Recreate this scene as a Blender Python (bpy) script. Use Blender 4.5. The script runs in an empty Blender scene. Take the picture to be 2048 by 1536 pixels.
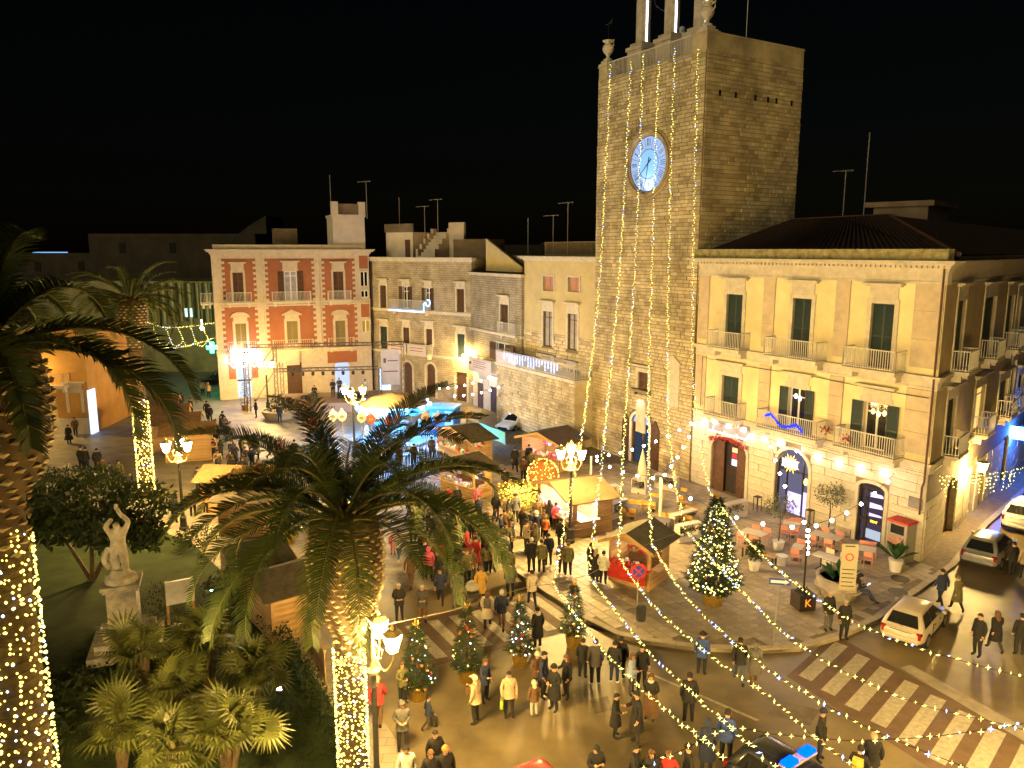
import bpy, bmesh, math, random
from mathutils import Vector, Matrix
random.seed(11)
RND = random.random
def U(a, b): return a + (b - a) * RND()
rad = math.radians
S = bpy.context.scene
COL = S.collection

# ---------------------------------------------------------------- camera, sky, sun, exposure
CAMH, FPX = 15.5, 1539.0                      # eye height (m), focal length in photo pixels (2048 wide)
PITCH = math.atan(268.0 / FPX)
cd = bpy.data.cameras.new('camera'); cam = bpy.data.objects.new('camera', cd); COL.objects.link(cam)
cd.sensor_width = 36.0; cd.lens = 36.0 * FPX / 2048.0; cd.clip_start = 0.1; cd.clip_end = 2000
cam.location = (0, 0, CAMH); cam.rotation_euler = (math.pi / 2 - PITCH, 0, 0)
S.camera = cam

W = bpy.data.worlds.new('World'); S.world = W; W.use_nodes = True
wn = W.node_tree.nodes; wl = W.node_tree.links
bgn = next(n for n in wn if n.type == 'BACKGROUND')
sky = wn.new('ShaderNodeTexSky'); sky.sky_type = 'NISHITA'; sky.sun_disc = False
SUN_DIR = Vector((0.66, 0.75, -0.10)).normalized()      # the way the light travels
sky.sun_elevation = math.asin(-SUN_DIR.z); sky.sun_rotation = math.atan2(-SUN_DIR.x, -SUN_DIR.y)
wl.new(sky.outputs[0], bgn.inputs[0]); bgn.inputs[1].default_value = 0.0004
sl = bpy.data.lights.new('sun', 'SUN'); sl.energy = 1.0; sl.color = (1.0, 0.81, 0.43); sl.angle = rad(28)  # low night sun stands in for unseen floodlights and city glow
so = bpy.data.objects.new('sun', sl); COL.objects.link(so)
so.rotation_euler = SUN_DIR.to_track_quat('-Z', 'Y').to_euler()

vs = S.view_settings; vs.view_transform = 'Standard'; vs.look = 'None'; vs.exposure = 0.42; vs.gamma = 1.0
vs.use_curve_mapping = False
cy = S.cycles
cy.use_denoising = True; cy.max_bounces = 5; cy.diffuse_bounces = 3; cy.glossy_bounces = 3
cy.transmission_bounces = 4; cy.transparent_max_bounces = 6; cy.sample_clamp_indirect = 2.5
cy.caustics_reflective = False; cy.caustics_refractive = False; cy.use_light_tree = True

# ---------------------------------------------------------------- survey: photo pixel -> place
_c, _s = math.cos(PITCH), math.sin(PITCH)
def ray(px, py):
    r, d = (px - 1024) / FPX, (py - 768) / FPX
    return r, _c - d * _s, -_s - d * _c
def G(px, py, z=0.0):
    a = ray(px, py); t = (z - CAMH) / a[2]
    return Vector((a[0] * t, a[1] * t, z))
def AT(px, py, Y):
    a = ray(px, py); t = Y / a[1]
    return Vector((a[0] * t, Y, CAMH + a[2] * t))

# ---------------------------------------------------------------- materials
MATS = {}
def mat(name, col, rough=0.8, var=0.25, scale=3.0, bump=0.0, bscale=None, metal=0.0, spec=0.3, objvar=0.0, trans=0.0, streak=False, col2=None, detail=6):
    if name in MATS: return MATS[name]
    m = bpy.data.materials.new(name); m.use_nodes = True; MATS[name] = m
    nt = m.node_tree; N = nt.nodes; L = nt.links
    b = N['Principled BSDF']
    b.inputs['Roughness'].default_value = rough; b.inputs['Metallic'].default_value = metal
    b.inputs['Specular IOR Level'].default_value = spec
    tc = N.new('ShaderNodeTexCoord'); mp = N.new('ShaderNodeMapping'); L.new(tc.outputs['Object'], mp.inputs[0])
    if streak: mp.inputs['Scale'].default_value = (1, 1, 0.15)
    nz = N.new('ShaderNodeTexNoise'); nz.inputs['Scale'].default_value = scale; nz.inputs['Detail'].default_value = detail
    nz.inputs['Roughness'].default_value = 0.62
    L.new(mp.outputs[0], nz.inputs['Vector'])
    rp = N.new('ShaderNodeValToRGB'); L.new(nz.outputs[0], rp.inputs[0])
    c2 = col2 or tuple(max(0, c * (1 - var)) for c in col)
    c1 = tuple(min(1, c * (1 + var * 0.6)) for c in col)
    rp.color_ramp.elements[0].position = 0.32; rp.color_ramp.elements[0].color = (*c2, 1)
    rp.color_ramp.elements[1].position = 0.68; rp.color_ramp.elements[1].color = (*c1, 1)
    src = rp.outputs[0]
    if objvar:
        oi = N.new('ShaderNodeObjectInfo'); mr = N.new('ShaderNodeMapRange')
        mr.inputs['To Min'].default_value = 1 - objvar; mr.inputs['To Max'].default_value = 1 + objvar
        L.new(oi.outputs['Random'], mr.inputs[0])
        mx = N.new('ShaderNodeVectorMath'); mx.operation = 'SCALE'
        L.new(src, mx.inputs[0]); L.new(mr.outputs[0], mx.inputs['Scale']); src = mx.outputs[0]
    L.new(src, b.inputs['Base Color'])
    if bump:
        n2 = N.new('ShaderNodeTexNoise'); n2.inputs['Scale'].default_value = bscale or scale * 4; n2.inputs['Detail'].default_value = 5
        L.new(mp.outputs[0], n2.inputs['Vector'])
        bp = N.new('ShaderNodeBump'); bp.inputs['Strength'].default_value = bump; bp.inputs['Distance'].default_value = 0.03
        L.new(n2.outputs[0], bp.inputs['Height']); L.new(bp.outputs[0], b.inputs['Normal'])
    if trans:
        tr = N.new('ShaderNodeBsdfTranslucent'); L.new(src, tr.inputs[0])
        ms = N.new('ShaderNodeMixShader'); ms.inputs[0].default_value = trans
        L.new(b.outputs[0], ms.inputs[1]); L.new(tr.outputs[0], ms.inputs[2])
        L.new(ms.outputs[0], N['Material Output'].inputs[0])
    return m
def brickmat(name, c1, c2, mortar, w, h, msize=0.02, rough=0.9, bump=0.6, plane='xz'):
    """masonry too far away to build stone by stone: courses in the wall's own x-z plane"""
    if name in MATS: return MATS[name]
    m = mat(name, c1, rough, 0.2, 2.0); nt = m.node_tree; N = nt.nodes; L = nt.links; b = N['Principled BSDF']
    tc = N.new('ShaderNodeTexCoord'); sx = N.new('ShaderNodeSeparateXYZ'); cx = N.new('ShaderNodeCombineXYZ')
    L.new(tc.outputs['Object'], sx.inputs[0])
    L.new(sx.outputs['X' if plane[0] == 'x' else 'Y'], cx.inputs[0]); L.new(sx.outputs['Z' if plane[1] == 'z' else 'Y'], cx.inputs[1])
    ns = N.new('ShaderNodeTexNoise'); ns.inputs['Scale'].default_value = 1.3; L.new(tc.outputs['Object'], ns.inputs['Vector'])
    ad = N.new('ShaderNodeMix'); ad.data_type = 'RGBA'; ad.blend_type = 'LINEAR_LIGHT'; ad.inputs[0].default_value = 0.06
    L.new(cx.outputs[0], ad.inputs[6]); L.new(ns.outputs[1], ad.inputs[7])
    br = N.new('ShaderNodeTexBrick'); L.new(ad.outputs[2], br.inputs['Vector'])
    br.inputs['Color1'].default_value = (*c1, 1); br.inputs['Color2'].default_value = (*c2, 1); br.inputs['Mortar'].default_value = (*mortar, 1)
    br.inputs['Scale'].default_value = 1; br.inputs['Mortar Size'].default_value = msize; br.inputs['Brick Width'].default_value = w
    br.inputs['Row Height'].default_value = h; br.inputs['Mortar Smooth'].default_value = 0.4; br.inputs['Bias'].default_value = -0.2
    n3 = N.new('ShaderNodeTexNoise'); n3.inputs['Scale'].default_value = 0.9; n3.inputs['Detail'].default_value = 8; L.new(tc.outputs['Object'], n3.inputs['Vector'])
    mr = N.new('ShaderNodeMapRange'); mr.inputs[1].default_value = 0.3; mr.inputs[2].default_value = 0.7; mr.inputs[3].default_value = 0.62; mr.inputs[4].default_value = 1.12
    L.new(n3.outputs[0], mr.inputs[0])
    mx = N.new('ShaderNodeVectorMath'); mx.operation = 'SCALE'; L.new(br.outputs[0], mx.inputs[0]); L.new(mr.outputs[0], mx.inputs['Scale'])
    L.new(mx.outputs[0], b.inputs['Base Color'])
    bp = N.new('ShaderNodeBump'); bp.inputs['Strength'].default_value = bump; bp.inputs['Distance'].default_value = 0.03; bp.invert = True
    L.new(br.outputs['Fac'], bp.inputs['Height']); L.new(bp.outputs[0], b.inputs['Normal'])
    return m
def emat(name, col, strength, sample=True):
    if name in MATS: return MATS[name]
    m = bpy.data.materials.new(name); m.use_nodes = True; MATS[name] = m
    nt = m.node_tree; N = nt.nodes; N.remove(N['Principled BSDF'])
    e = N.new('ShaderNodeEmission'); e.inputs[0].default_value = (*col, 1); e.inputs[1].default_value = strength
    nt.links.new(e.outputs[0], N['Material Output'].inputs[0])
    m.cycles.emission_sampling = 'FRONT_BACK' if sample else 'NONE'
    return m
def glass(name='window_glass', col=(0.015, 0.017, 0.02), rough=0.06):
    return mat(name, col, rough, 0.2, 1.0, spec=0.6)

stone = mat('limestone', (0.50, 0.44, 0.33), 0.88, 0.35, 1.6, 0.5, 14, objvar=0.16)
stone_trim = mat('limestone_trim', (0.56, 0.50, 0.39), 0.85, 0.2, 2.5, 0.25, 20)
stone_dark = mat('weathered_stone', (0.26, 0.21, 0.14), 0.92, 0.4, 1.5, 0.6, 10)
mortar_m = mat('mortar', (0.20, 0.155, 0.09), 0.95, 0.3, 3, 0.5, 20)
white_metal = mat('painted_railing', (0.62, 0.58, 0.5), 0.5, 0.15, 8)
dark_metal = mat('dark_iron', (0.03, 0.03, 0.03), 0.45, 0.3, 8, metal=0.4)
wood_m = mat('pine_boards', (0.46, 0.28, 0.12), 0.7, 0.35, 2.2, 0.3, 30, objvar=0.16, streak=False)
wood_dark = mat('dark_wood', (0.10, 0.05, 0.03), 0.6, 0.35, 4, 0.2, 30)
felt_m = mat('roof_felt', (0.085, 0.07, 0.05), 0.95, 0.35, 3, 0.3, 40)
tile_m = mat('roof_tiles', (0.030, 0.016, 0.012), 0.9, 0.5, 3, 0.4, 16)
green_sh = mat('shutter_green', (0.028, 0.045, 0.045), 0.5, 0.2, 6)
brown_sh = mat('shutter_brown', (0.09, 0.045, 0.022), 0.6, 0.25, 6)
glass_m = glass()
white_m = mat('white_paint', (0.72, 0.70, 0.66), 0.5, 0.08, 5)
asphalt = mat('asphalt', (0.15, 0.118, 0.066), 0.36, 0.5, 0.35, 0.35, 30, detail=12)
rope_m = mat('dark_cable', (0.03, 0.028, 0.025), 0.7)
leaf_m = mat('palm_leaf', (0.052, 0.072, 0.018), 0.5, 0.4, 2.0, trans=0.25, objvar=0.3)
gold_m = mat('gold_foil', (0.75, 0.5, 0.12), 0.3, 0.3, 14, 0.6, 18, metal=0.9)
bulb_y = emat('bulb_warm', (1.0, 0.85, 0.20), 5.0, False)
bulb_w = emat('bulb_white', (0.75, 0.85, 1.0), 5.0, False)
bulb_b = emat('bulb_blue', (0.006, 0.03, 1.0), 3.2, False)
LAMP_COL = (1.0, 0.64, 0.19)
lamp_glow = emat('lantern_glass', LAMP_COL, 1050.0)

# ---------------------------------------------------------------- mesh builder
class MB:
    def __init__(s): s.v = []; s.f = []; s.m = []; s.cur = 0
    def add(s, vs, fs, m=None):
        o = len(s.v); s.v.extend([tuple(p) for p in vs]); mm = s.cur if m is None else m
        for f in fs: s.f.append(tuple(i + o for i in f)); s.m.append(mm)
        return s
    def box(s, x0, x1, y0, y1, z0, z1, m=None):
        return s.add([(x0, y0, z0), (x1, y0, z0), (x1, y1, z0), (x0, y1, z0), (x0, y0, z1), (x1, y0, z1), (x1, y1, z1), (x0, y1, z1)],
                     [(0, 3, 2, 1), (4, 5, 6, 7), (0, 1, 5, 4), (1, 2, 6, 5), (2, 3, 7, 6), (3, 0, 4, 7)], m)
    def obox(s, c, half, rotz=0.0, tilt=None, m=None):
        M = Matrix.Rotation(rotz, 3, 'Z')
        if tilt is not None: M = M @ tilt
        c = Vector(c); vs = []
        for z in (-1, 1):
            for x, y in ((-1, -1), (1, -1), (1, 1), (-1, 1)):
                vs.append(c + M @ Vector((x * half[0], y * half[1], z * half[2])))
        return s.add(vs, [(0, 3, 2, 1), (4, 5, 6, 7), (0, 1, 5, 4), (1, 2, 6, 5), (2, 3, 7, 6), (3, 0, 4, 7)], m)
    def tube(s, pts, r, n=6, m=None, cap=True):
        pts = [Vector(p) for p in pts]; rs = r if isinstance(r, (list, tuple)) else [r] * len(pts)
        vs = []; fs = []
        for i, p in enumerate(pts):
            a = pts[max(0, i - 1)]; b = pts[min(len(pts) - 1, i + 1)]; t = b - a
            if t.length < 1e-7: t = Vector((0, 0, 1))
            t.normalize(); h = Vector((0, 0, 1)) if abs(t.z) < 0.95 else Vector((1, 0, 0))
            u = t.cross(h).normalized(); w = u.cross(t)
            for k in range(n):
                an = 2 * math.pi * k / n; vs.append(p + (u * math.cos(an) + w * math.sin(an)) * rs[i])
        for i in range(len(pts) - 1):
            for k in range(n):
                fs.append((i * n + k, i * n + (k + 1) % n, (i + 1) * n + (k + 1) % n, (i + 1) * n + k))
        if cap: fs.append(tuple(range(n))); fs.append(tuple(range((len(pts) - 1) * n + n - 1, (len(pts) - 1) * n - 1, -1)))
        return s.add(vs, fs, m)
    def lathe(s, prof, n=16, c=(0, 0, 0), m=None, sx=1.0, sy=1.0, close=True):
        vs = []; fs = []
        for r, z in prof:
            for k in range(n):
                a = 2 * math.pi * k / n; vs.append((c[0] + r * sx * math.cos(a), c[1] + r * sy * math.sin(a), c[2] + z))
        for i in range(len(prof) - 1):
            for k in range(n):
                fs.append((i * n + k, i * n + (k + 1) % n, (i + 1) * n + (k + 1) % n, (i + 1) * n + k))
        if close:
            fs.append(tuple(range(n - 1, -1, -1))); fs.append(tuple(range((len(prof) - 1) * n, len(prof) * n)))
        return s.add(vs, fs, m)
    def sphere(s, c, r, n=8, k=5, m=None, sz=1.0):
        prof = [(max(1e-4, r * math.sin(math.pi * i / k)), -r * sz * math.cos(math.pi * i / k)) for i in range(k + 1)]
        return s.lathe(prof, n, c, m)
    def octa(s, c, r, m=None, sz=1.0):
        x, y, z = c
        return s.add([(x + r, y, z), (x, y + r, z), (x - r, y, z), (x, y - r, z), (x, y, z + r * sz), (x, y, z - r * sz)],
                     [(0, 1, 4), (1, 2, 4), (2, 3, 4), (3, 0, 4), (1, 0, 5), (2, 1, 5), (3, 2, 5), (0, 3, 5)], m)
    def prism(s, poly, y0, y1, m=None):
        """polygon in x-z, extruded along y"""
        n = len(poly); vs = [(x, y0, z) for x, z in poly] + [(x, y1, z) for x, z in poly]
        fs = [tuple(range(n)), tuple(range(2 * n - 1, n - 1, -1))] + [((i + 1) % n, i, i + n, (i + 1) % n + n) for i in range(n)]
        return s.add(vs, fs, m)
    def slab(s, poly, z0, z1, m=None):
        """polygon in x-y, extruded along z"""
        n = len(poly); vs = [(p[0], p[1], z0) for p in poly] + [(p[0], p[1], z1) for p in poly]
        fs = [tuple(range(n - 1, -1, -1)), tuple(range(n, 2 * n))] + [(i, (i + 1) % n, (i + 1) % n + n, i + n) for i in range(n)]
        return s.add(vs, fs, m)
    def mesh(s, name, mats, smooth=False):
        me = bpy.data.meshes.new(name); me.from_pydata(s.v, [], s.f)
        for m in (mats if isinstance(mats, (list, tuple)) else [mats]): me.materials.append(m)
        if any(s.m): me.polygons.foreach_set('material_index', s.m)
        if smooth: me.polygons.foreach_set('use_smooth', [True] * len(me.polygons))
        me.update(); return me
    def build(s, name, mats, parent=None, smooth=False, kind=None, label=None):
        return link(name, s.mesh(name, mats, smooth), parent, kind, label)
def link(name, me, parent=None, kind=None, label=None, loc=None, rot=None, scale=None):
    o = bpy.data.objects.new(name, me); COL.objects.link(o)
    if parent is not None: o.parent = parent
    if kind: o['kind'] = kind
    if label: o['label'] = label
    if loc is not None: o.location = loc
    if rot is not None: o.rotation_euler = rot if isinstance(rot, (tuple, list)) else (0, 0, rot)
    if scale is not None: o.scale = scale
    return o
def thing(name, label, cat, loc=(0, 0, 0), rz=0.0, group=None):
    o = bpy.data.objects.new(name, None); COL.objects.link(o); o.empty_display_size = 0.2
    o.location = loc; o.rotation_euler = (0, 0, rz); o['label'] = label; o['category'] = cat
    if group: o['group'] = group
    return o
def tag(o, label, cat, group=None):
    o['label'] = label; o['category'] = cat
    if group: o['group'] = group
    return o
def copy_thing(root, loc, rz, label=None):
    r = root.copy(); COL.objects.link(r); r.location = loc; r.rotation_euler = (0, 0, rz)
    if label: r['label'] = label
    for ch in list(root.children):
        c = ch.copy(); COL.objects.link(c); c.parent = r
        for g in list(ch.children):
            d = g.copy(); COL.objects.link(d); d.parent = c
    return r
def text_mesh(txt, size, align='CENTER', extrude=0.005):
    cu = bpy.data.curves.new('t', 'FONT'); cu.body = txt; cu.size = size; cu.align_x = align; cu.align_y = 'CENTER'; cu.extrude = extrude; cu.resolution_u = 2
    o = bpy.data.objects.new('t', cu); COL.objects.link(o)
    dg = bpy.context.evaluated_depsgraph_get(); me = bpy.data.meshes.new_from_object(o.evaluated_get(dg))
    bpy.data.objects.remove(o); bpy.data.curves.remove(cu); return me
def text_part(name, txt, size, m, parent, loc, rot=(math.pi / 2, 0, 0)):
    me = text_mesh(txt, size); me.materials.clear(); me.materials.append(m)
    return link(name, me, parent, loc=loc, rot=rot)
# ================================================================ SETTING: ground, pavements, markings
def flat(name, pts, z, m, kind='structure', thick=0.0):
    mb = MB()
    if thick: mb.slab([(p[0], p[1]) for p in pts], z - thick, z)
    else: mb.add([(p[0], p[1], z) for p in pts], [tuple(range(len(pts)))])
    return mb.build(name, m, kind=kind)
flat('ground', [(-260, -40), (260, -40), (260, 420), (-260, 420)], 0.0, asphalt)
piazza_m = brickmat('piazza_paving', (0.30, 0.27, 0.22), (0.24, 0.21, 0.17), (0.12, 0.10, 0.08), 0.9, 0.45, 0.012, 0.55, 0.3, 'xy')
slab_m = mat('paving_stone', (0.34, 0.285, 0.21), 0.55, 0.3, 1.5, 0.25, 25, objvar=0.16)
joint_m = mat('paving_joint', (0.19, 0.155, 0.11), 0.9, 0.3, 4)
flat('piazza', [(-48, 41), (-19.5, 41), (-4, 33.5), (0.0, 36), (-1.6, 42), (-2.6, 52), (-3, 62), (-3, 100), (-60, 110), (-60, 60)], 0.004, piazza_m)
KERB = [(0.1, 35.3), (1.5, 32.9), (2.3, 31.7), (3.1, 30.3), (4.2, 29.0), (5.5, 28.4), (7.4, 27.9), (9.7, 27.75), (11.3, 27.9), (13.2, 28.8), (15.5, 30.3), (17.9, 32.4), (21.9, 35.9), (27.0, 41.6), (34.4, 49.0), (52, 67)]
PAVE = KERB + [(52, 80), (-3, 84), (-3, 62), (-2.6, 52), (-1.6, 42)]
pav = flat('pavement', PAVE, 0.14, joint_m, thick=0.13)
def inside(p, poly):
    c = False; n = len(poly)
    for i in range(n):
        a, b = poly[i], poly[i - 1]
        if (a[1] > p[1]) != (b[1] > p[1]) and p[0] < (b[0] - a[0]) * (p[1] - a[1]) / (b[1] - a[1]) + a[0]: c = not c
    return c
FD = Vector((-0.52, 0.854, 0)).normalized(); FN = Vector((FD.y, -FD.x, 0))     # along the facades (away) / into the houses
C0 = Vector((20.38, 36.31, 0))
kerb_m = mat('kerb_stone', (0.36, 0.31, 0.24), 0.7, 0.25, 2, 0.3, 20, objvar=0.12)
def kerb_run(parent, pts, step=1.0, w=0.30, h=0.172):
    acc = [Vector((p[0], p[1], 0)) for p in pts]; fine = []
    for i in range(len(acc) - 1):
        n = max(1, int(round((acc[i + 1] - acc[i]).length / step)))
        for k in range(n): fine.append(acc[i].lerp(acc[i + 1], k / n))
    fine.append(acc[-1]); unit = MB(); unit.box(-0.5, 0.5, 0, 1, 0, 1); me = unit.mesh('kerb_stone', kerb_m)
    for a, b in zip(fine, fine[1:]):
        d = b - a
        link('kerb_stone', me, parent, loc=((a + b) / 2).to_tuple(), rot=math.atan2(d.y, d.x), scale=(d.length - 0.015, w, h + U(-.004, .004)))
kerb_run(pav, KERB[:-1])
slabs = []
Kin = [(p[0], p[1]) for p in PAVE]
for i in range(-34, 30):
    off = U(0, 0.8); w = 0.46
    for j in range(-30, 34):
        l = 0.92; p = C0 + FN * (-0.3 - 0.48 * (i + 34)) + FD * (j * 0.94 + off)
        cs = [p + FN * a + FD * b for a in (-w / 2, w / 2) for b in (-l / 2, l / 2)]
        if all(inside(c, Kin) for c in cs) and p.y < 54:
            dmin = min((Vector((k[0], k[1], 0)) - p).length for k in KERB)
            if dmin > 0.35: slabs.append((p, U(.40, .455) * 0 + 0.452, 0.905))
slabs.sort(key=lambda q: q[0].length)
unit = MB(); unit.box(-.5, .5, -.5, .5, 0, 1); slab_me = unit.mesh('paving_slab', slab_m)
ang = math.atan2(FD.y, FD.x)
rest = MB()
for k, (p, w, l) in enumerate(slabs):
    h = U(0.010, 0.02)
    if k < 300: link('paving_slab', slab_me, pav, loc=(p.x, p.y, 0.141), rot=ang, scale=(l, w, h))
    else: rest.obox((p.x, p.y, 0.141 + h / 2), (l / 2, w / 2, h / 2), ang)
rest.build('paving_slabs', slab_m, pav, kind='stuff')

# left garden: lawn, path, pavement
grass_m = mat('lawn_grass', (0.022, 0.036, 0.008), 0.95, 0.5, 1.2, 0.8, 30)
path_m = mat('garden_path', (0.27, 0.21, 0.14), 0.8, 0.25, 0.8, 0.3, 30)
sidewalk_m = brickmat('left_pavement_flags', (0.30, 0.26, 0.21), (0.25, 0.21, 0.17), (0.13, 0.11, 0.09), 0.8, 0.4, 0.012, 0.6, 0.3, 'xy')
LAWN = [G(*p) for p in ((735, 1560), (650, 1390), (560, 1258), (500, 1200), (380, 1085), (60, 985), (-120, 985), (-700, 1300))] + [Vector((-30, 12, 0)), Vector((-5.6, 12, 0))]
SIDE = [G(*p) for p in ((835, 1560), (792, 1482), (714, 1365), (660, 1290), (610, 1215), (560, 1180))] + [Vector((-4.0, 13, 0)), ][:0]
LW = flat('lawn', LAWN, 0.10, grass_m, thick=0.09)
flat('garden_pavement', [G(900, 1700), G(835, 1560), G(792, 1482), G(714, 1365), G(655, 1285), G(600, 1215), G(470, 1085), G(380, 1060), G(200, 965), G(-100, 965), G(-120, 985), G(60, 985), G(380, 1085), G(500, 1200), G(560, 1258), G(650, 1390), G(735, 1560), G(760, 1700)], 0.06, sidewalk_m, thick=0.05)
# painted crossings
mark_m = mat('road_paint', (0.33, 0.30, 0.25), 0.6, 0.3, 6, 0.2, 40)
red_m = mat('crossing_red', (0.115, 0.075, 0.052), 0.7, 0.25, 2, 0.2, 30)
def crossing(name, a0, lenv, widv, stepv, n, k0=0):
    q = lambda p: Vector((p[0], p[1], 0))
    a0, lenv, widv, stepv = q(a0), q(lenv), q(widv), q(stepv)
    e = lenv.normalized() * 0.45; s0 = a0 + stepv * (k0 - 0.3); s1 = a0 + stepv * (n - 0.2)
    o = flat(name, [s0 - e, s1 - e, s1 + lenv + e, s0 + lenv + e], 0.004, red_m)
    for k in range(k0, n):
        a = a0 + stepv * k; mb = MB()
        mb.add([(p.x, p.y, 0.008) for p in (a, a + widv, a + widv + lenv, a + lenv)], [(0, 1, 2, 3)])
        mb.build('painted_stripe', mark_m, o)
    return o
crossing('zebra_crossing', (13.45, 27.75), (-2.4, -2.5), (0.33, -0.40), (0.46, -0.93), 12, -1)
p0_, p1_ = G(810, 1253), G(854, 1243)
crossing('zebra_crossing', p0_, G(872, 1318) - G(810, 1253), G(832, 1249) - G(810, 1253), (p1_ - p0_) * 1.0, 7)
strip = [G(1800, 1336), G(1822, 1330), G(2060, 1462), G(2060, 1490)]
flat('stone_drain_strip', strip, 0.012, mat('pale_strip', (0.27, 0.24, 0.2), 0.7, 0.3, 1.5, 0.2, 20))
flat('painted_line', [G(1290, 1345), G(1296, 1344), G(1520, 1440), G(1512, 1442)], 0.004, mark_m)
for pts in (((1560, 1400), (1640, 1420), (1620, 1452), (1535, 1428)), ((1180, 1400), (1215, 1392), (1225, 1420), (1190, 1428))):
    flat('road_patch', [G(*p) for p in pts], .004, mat('tar_patch', (.11, .088, .052), .5, .4, 2, .4, 40))
mh = MB()
mh.lathe([(0.42, 0), (0.42, 0.012)], 16, (0, 0, 0)); cover_me = mh.mesh('manhole_cover', mat('cast_iron', (0.06, 0.05, 0.04), 0.6, 0.3, 12, 0.5, 30))
for p in ((1800, 1164), (1795, 1190)):
    q = G(*p); link('manhole_cover', cover_me, pav, loc=(q.x, q.y, 0.158))

# ================================================================ BUILDINGS
class Facade:
    """local frame: x along the wall (left to right as seen), y into the house, z up"""
    def __init__(s, root): s.root = root; s.M = Matrix.Translation(root.location) @ Matrix.Rotation(root.rotation_euler.z, 4, 'Z'); s.I = s.M.inverted()
    def uv(s, px, py, off=0.0):
        o = s.I @ Vector((0, 0, CAMH)); d = s.I.to_3x3() @ Vector(ray(px, py)); t = (off - o.y) / d.y
        p = o + d * t; return p.x, p.z
def facade_thing(name, label, left, right):
    l, r = Vector((*left, 0)), Vector((*right, 0)); d = r - l
    t = thing(name, label, 'building', l, math.atan2(d.y, d.x)); return t, Facade(t), d.length
def arch_pts(u0, u1, zs, rise, n=10):
    c = (u0 + u1) / 2; hw = (u1 - u0) / 2
    return [(c - hw * math.cos(math.pi * i / n), zs + rise * math.sin(math.pi * i / n)) for i in range(n + 1)]
def wall(mb, u0, u1, z0, z1, holes, y=0.0, depth=0.3, m=None):
    """wall plane at y with recessed openings (u0,u1,z0,z1[,rise])"""
    us = sorted({u0, u1, *[h[0] for h in holes], *[h[1] for h in holes]}); zs = sorted({z0, z1, *[h[2] for h in holes], *[h[3] for h in holes]})
    us = [u for u in us if u0 <= u <= u1]; zs = [z for z in zs if z0 <= z <= z1]
    for a, b in zip(us, us[1:]):
        for c, d in zip(zs, zs[1:]):
            cu, cz = (a + b) / 2, (c + d) / 2
            if any(h[0] < cu < h[1] and h[2] < cz < h[3] for h in holes): continue
            mb.add([(a, y, c), (b, y, c), (b, y, d), (a, y, d)], [(0, 1, 2, 3)], m)
    for h in holes:
        a, b, c, d = h[:4]; e = y + depth
        if len(h) > 4:
            ap = arch_pts(a, b, d - h[4], h[4]); n = len(ap)
            half = n // 2
            mb.add([(p[0], y, p[1]) for p in ap[:half + 1]] + [(a, y, d)], [tuple(range(half + 1, -1, -1))], m)
            mb.add([(p[0], y, p[1]) for p in ap[half:]] + [(b, y, d)], [tuple(range(n - half, -1, -1))], m)
            loop = [(a, c)] + ap + [(b, c)]
        else: loop = [(a, c), (a, d), (b, d), (b, c)]
        for p, q in zip(loop, loop[1:]): mb.add([(p[0], y, p[1]), (q[0], y, q[1]), (q[0], e, q[1]), (p[0], e, p[1])], [(0, 1, 2, 3)], m)
        mb.add([(a, y, c), (b, y, c), (b, e, c), (a, e, c)], [(0, 1, 2, 3)], m)
    return mb
def shutter_mesh(w, h, m):
    mb = MB(); f = 0.06
    mb.box(0, f, 0, .05, 0, h); mb.box(w - f, w, 0, .05, 0, h); mb.box(f, w - f, 0, .05, 0, f); mb.box(f, w - f, 0, .05, h - f, h); mb.box(f, w - f, 0, .05, h * .48, h * .48 + f)
    n = max(4, int(h / .11))
    for i in range(n):
        z = f + (h - 2 * f) * i / n; mb.add([(f, .008, z), (w - f, .008, z), (w - f, .042, z + (h - 2 * f) / n), (f, .042, z + (h - 2 * f) / n)], [(0, 1, 2, 3)])
    return mb.mesh('shutter', m)
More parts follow.
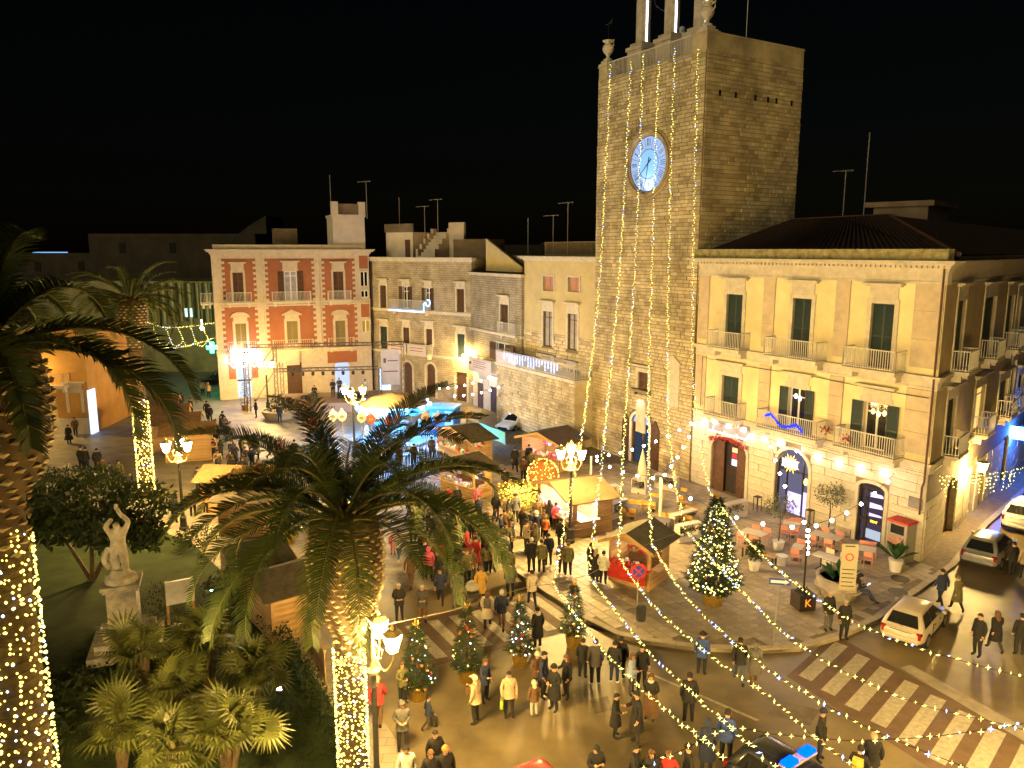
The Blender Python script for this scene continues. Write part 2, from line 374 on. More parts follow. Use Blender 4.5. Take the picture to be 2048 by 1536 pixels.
def window(root, u0, u1, z0, z1, style='shut', sh=green_sh, hood=True, hoodh=None, surround=0.22, frame_m=white_m, pane_m=None, trim=None, y=0.0, pediment=None, name='window'):
    trim = trim or stone_trim; w = u1 - u0; mb = MB(); s = surround; pr = 0.06
    mb.box(u0 - s, u0, y - pr, y + .1, z0, z1 + s); mb.box(u1, u1 + s, y - pr, y + .1, z0, z1 + s); mb.box(u0, u1, y - pr, y + .1, z1, z1 + s)
    win = mb.build(name, trim, root)
    if hood:
        hz = z1 + s + (hoodh if hoodh is not None else 0.55); hb = MB()
        if hz - z1 - s > .1: hb.box(u0 - s * .6, u1 + s * .6, y - .05, y + .05, z1 + s + .002, hz - .002)
        if pediment == 'arch':
            ap = arch_pts(u0 - s * 1.6, u1 + s * 1.6, hz, 0.42 * w, 10); hb.prism(ap, y - .2, y + .05)
            hb.box(u0 - s * 1.8, u1 + s * 1.8, y - .28, y + .05, hz - .1, hz - .003)
        elif pediment == 'tri':
            hb.prism([(u0 - s * 1.8, hz), ((u0 + u1) / 2, hz + .5), (u1 + s * 1.8, hz)], y - .2, y + .05); hb.box(u0 - s * 1.9, u1 + s * 1.9, y - .28, y + .05, hz - .1, hz - .003)
        else:
            hb.box(u0 - s * 1.5, u1 + s * 1.5, y - .22, y + .05, hz, hz + .09); hb.box(u0 - s * 1.9, u1 + s * 1.9, y - .34, y + .05, hz + .092, hz + .17)
        hb.build('hood', trim, win)
    if style == 'shut':
        me = shutter_mesh(w / 2 - .01, z1 - z0 - .02, sh)
        link('shutter', me, win, loc=(u0 + .005, y + .12, z0 + .01)); link('shutter', me, win, loc=(u0 + w / 2 + .005, y + .12, z0 + .01))
    else:
        fb = MB(); t = .07; yy = y + .16
        fb.box(u0, u0 + t, yy, yy + .06, z0, z1); fb.box(u1 - t, u1, yy, yy + .06, z0, z1); fb.box(u0 + t, u1 - t, yy, yy + .06, z1 - t, z1); fb.box(u0 + t, u1 - t, yy, yy + .06, z0, z0 + t)
        fb.box((u0 + u1) / 2 - t * .8, (u0 + u1) / 2 + t * .8, yy - .01, yy + .06, z0 + t, z1 - t)
        if z1 - z0 > 2.2: fb.box(u0 + t, u1 - t, yy - .005, yy + .05, z1 - .55, z1 - .48)
        fb.build('frame', frame_m, win)
        for a, b in ((u0 + t, (u0 + u1) / 2 - t * .8), ((u0 + u1) / 2 + t * .8, u1 - t)):
            pb = MB(); pb.box(a, b, yy + .02, yy + .032, z0 + t, z1 - t); pb.build('pane', pane_m or glass_m, win)
        if style == 'open':
            me = shutter_mesh(w / 2, z1 - z0, sh)
            link('shutter', me, win, loc=(u0 - w / 2 - .04, y - .13, z0), rot=0.04); link('shutter', me, win, loc=(u1 + .03, y - .1, z0), rot=-0.06)
    return win
def railing_mb(mb, pts, z, h, gap=0.13, r=0.014, rail=0.025):
    for a, b in zip(pts, pts[1:]):
        a, b = Vector((*a, 0)), Vector((*b, 0)); d = b - a; n = max(2, int(d.length / gap)); an = math.atan2(d.y, d.x); c = (a + b) / 2
        mb.obox((c.x, c.y, z + h), (d.length / 2 + rail, rail, rail), an); mb.obox((c.x, c.y, z + .09), (d.length / 2, rail * .7, rail * .7), an)
        for i in range(n + 1):
            p = a.lerp(b, i / n); q = r * (1.8 if i in (0, n) else 1)
            mb.box(p.x - q, p.x + q, p.y - q, p.y + q, z + .02, z + h - rail)
def balcony(root, u0, u1, z, depth=0.95, h=1.02, m=None, slab_mat=None, brackets=2, y=0.0, gap=.13):
    mb = MB(); mb.box(u0, u1, y - depth, y + .02, z - .14, z); mb.box(u0 + .08, u1 - .08, y - depth + .08, y + .02, z - .22, z - .142)
    for i in range(brackets):
        u = u0 + (u1 - u0) * (i + .5) / brackets; u = u0 + .3 + (u1 - u0 - .6) * (i / max(1, brackets - 1))
        mb.prism([(0, 0)] * 0 + [(u - .1, z - .222), (u + .1, z - .222), (u + .1, z - .55), (u - .1, z - .55)], y - depth * .55, y + .02)
    b = mb.build('balcony', slab_mat or stone_trim, root); rb = MB()
    railing_mb(rb, [(u0 + .05, y - .02), (u0 + .05, y - depth + .05), (u1 - .05, y - depth + .05), (u1 - .05, y - .02)], z, h, gap)
    rb.build('railing', m or white_metal, b); return b
def cornice(mb, u0, u1, z, steps, y=0.0, back=0.3):
    for i, (dz, pr) in enumerate(steps): mb.box(u0 - (pr if u0 is not None else 0), u1 + pr, y - pr, y + back, z, z + dz - .003); z += dz
    return z
def body(mb, W_, D_, z1, z0=0.0):
    """the sides, back and roof behind a front wall"""
    mb.add([(0, 0, z0), (0, D_, z0), (0, D_, z1), (0, 0, z1)], [(0, 1, 2, 3)]); mb.add([(W_, 0, z0), (W_, D_, z0), (W_, D_, z1), (W_, 0, z1)], [(3, 2, 1, 0)])
    mb.add([(0, D_, z0), (W_, D_, z0), (W_, D_, z1), (0, D_, z1)], [(3, 2, 1, 0)]); mb.add([(0, .3, z1), (W_, .3, z1), (W_, D_, z1), (0, D_, z1)], [(0, 1, 2, 3)])
    mb.add([(0, .6, z0), (W_, .6, z0), (W_, .6, z1), (0, .6, z1)], [(0, 1, 2, 3)])

yellow_m = mat('ochre_plaster', (0.72, 0.62, 0.35), 0.9, 0.24, 0.4, 0.15, 20, detail=11)
yellow_side = yellow_m
pink_stone = mat('pilaster_stone', (0.53, 0.43, 0.30), 0.88, 0.2, 1.5, 0.25, 16)
red_plaster = mat('red_plaster', (0.30, 0.112, 0.055), 0.9, 0.14, 0.8, 0.1, 18)
cream_m = mat('cream_plaster', (0.52, 0.43, 0.22), 0.9, 0.15, 0.8, 0.12, 18)
white_plaster = mat('pale_plaster', (0.55, 0.47, 0.40), 0.9, 0.15, 0.8, 0.1, 18)
dark_plaster = mat('dark_plaster', (0.16, 0.12, 0.08), 0.95, 0.4, 0.6, 0.2, 10)
room_m = emat('lit_room', (1.0, 0.75, 0.45), 0.55, False)

# ---------------------------------------------------------------- corner palazzo
L_ = C0 + FD * 16.0
ypal, yf, YW = facade_thing('corner_palazzo', 'ochre three storey corner palazzo with iron balconies beside the clock tower', (L_.x, L_.y), (C0.x, C0.y))
def U_(px, py, f=yf): return f.uv(px, py)
ups = [(1455, 1487, 586, 1444, 1500), (1588, 1625, 594, 1576, 1640), (1745, 1791, 604, 1730, 1810)]
mids = [(1446, 1479, 748, 'shut'), (1580, 1613, 772, 'open'), (1731, 1777, 800, 'open')]
ZU, ZM = 9.55, 5.25
wins = []
for a, b, t, _, _ in ups:
    u0, zt = U_(a, t); u1, _z = U_(b, t + 3); wins.append((u0, u1, ZU, zt - .05))
wm = []
for a, b, t, st in mids:
    u0, zt = U_(a, t); u1, _z = U_(b, t + 4); wm.append((u0, u1, ZM, zt - .05, st))
d1 = (U_(1420, 995)[0], U_(1489, 1010)[0]); d2 = (U_(1546, 1030)[0], U_(1613, 1030)[0]); d3 = (U_(1711, 1070)[0], U_(1763, 1090)[0])
doors = [(d1[0], d1[1], .15, 3.85, .9), (d2[0], d2[1], .15, 4.15, (d2[1] - d2[0]) / 2), (d3[0], d3[1], .15, 3.45, .3)]
mb = MB(); wall(mb, 0, YW, 0, ZM - .05, doors, depth=.45, m=1); wall(mb, 0, YW, ZM - .05, 15.0, [w[:4] for w in wm] + wins)
mb.build('wall', [yellow_m, mortar_m], ypal)
for (u0, u1, a, b) in wins:
    k = wins.index((u0, u1, a, b)); window(ypal, u0, u1, a, b, 'shut', hoodh=.62, surround=.24)
curtain = emat('chandelier_glow', (1.0, 0.55, 0.16), 6, False)
for u0, u1, a, b, st in wm:
    w = window(ypal, u0, u1, a, b, st, hoodh=.5, surround=.26)
    if st == 'open':
        cb = MB(); cb.box(u0, u1, .55, .56, a, b); cb.build('room_curtain', mat('net_curtain', (0.3, 0.26, 0.2), .9), w)
        for q in range(3 if u0 > 9 else 2):
            lb = MB(); lb.sphere((u0 + (u1 - u0) * (.3 + .25 * q), .15, b - .5 - .1 * (q % 2)), .09, 8, 6, sz=1.6); lb.build('chandelier_bulb', curtain if u0 > 9 else bulb_w, w)
for k, (u0, u1, a, b) in enumerate(wins): c = (u0 + u1) / 2; hw = (1.35, 1.8, 1.5)[k]; balcony(ypal, c - hw, c + hw, ZU)
for k, (u0, u1, a, b, st) in enumerate(wm): c = (u0 + u1) / 2; hw = (1.35, 2.1, 1.75)[k]; balcony(ypal, c - hw, c + hw, ZM)
# pilasters, string courses, cornice
for u in (0.55, U_(1537, 640)[0], U_(1682, 660)[0], YW - .75):
    w = .42 if u < YW - 1 else .72
    for z0, z1 in ((ZU + .3, 14.0), (ZM + .3, ZU - .75)):
        pb = MB(); n = 3
        for i in range(n): pb.box(u - w, u + w, -.07, .02, z0 + (z1 - z0) * i / n + .006, z0 + (z1 - z0) * (i + 1) / n - .006)
        pb.build('pilaster', pink_stone, ypal)
cb = MB(); cornice(cb, 0, YW, ZU - .7, [(.1, .06), (.32, .03), (.14, .16), (.1, .22)]); cb.build('string_course', stone_trim, ypal)
cb = MB(); cornice(cb, 0, YW, ZM - .55, [(.1, .07), (.28, .04), (.13, .15)]); cb.build('string_course', stone_trim, ypal)
cb = MB(); cornice(cb, 0, YW, 13.9, [(.12, .08), (.5, .04), (.12, .12), (.14, .26), (.1, .45), (.12, .6)]); cb.build('cornice', stone_trim, ypal)
db = MB()
for i in range(60):
    u = .1 + i * (YW - .2) / 59; db.box(u - .07, u + .07, -.38, -.02, 14.66, 14.775)
db.build('dentils', stone_trim, ypal, kind='stuff')
pb = MB(); pb.box(-.2, YW + .1, -.3, .2, 15.004, 15.55); pb.build('parapet', mat('mossy_parapet', (0.30, 0.26, 0.13), .95, .5, 3, .5, 14), ypal)
# rusticated ground floor: every block its own stone
blk = MB(); blk.box(-.5, .5, 0, 1, -.5, .5); blk_me = blk.mesh('stone_block', stone_trim)
nb = 0
def blocks(root, u0, u1, z0, z1, ch, bw, holes, me, y=-.05, jitter=.25, lim=300, stuff=None, th=.06, gap=.02):
    n = 0; z = z0; row = 0
    while z < z1 - .05:
        h = min(ch * U(.92, 1.08), z1 - z); u = u0 + (0 if row % 2 == 0 else 0) ; first = True
        while u < u1 - .04:
            w = bw * U(1 - jitter, 1 + jitter)
            if first and row % 2: w *= .5
            first = False; e = min(u1, u + w)
            if u1 - e < bw * .3: e = u1
            segs = [(u, e)]
            for H_ in holes:
                if len(H_) == 3:
                    dz = abs(z + h / 2 - H_[1])
                    if dz >= H_[2]: continue
                    hw = math.sqrt(H_[2] ** 2 - dz * dz); a, b = H_[0] - hw, H_[0] + hw
                    segs = [q_ for s0, s1 in segs for q_ in ([(s0, s1)] if s1 <= a or s0 >= b else [x_ for x_ in ((s0, a), (b, s1)) if x_[1] > x_[0]])]
                    continue
                if H_[2] < z + h - .03 and H_[3] > z + .03:
                    a, b = H_[0], H_[1]
                    if len(H_) > 4 and z + h * .5 > H_[3] - H_[4]:
                        q = (z + h * .35 - (H_[3] - H_[4])) / H_[4]; q = min(.999, max(0, q)); hw = (b - a) / 2 * math.sqrt(1 - q * q); c = (a + b) / 2; a, b = c - hw, c + hw
                    ns = []
                    for s0, s1 in segs:
                        if s1 <= a or s0 >= b: ns.append((s0, s1))
                        else:
                            if s0 < a: ns.append((s0, a))
                            if s1 > b: ns.append((b, s1))
                    segs = ns
            for s0, s1 in segs:
                if s1 - s0 < .08: continue
                t = th * U(.6, 1.4)
                if n < lim and stuff is None or (stuff is not None and lim > n and stuff[1](s0, z)):
                    link('stone_block', me, root, loc=((s0 + s1) / 2, -t + (y + .05), z + h / 2), scale=(s1 - s0 - gap, t + .02, h - gap)); n += 1
                elif stuff is not None: stuff[0].box(s0 + gap / 2, s1 - gap / 2, -t + (y + .05), .02, z + gap / 2, z + h - gap / 2, random.choice((0, 0, 1, 1, 2, 3)))
            u = e
        z += h; row += 1
    return n
yh = [(a - .22, b + .22, c, d + .2, *([r + .1] if r else [])) for a, b, c, d, r in doors]
blocks(ypal, 0, YW, .16, ZM - .56, .44, 1.15, yh, blk_me, jitter=.2)
# door surrounds and what is in them
for k, (a, b, c, d, r) in enumerate(doors):
    sb = MB(); outer = arch_pts(a - .2, b + .2, d - r, r + .18); inner = arch_pts(a, b, d - r, r)
    op = [(a - .2, c)] + outer + [(b + .2, c)]; ip = [(a, c)] + inner + [(b, c)]
    for i in range(len(op) - 1):
        p, q, s_, t_ = op[i], op[i + 1], ip[i + 1], ip[i]
        sb.add([(p[0], -.1, p[1]), (q[0], -.1, q[1]), (s_[0], -.1, s_[1]), (t_[0], -.1, t_[1])], [(3, 2, 1, 0)])
        sb.add([(p[0], -.1, p[1]), (q[0], -.1, q[1]), (q[0], 0, q[1]), (p[0], 0, p[1])], [(0, 1, 2, 3)])
        sb.add([(t_[0], -.1, t_[1]), (s_[0], -.1, s_[1]), (s_[0], .4, s_[1]), (t_[0], .4, t_[1])], [(3, 2, 1, 0)])
    dr = sb.build('shop_doorway', stone_trim, ypal)
    back = MB(); back.box(a, b, .42, .44, c, d)
    if k == 0:
        back.build('dark_interior', mat('dark_interior', (.04, .03, .03), .9), dr)
        lf = MB(); lf.box(a + .02, a + (b - a) * .33, .1, .16, c, d - .4); lf.build('door_leaf', wood_dark, dr)
        lf = MB(); lf.box(b - (b - a) * .3, b - .02, .1, .16, c, d - .4); lf.build('door_leaf', wood_dark, dr)
        for z0, z1, m in ((2.05, 2.45, bulb_w), (2.5, 2.85, mat('poster_red', (.4, .03, .05), .6)), (2.9, 3.2, mat('poster_white', (.7, .7, .75), .6))):
            pb = MB(); pb.box(a + (b - a) * .52, a + (b - a) * .72, .2, .23, z0, z1); pb.build('hanging_sign', m if m != bulb_w else emat('sign_pale', (.75, .7, 1), 1.6), dr)
        gb = MB()
        for i in range(90):
            t = i / 89; u = a - .1 + (b - a + .2) * t; gb.octa((u + U(-.05, .05), -.2 + U(-.08, .05), d - .35 + .25 * math.sin(t * 3.1) + U(-.12, .12)), U(.04, .09))
        gb.build('garland', mat('red_garland', (.45, .04, .03), .5, .4, 20), dr)
        sb = MB(); sb.box(a - .1, b + .15, -.32, -.06, d + .25, d + 1.0); sb.build('sign_board', mat('sign_grey', (.30, .27, .29), .5), dr)
        sb = MB(); sb.box(a - .1, b + .15, -.36, -.33, d + .22, d + .28); sb.build('sign_light', emat('sign_tube', (1, .78, .85), 7), dr)
    elif k == 1:
        back.build('shop_interior', emat('shop_interior', (.55, .5, .8), .22, False), dr)
        fb = MB()
        for u in (a + .06, a + (b - a) * .28, b - (b - a) * .24): fb.box(u - .04, u + .04, .2, .28, c, d - .55)
        fb.box(a, b, .2, .27, 2.75, 2.85); fb.build('frame', dark_metal, dr)
        for j, (f0, f1, z0, z1) in enumerate(((.3, .7, c + .1, 1.5), (.72, .98, c + .1, 1.7))):
            pb = MB(); pb.box(a + (b - a) * f0, a + (b - a) * f1, .3, .34, z0, z1); pb.build('display_case', emat('case_lilac', (.62, .5, 1), 1.5, True), dr)
        cxu, cz = (a + b) / 2, 3.35; sg = MB()
        for i in range(16):
            an = 2 * math.pi * i / 16; e = .62 if i % 2 else .5
            px_, pz_ = math.cos(an), math.sin(an)
            sg.add([(cxu + px_ * .33 - pz_ * .06, -.2, cz + pz_ * .33 * .8 + px_ * .06), (cxu + px_ * .33 + pz_ * .06, -.2, cz + pz_ * .33 * .8 - px_ * .06), (cxu + px_ * e * 1.1, -.2, cz + pz_ * e)], [(0, 1, 2)])
        sun_o = sg.build('sunburst_rays', emat('sunburst', (1, .5, .08), 4.5), dr)
        sg = MB(); sg.box(cxu - .5, cxu + .5, -.27, -.21, cz - .2, cz + .2); sg.build('lit_sign', emat('sign_white', (1, .9, .62), 14), dr)
        lb = MB(); lb.sphere((b - .12, -.1, 2.5), .11, 8, 6, sz=1.8); lb.build('wall_light', emat('wall_bulb', (1, .5, .1), 6), dr)
    else:
        back.build('shop_interior', emat('shop_violet', (.55, .35, .6), .10, False), dr)
        fb = MB()
        for u in (a + .06, a + (b - a) * .3, b - .06): fb.box(u - .06, u + .06, .02, .12, c, d - .2)
        fb.box(a, b, .02, .12, 1.35, 1.5); fb.box(a, b, .02, .1, d - .35, d - .2); fb.box(a, b, .02, .12, c, c + .12); fb.build('frame', dark_metal, dr)
        for z0, z1 in ((1.6, 1.78), (2.05, 2.35), (2.65, 2.9)):
            pb = MB(); u0, u1 = a + (b - a) * .36, b - .12
            pb.add([(u0, .2, z0), (u1, .16, z0 + .1), (u1 - .2, .18, z1), (u0, .2, z1)], [(0, 1, 2, 3)]); pb.build('lit_menu', emat('menu_lilac', (.8, .6, .95), 1.3, True), dr)
        pb = MB(); pb.box(a + (b - a) * .36, b - .12, .03, .06, .45, .95); pb.build('lower_pane', emat('fridge_light', (.75, .85, 1), .55), dr)
        text_part('door_sign', 'BEAT', .18, emat('sign_yellow', (1, .8, .05), 3), dr, ((a + b) / 2 + .22, 0.0, 1.42))
# plaque, meter box, downpipe, cable
mb = MB(); u, z = U_(1836, 1006); mb.box(u - .42, u + .3, -.14, -.1, z - .28, z + .28); mb.build('plaque', mat('plaque_grey', (.2, .19, .19), .6), ypal)
mb = MB(); mb.tube([(YW - .1, -.16, 15), (YW - .1, -.16, 4.3), (YW - .2, -.14, 4.0), (YW - .2, -.14, 2.6)], .05, 8); mb.build('drainpipe', wood_dark, ypal)
mb = MB(); mb.tube([(.7, -.12, ZM + .2), (.7, -.12, ZU - .85), (2.5, -.14, ZU - 1.0), (5, -.14, ZU - 1.0), (9, -.14, ZU - .95), (13, -.14, ZU - 1.1), (YW - .3, -.14, ZU - 1.1)], .022, 5); mb.build('wall_cable', rope_m, ypal)
# hipped tile roof behind the parapet
rb = MB(); A = [(-.1, .4, 15.3), (YW + .2, .4, 15.3), (YW + 6.0, 16, 15.3), (-.1, 12, 15.3), (2.5, 5.6, 17.4), (8.5, 6.6, 17.5)]
rb.add(A, [(0, 1, 5, 4), (1, 2, 5), (2, 3, 4, 5), (3, 0, 4)]); roof = rb.build('roof', tile_m, ypal)
hp = MB(); hp.tube([A[1], A[5], A[4]], .12, 6); hp.build('ridge_tiles', mat('ridge_tile', (.10, .05, .035), .9, .3, 5), roof)
tr = MB()
for i in range(46):
    t = i / 45; a = Vector(A[0]).lerp(Vector(A[1]), t); b = Vector(A[4]).lerp(Vector(A[5]), t); tr.tube([a + Vector((0, -.02, .03)), b + Vector((0, -.02, .03))], .07, 4)
tr.build('tile_rows', tile_m, roof, kind='stuff')
# blue lit garland and red flowers on the first floor balconies
bal = [o for o in ypal.children if o.name.startswith('balcony')]
c1 = (wm[1][0] + wm[1][1]) / 2
gl = thing('blue_garland', 'blue glowing zigzag garland tied along the middle first floor balcony', 'garland', yf.M @ Vector((c1, -1.0, ZM)), ypal.rotation_euler.z)
gb = MB()
zz = [(-1.35, .78), (-.95, .95), (-.55, .62), (-.1, .33), (.45, .5), (.8, .68), (1.1, .42), (1.25, .3)]
for (a, b), (c, d) in zip(zz, zz[1:]):
    for i in range(16):
        t = i / 16; gb.octa((a + (c - a) * t + U(-.05, .05), U(-.06, .02), b + (d - b) * t + U(-.06, .06)), U(.03, .065))
gb.build('bulbs', bulb_b, gl, kind='stuff')
mb = MB(); mb.tube([(p[0], 0, p[1]) for p in zz], .05, 5); mb.build('tinsel', mat('blue_tinsel', (.01, .02, .25), .4), gl)
def leaf_blob(n, rx, ry, rz, ls, seed=1, hollow=.5):
    """many small leaf faces spread through a volume"""
    rng = random.Random(seed); mb = MB()
    for i in range(n):
        while True:
            p = Vector((rng.uniform(-1, 1), rng.uniform(-1, 1), rng.uniform(-1, 1)))
            if hollow < p.length < 1: break
        p = Vector((p.x * rx, p.y * ry, p.z * rz)); d = Vector((rng.gauss(0, 1), rng.gauss(0, 1), rng.gauss(0, 1))).normalized()
        e = d.cross(Vector((rng.gauss(0, 1), rng.gauss(0, 1), rng.gauss(0, 1)))).normalized(); l = ls * rng.uniform(.6, 1.4)
        mb.add([p, p + d * l * .5 + e * l * .22, p + d * l, p + d * l * .5 - e * l * .22], [(0, 1, 2, 3)])
    return mb
flower_m = mat('red_flowers', (.3, .03, .03), .7, .4, 10)
for px, py in ((1653, 858), (1697, 877)):
    u, z = yf.uv(px, py, -.9); lb = leaf_blob(50, .28, .15, .2, .16, int(px))
    o = lb.build('red_flowers', flower_m); o.location = yf.M @ Vector((u, -.95, z)); o.rotation_euler.z = ypal.rotation_euler.z
    tag(o, 'red flowers on the balcony rail between the middle and right windows' if px < 1660 else 'dark red flowers at the left end of the right balcony rail', 'flowers')

# side street wing
sdir = Vector((0.68, 0.735, 0)).normalized(); e_ = C0 + sdir * 34
spal, sf, SW = facade_thing('side_street_wing', 'shadowed side street front of the ochre palazzo with small balconies', (C0.x, C0.y), (e_.x, e_.y))
su = [(1916, 1932, 602), (1970, 1992, 596), (2016, 2029, 592)]
sm = [(1895, 1912, 801), (1951, 1970, 778), (1999, 2016, 765), (2036, 2052, 752)]
hs, hm = [], []
for a, b, t in su: u0, zt = sf.uv(a, t); u1, _ = sf.uv(b, t); hs.append((u0, u1, ZU, zt))
for a, b, t in sm: u0, zt = sf.uv(a, t); u1, _ = sf.uv(b, t); hm.append((u0, u1, ZM, min(zt, 8.6)))
for k in range(3): u = 17 + k * 4.5; hs.append((u, u + 1.1, ZU, 12.6)); hm.append((u + .6, u + 1.8, ZM, 8.4))
sd = [(sf.uv(1882, 1080)[0], sf.uv(1905, 1050)[0], .15, 3.4, .6), (sf.uv(1933, 1030)[0], sf.uv(1944, 1020)[0], .15, 3.6), (11.5, 12.9, .15, 3.2), (17.5, 19, .15, 3.3)]
mb = MB(); wall(mb, .02, SW, 0, ZM - .05, sd, m=1, depth=.4); wall(mb, .02, SW, ZM - .05, 15.0, hs + hm); mb.build('wall', [mat('shaded_side_plaster', (.45, .36, .22), .9, .2, .8, .15, 20), mortar_m], spal)  # front's ochre plaster made darker here to shade the wing
blocks(spal, .03, SW, .16, ZM - .56, .44, 1.1, [(*h[:2], h[2], h[3] + .1, *h[4:]) for h in sd], blk_me, lim=200, jitter=.2)
for h in hs: window(spal, *h, 'shut', hoodh=.5, surround=.2); balcony(spal, (h[0] + h[1]) / 2 - 1.0, (h[0] + h[1]) / 2 + 1.0, ZU, .85)
for k, h in enumerate(hm):
    w = window(spal, *h, 'shut' if k != 1 else 'glass', hoodh=.4, surround=.2, pane_m=emat('warm_room', (1, .6, .15), .9) if k == 1 else None); balcony(spal, (h[0] + h[1]) / 2 - 1.0, (h[0] + h[1]) / 2 + 1.0, ZM, .8, m=None)
for k, h in enumerate(sd):
    db_ = MB(); db_.box(h[0], h[1], .3, .34, h[2], h[3]); db_.build('street_door', [wood_dark, emat('doorway_blue', (.2, .5, 1), 1.3), wood_dark, wood_dark][k], spal)
cb = MB(); cornice(cb, .35, SW, ZU - .7, [(.1, .06), (.32, .03), (.14, .16), (.1, .22)]); cb.build('string_course', stone_trim, spal)
cb = MB(); cornice(cb, .2, SW, ZM - .55, [(.1, .07), (.28, .04), (.13, .15)]); cb.build('string_course', stone_trim, spal)
cb = MB(); cornice(cb, .62, SW, 13.9, [(.12, .08), (.5, .04), (.12, .12), (.14, .26), (.1, .45), (.12, .6)]); cb.build('cornice', stone_trim, spal)
bb = MB(); bb.box(.4, SW, .6, .8, 0, 15); bb.build('inner_wall', dark_plaster, spal)
rb = MB(); rb.add([(1, .4, 15.2), (SW, .4, 15.2), (SW, 7, 17.2), (6, 7, 17.2)], [(0, 1, 2, 3)]); rb.build('roof', tile_m, spal)
rb = MB(); rb.box(9, 13.5, 3.5, 6.5, 15.2, 18.0); rb.box(8.6, 13.9, 3.1, 6.9, 18.0, 18.3); rb.build('roof_terrace_hut', dark_plaster, spal)
# ---------------------------------------------------------------- clock tower
tl, tr_ = C0 + FD * 26.75 - FN * .15, C0 + FD * 16.02 - FN * .15
tower, tf, TW = facade_thing('clock_tower', 'tall square limestone clock tower with a lit blue white dial', (tl.x, tl.y), (tr_.x, tr_.y)); tower['category'] = 'tower'
TD, TZ = 8.95, 27.6
t_w = (*[tf.uv(1276, 800)[0], tf.uv(1296, 800)[0]], tf.uv(1285, 778)[1], tf.uv(1285, 744)[1])
t_d = (tf.uv(1263, 900)[0], tf.uv(1298, 900)[0], .15, 3.9, .75)
mb = MB(); wall(mb, 0, TW, 0, TZ, [t_w, t_d], depth=.5)
mb.add([(TW, 0, 0), (TW, TD, 0), (TW, TD, TZ), (TW, 0, TZ)], [(0, 1, 2, 3)]); mb.add([(0, 0, 0), (0, TD, 0), (0, TD, TZ), (0, 0, TZ)], [(3, 2, 1, 0)])
mb.add([(0, TD, 0), (TW, TD, 0), (TW, TD, TZ), (0, TD, TZ)], [(3, 2, 1, 0)]); mb.add([(0, 0, TZ), (TW, 0, TZ), (TW, TD, TZ), (0, TD, TZ)], [(0, 1, 2, 3)])
mb.add([(0, .52, 0), (TW, .52, 0), (TW, .52, 12), (0, .52, 12)], [(0, 1, 2, 3)])
mb.build('wall', mortar_m, tower)
tst = mat('tower_stone', (0.54, 0.45, 0.27), 0.92, 0.45, 0.5, 0.6, 12, objvar=0.16, detail=11)
# the joined stones get their variation from position only
tst2 = mat('tower_stone_far', (0.54, 0.45, 0.27), 0.92, 0.5, 0.4, 0.6, 12, detail=12)
TST = [tst2] + [mat('tower_stone_%d' % i, c_, 0.92, 0.48, 0.4, 0.6, 12, detail=12) for i, c_ in enumerate(((.49, .40, .235), (.60, .51, .32), (.40, .32, .18)))]
CU, CZ, CR = tf.uv(1297, 328)[0], tf.uv(1297, 328)[1], 1.86
ub = MB(); ub.box(-.5, .5, 0, 1, -.5, .5); tblk = ub.mesh('stone_block', tst)
stf = MB()
holes = [(t_w[0] - .35, t_w[1] + .35, t_w[2] - .25, t_w[3] + .35), (t_d[0] - .35, t_d[1] + .35, t_d[2], t_d[3] + .3, .85), (CU, CZ, CR + .48)]
pick = lambda u, z: 2.5 < z < 9.5 and u > 5.2
blocks(tower, 0, TW, .15, TZ, .245, .50, holes, tblk, y=-.05, jitter=.5, lim=300, stuff=(stf, pick), th=.045, gap=.04)
stf.build('stone_courses', TST, tower, kind='stuff')
# stones round the lower half of the dial ring are cut to it
# right flank
stf = MB(); z = 12.0; row = 0
while z < TZ - .02:
    h = min(.26 * U(.9, 1.1), TZ - z); y = .04
    while y < TD - .02:
        w = .62 * U(.5, 1.5); e = min(TD, y + w)
        if TD - e < .25: e = TD
        t = .045 * U(.4, 1.6); stf.box(TW - .02, TW + t, y + .02, e - .02, z + .02, z + h - .02, random.choice((0, 0, 1, 1, 2, 3))); y = e
    z += h
stf.build('stone_courses', TST, tower, kind='stuff', label='stone courses of the darker right flank')
for y in (1.2, 2.6, 4.4, 5.6, 6.4, 7.9):
    hb = MB(); hb.box(TW + .075, TW + .09, y - .1, y + .1, 25.0, 25.35); hb.build('putlog_hole', mat('hole_black', (.01, .008, .006), 1), tower)
# dial
dial = emat('dial_light', (0.27, 0.44, 0.82), 0.72, True); dial_c = emat('dial_centre', (0.14, 0.48, 0.88), 0.75, True)
ring_m = stone_trim
ring = MB()
for r0, r1, pr in ((CR, CR + .14, .06), (CR + .14, CR + .36, .26), (CR + .36, CR + .52, .12)):
    n = 40
    for i in range(n):
        a, b = 2 * math.pi * i / n, 2 * math.pi * (i + 1) / n
        P = lambda r, an, y: (CU + r * math.cos(an), y, CZ + r * math.sin(an))
        ring.add([P(r0, a, -pr), P(r0, b, -pr), P(r1, b, -pr), P(r1, a, -pr)], [(3, 2, 1, 0)])
        ring.add([P(r1, a, -pr), P(r1, b, -pr), P(r1, b, .05), P(r1, a, .05)], [(3, 2, 1, 0)]); ring.add([P(r0, a, -pr), P(r0, b, -pr), P(r0, b, .05), P(r0, a, .05)], [(0, 1, 2, 3)])
clock = ring.build('clock_face', mat('dial_ring_stone', (.40, .31, .18), .9, .3, 2, .3, 12), tower)
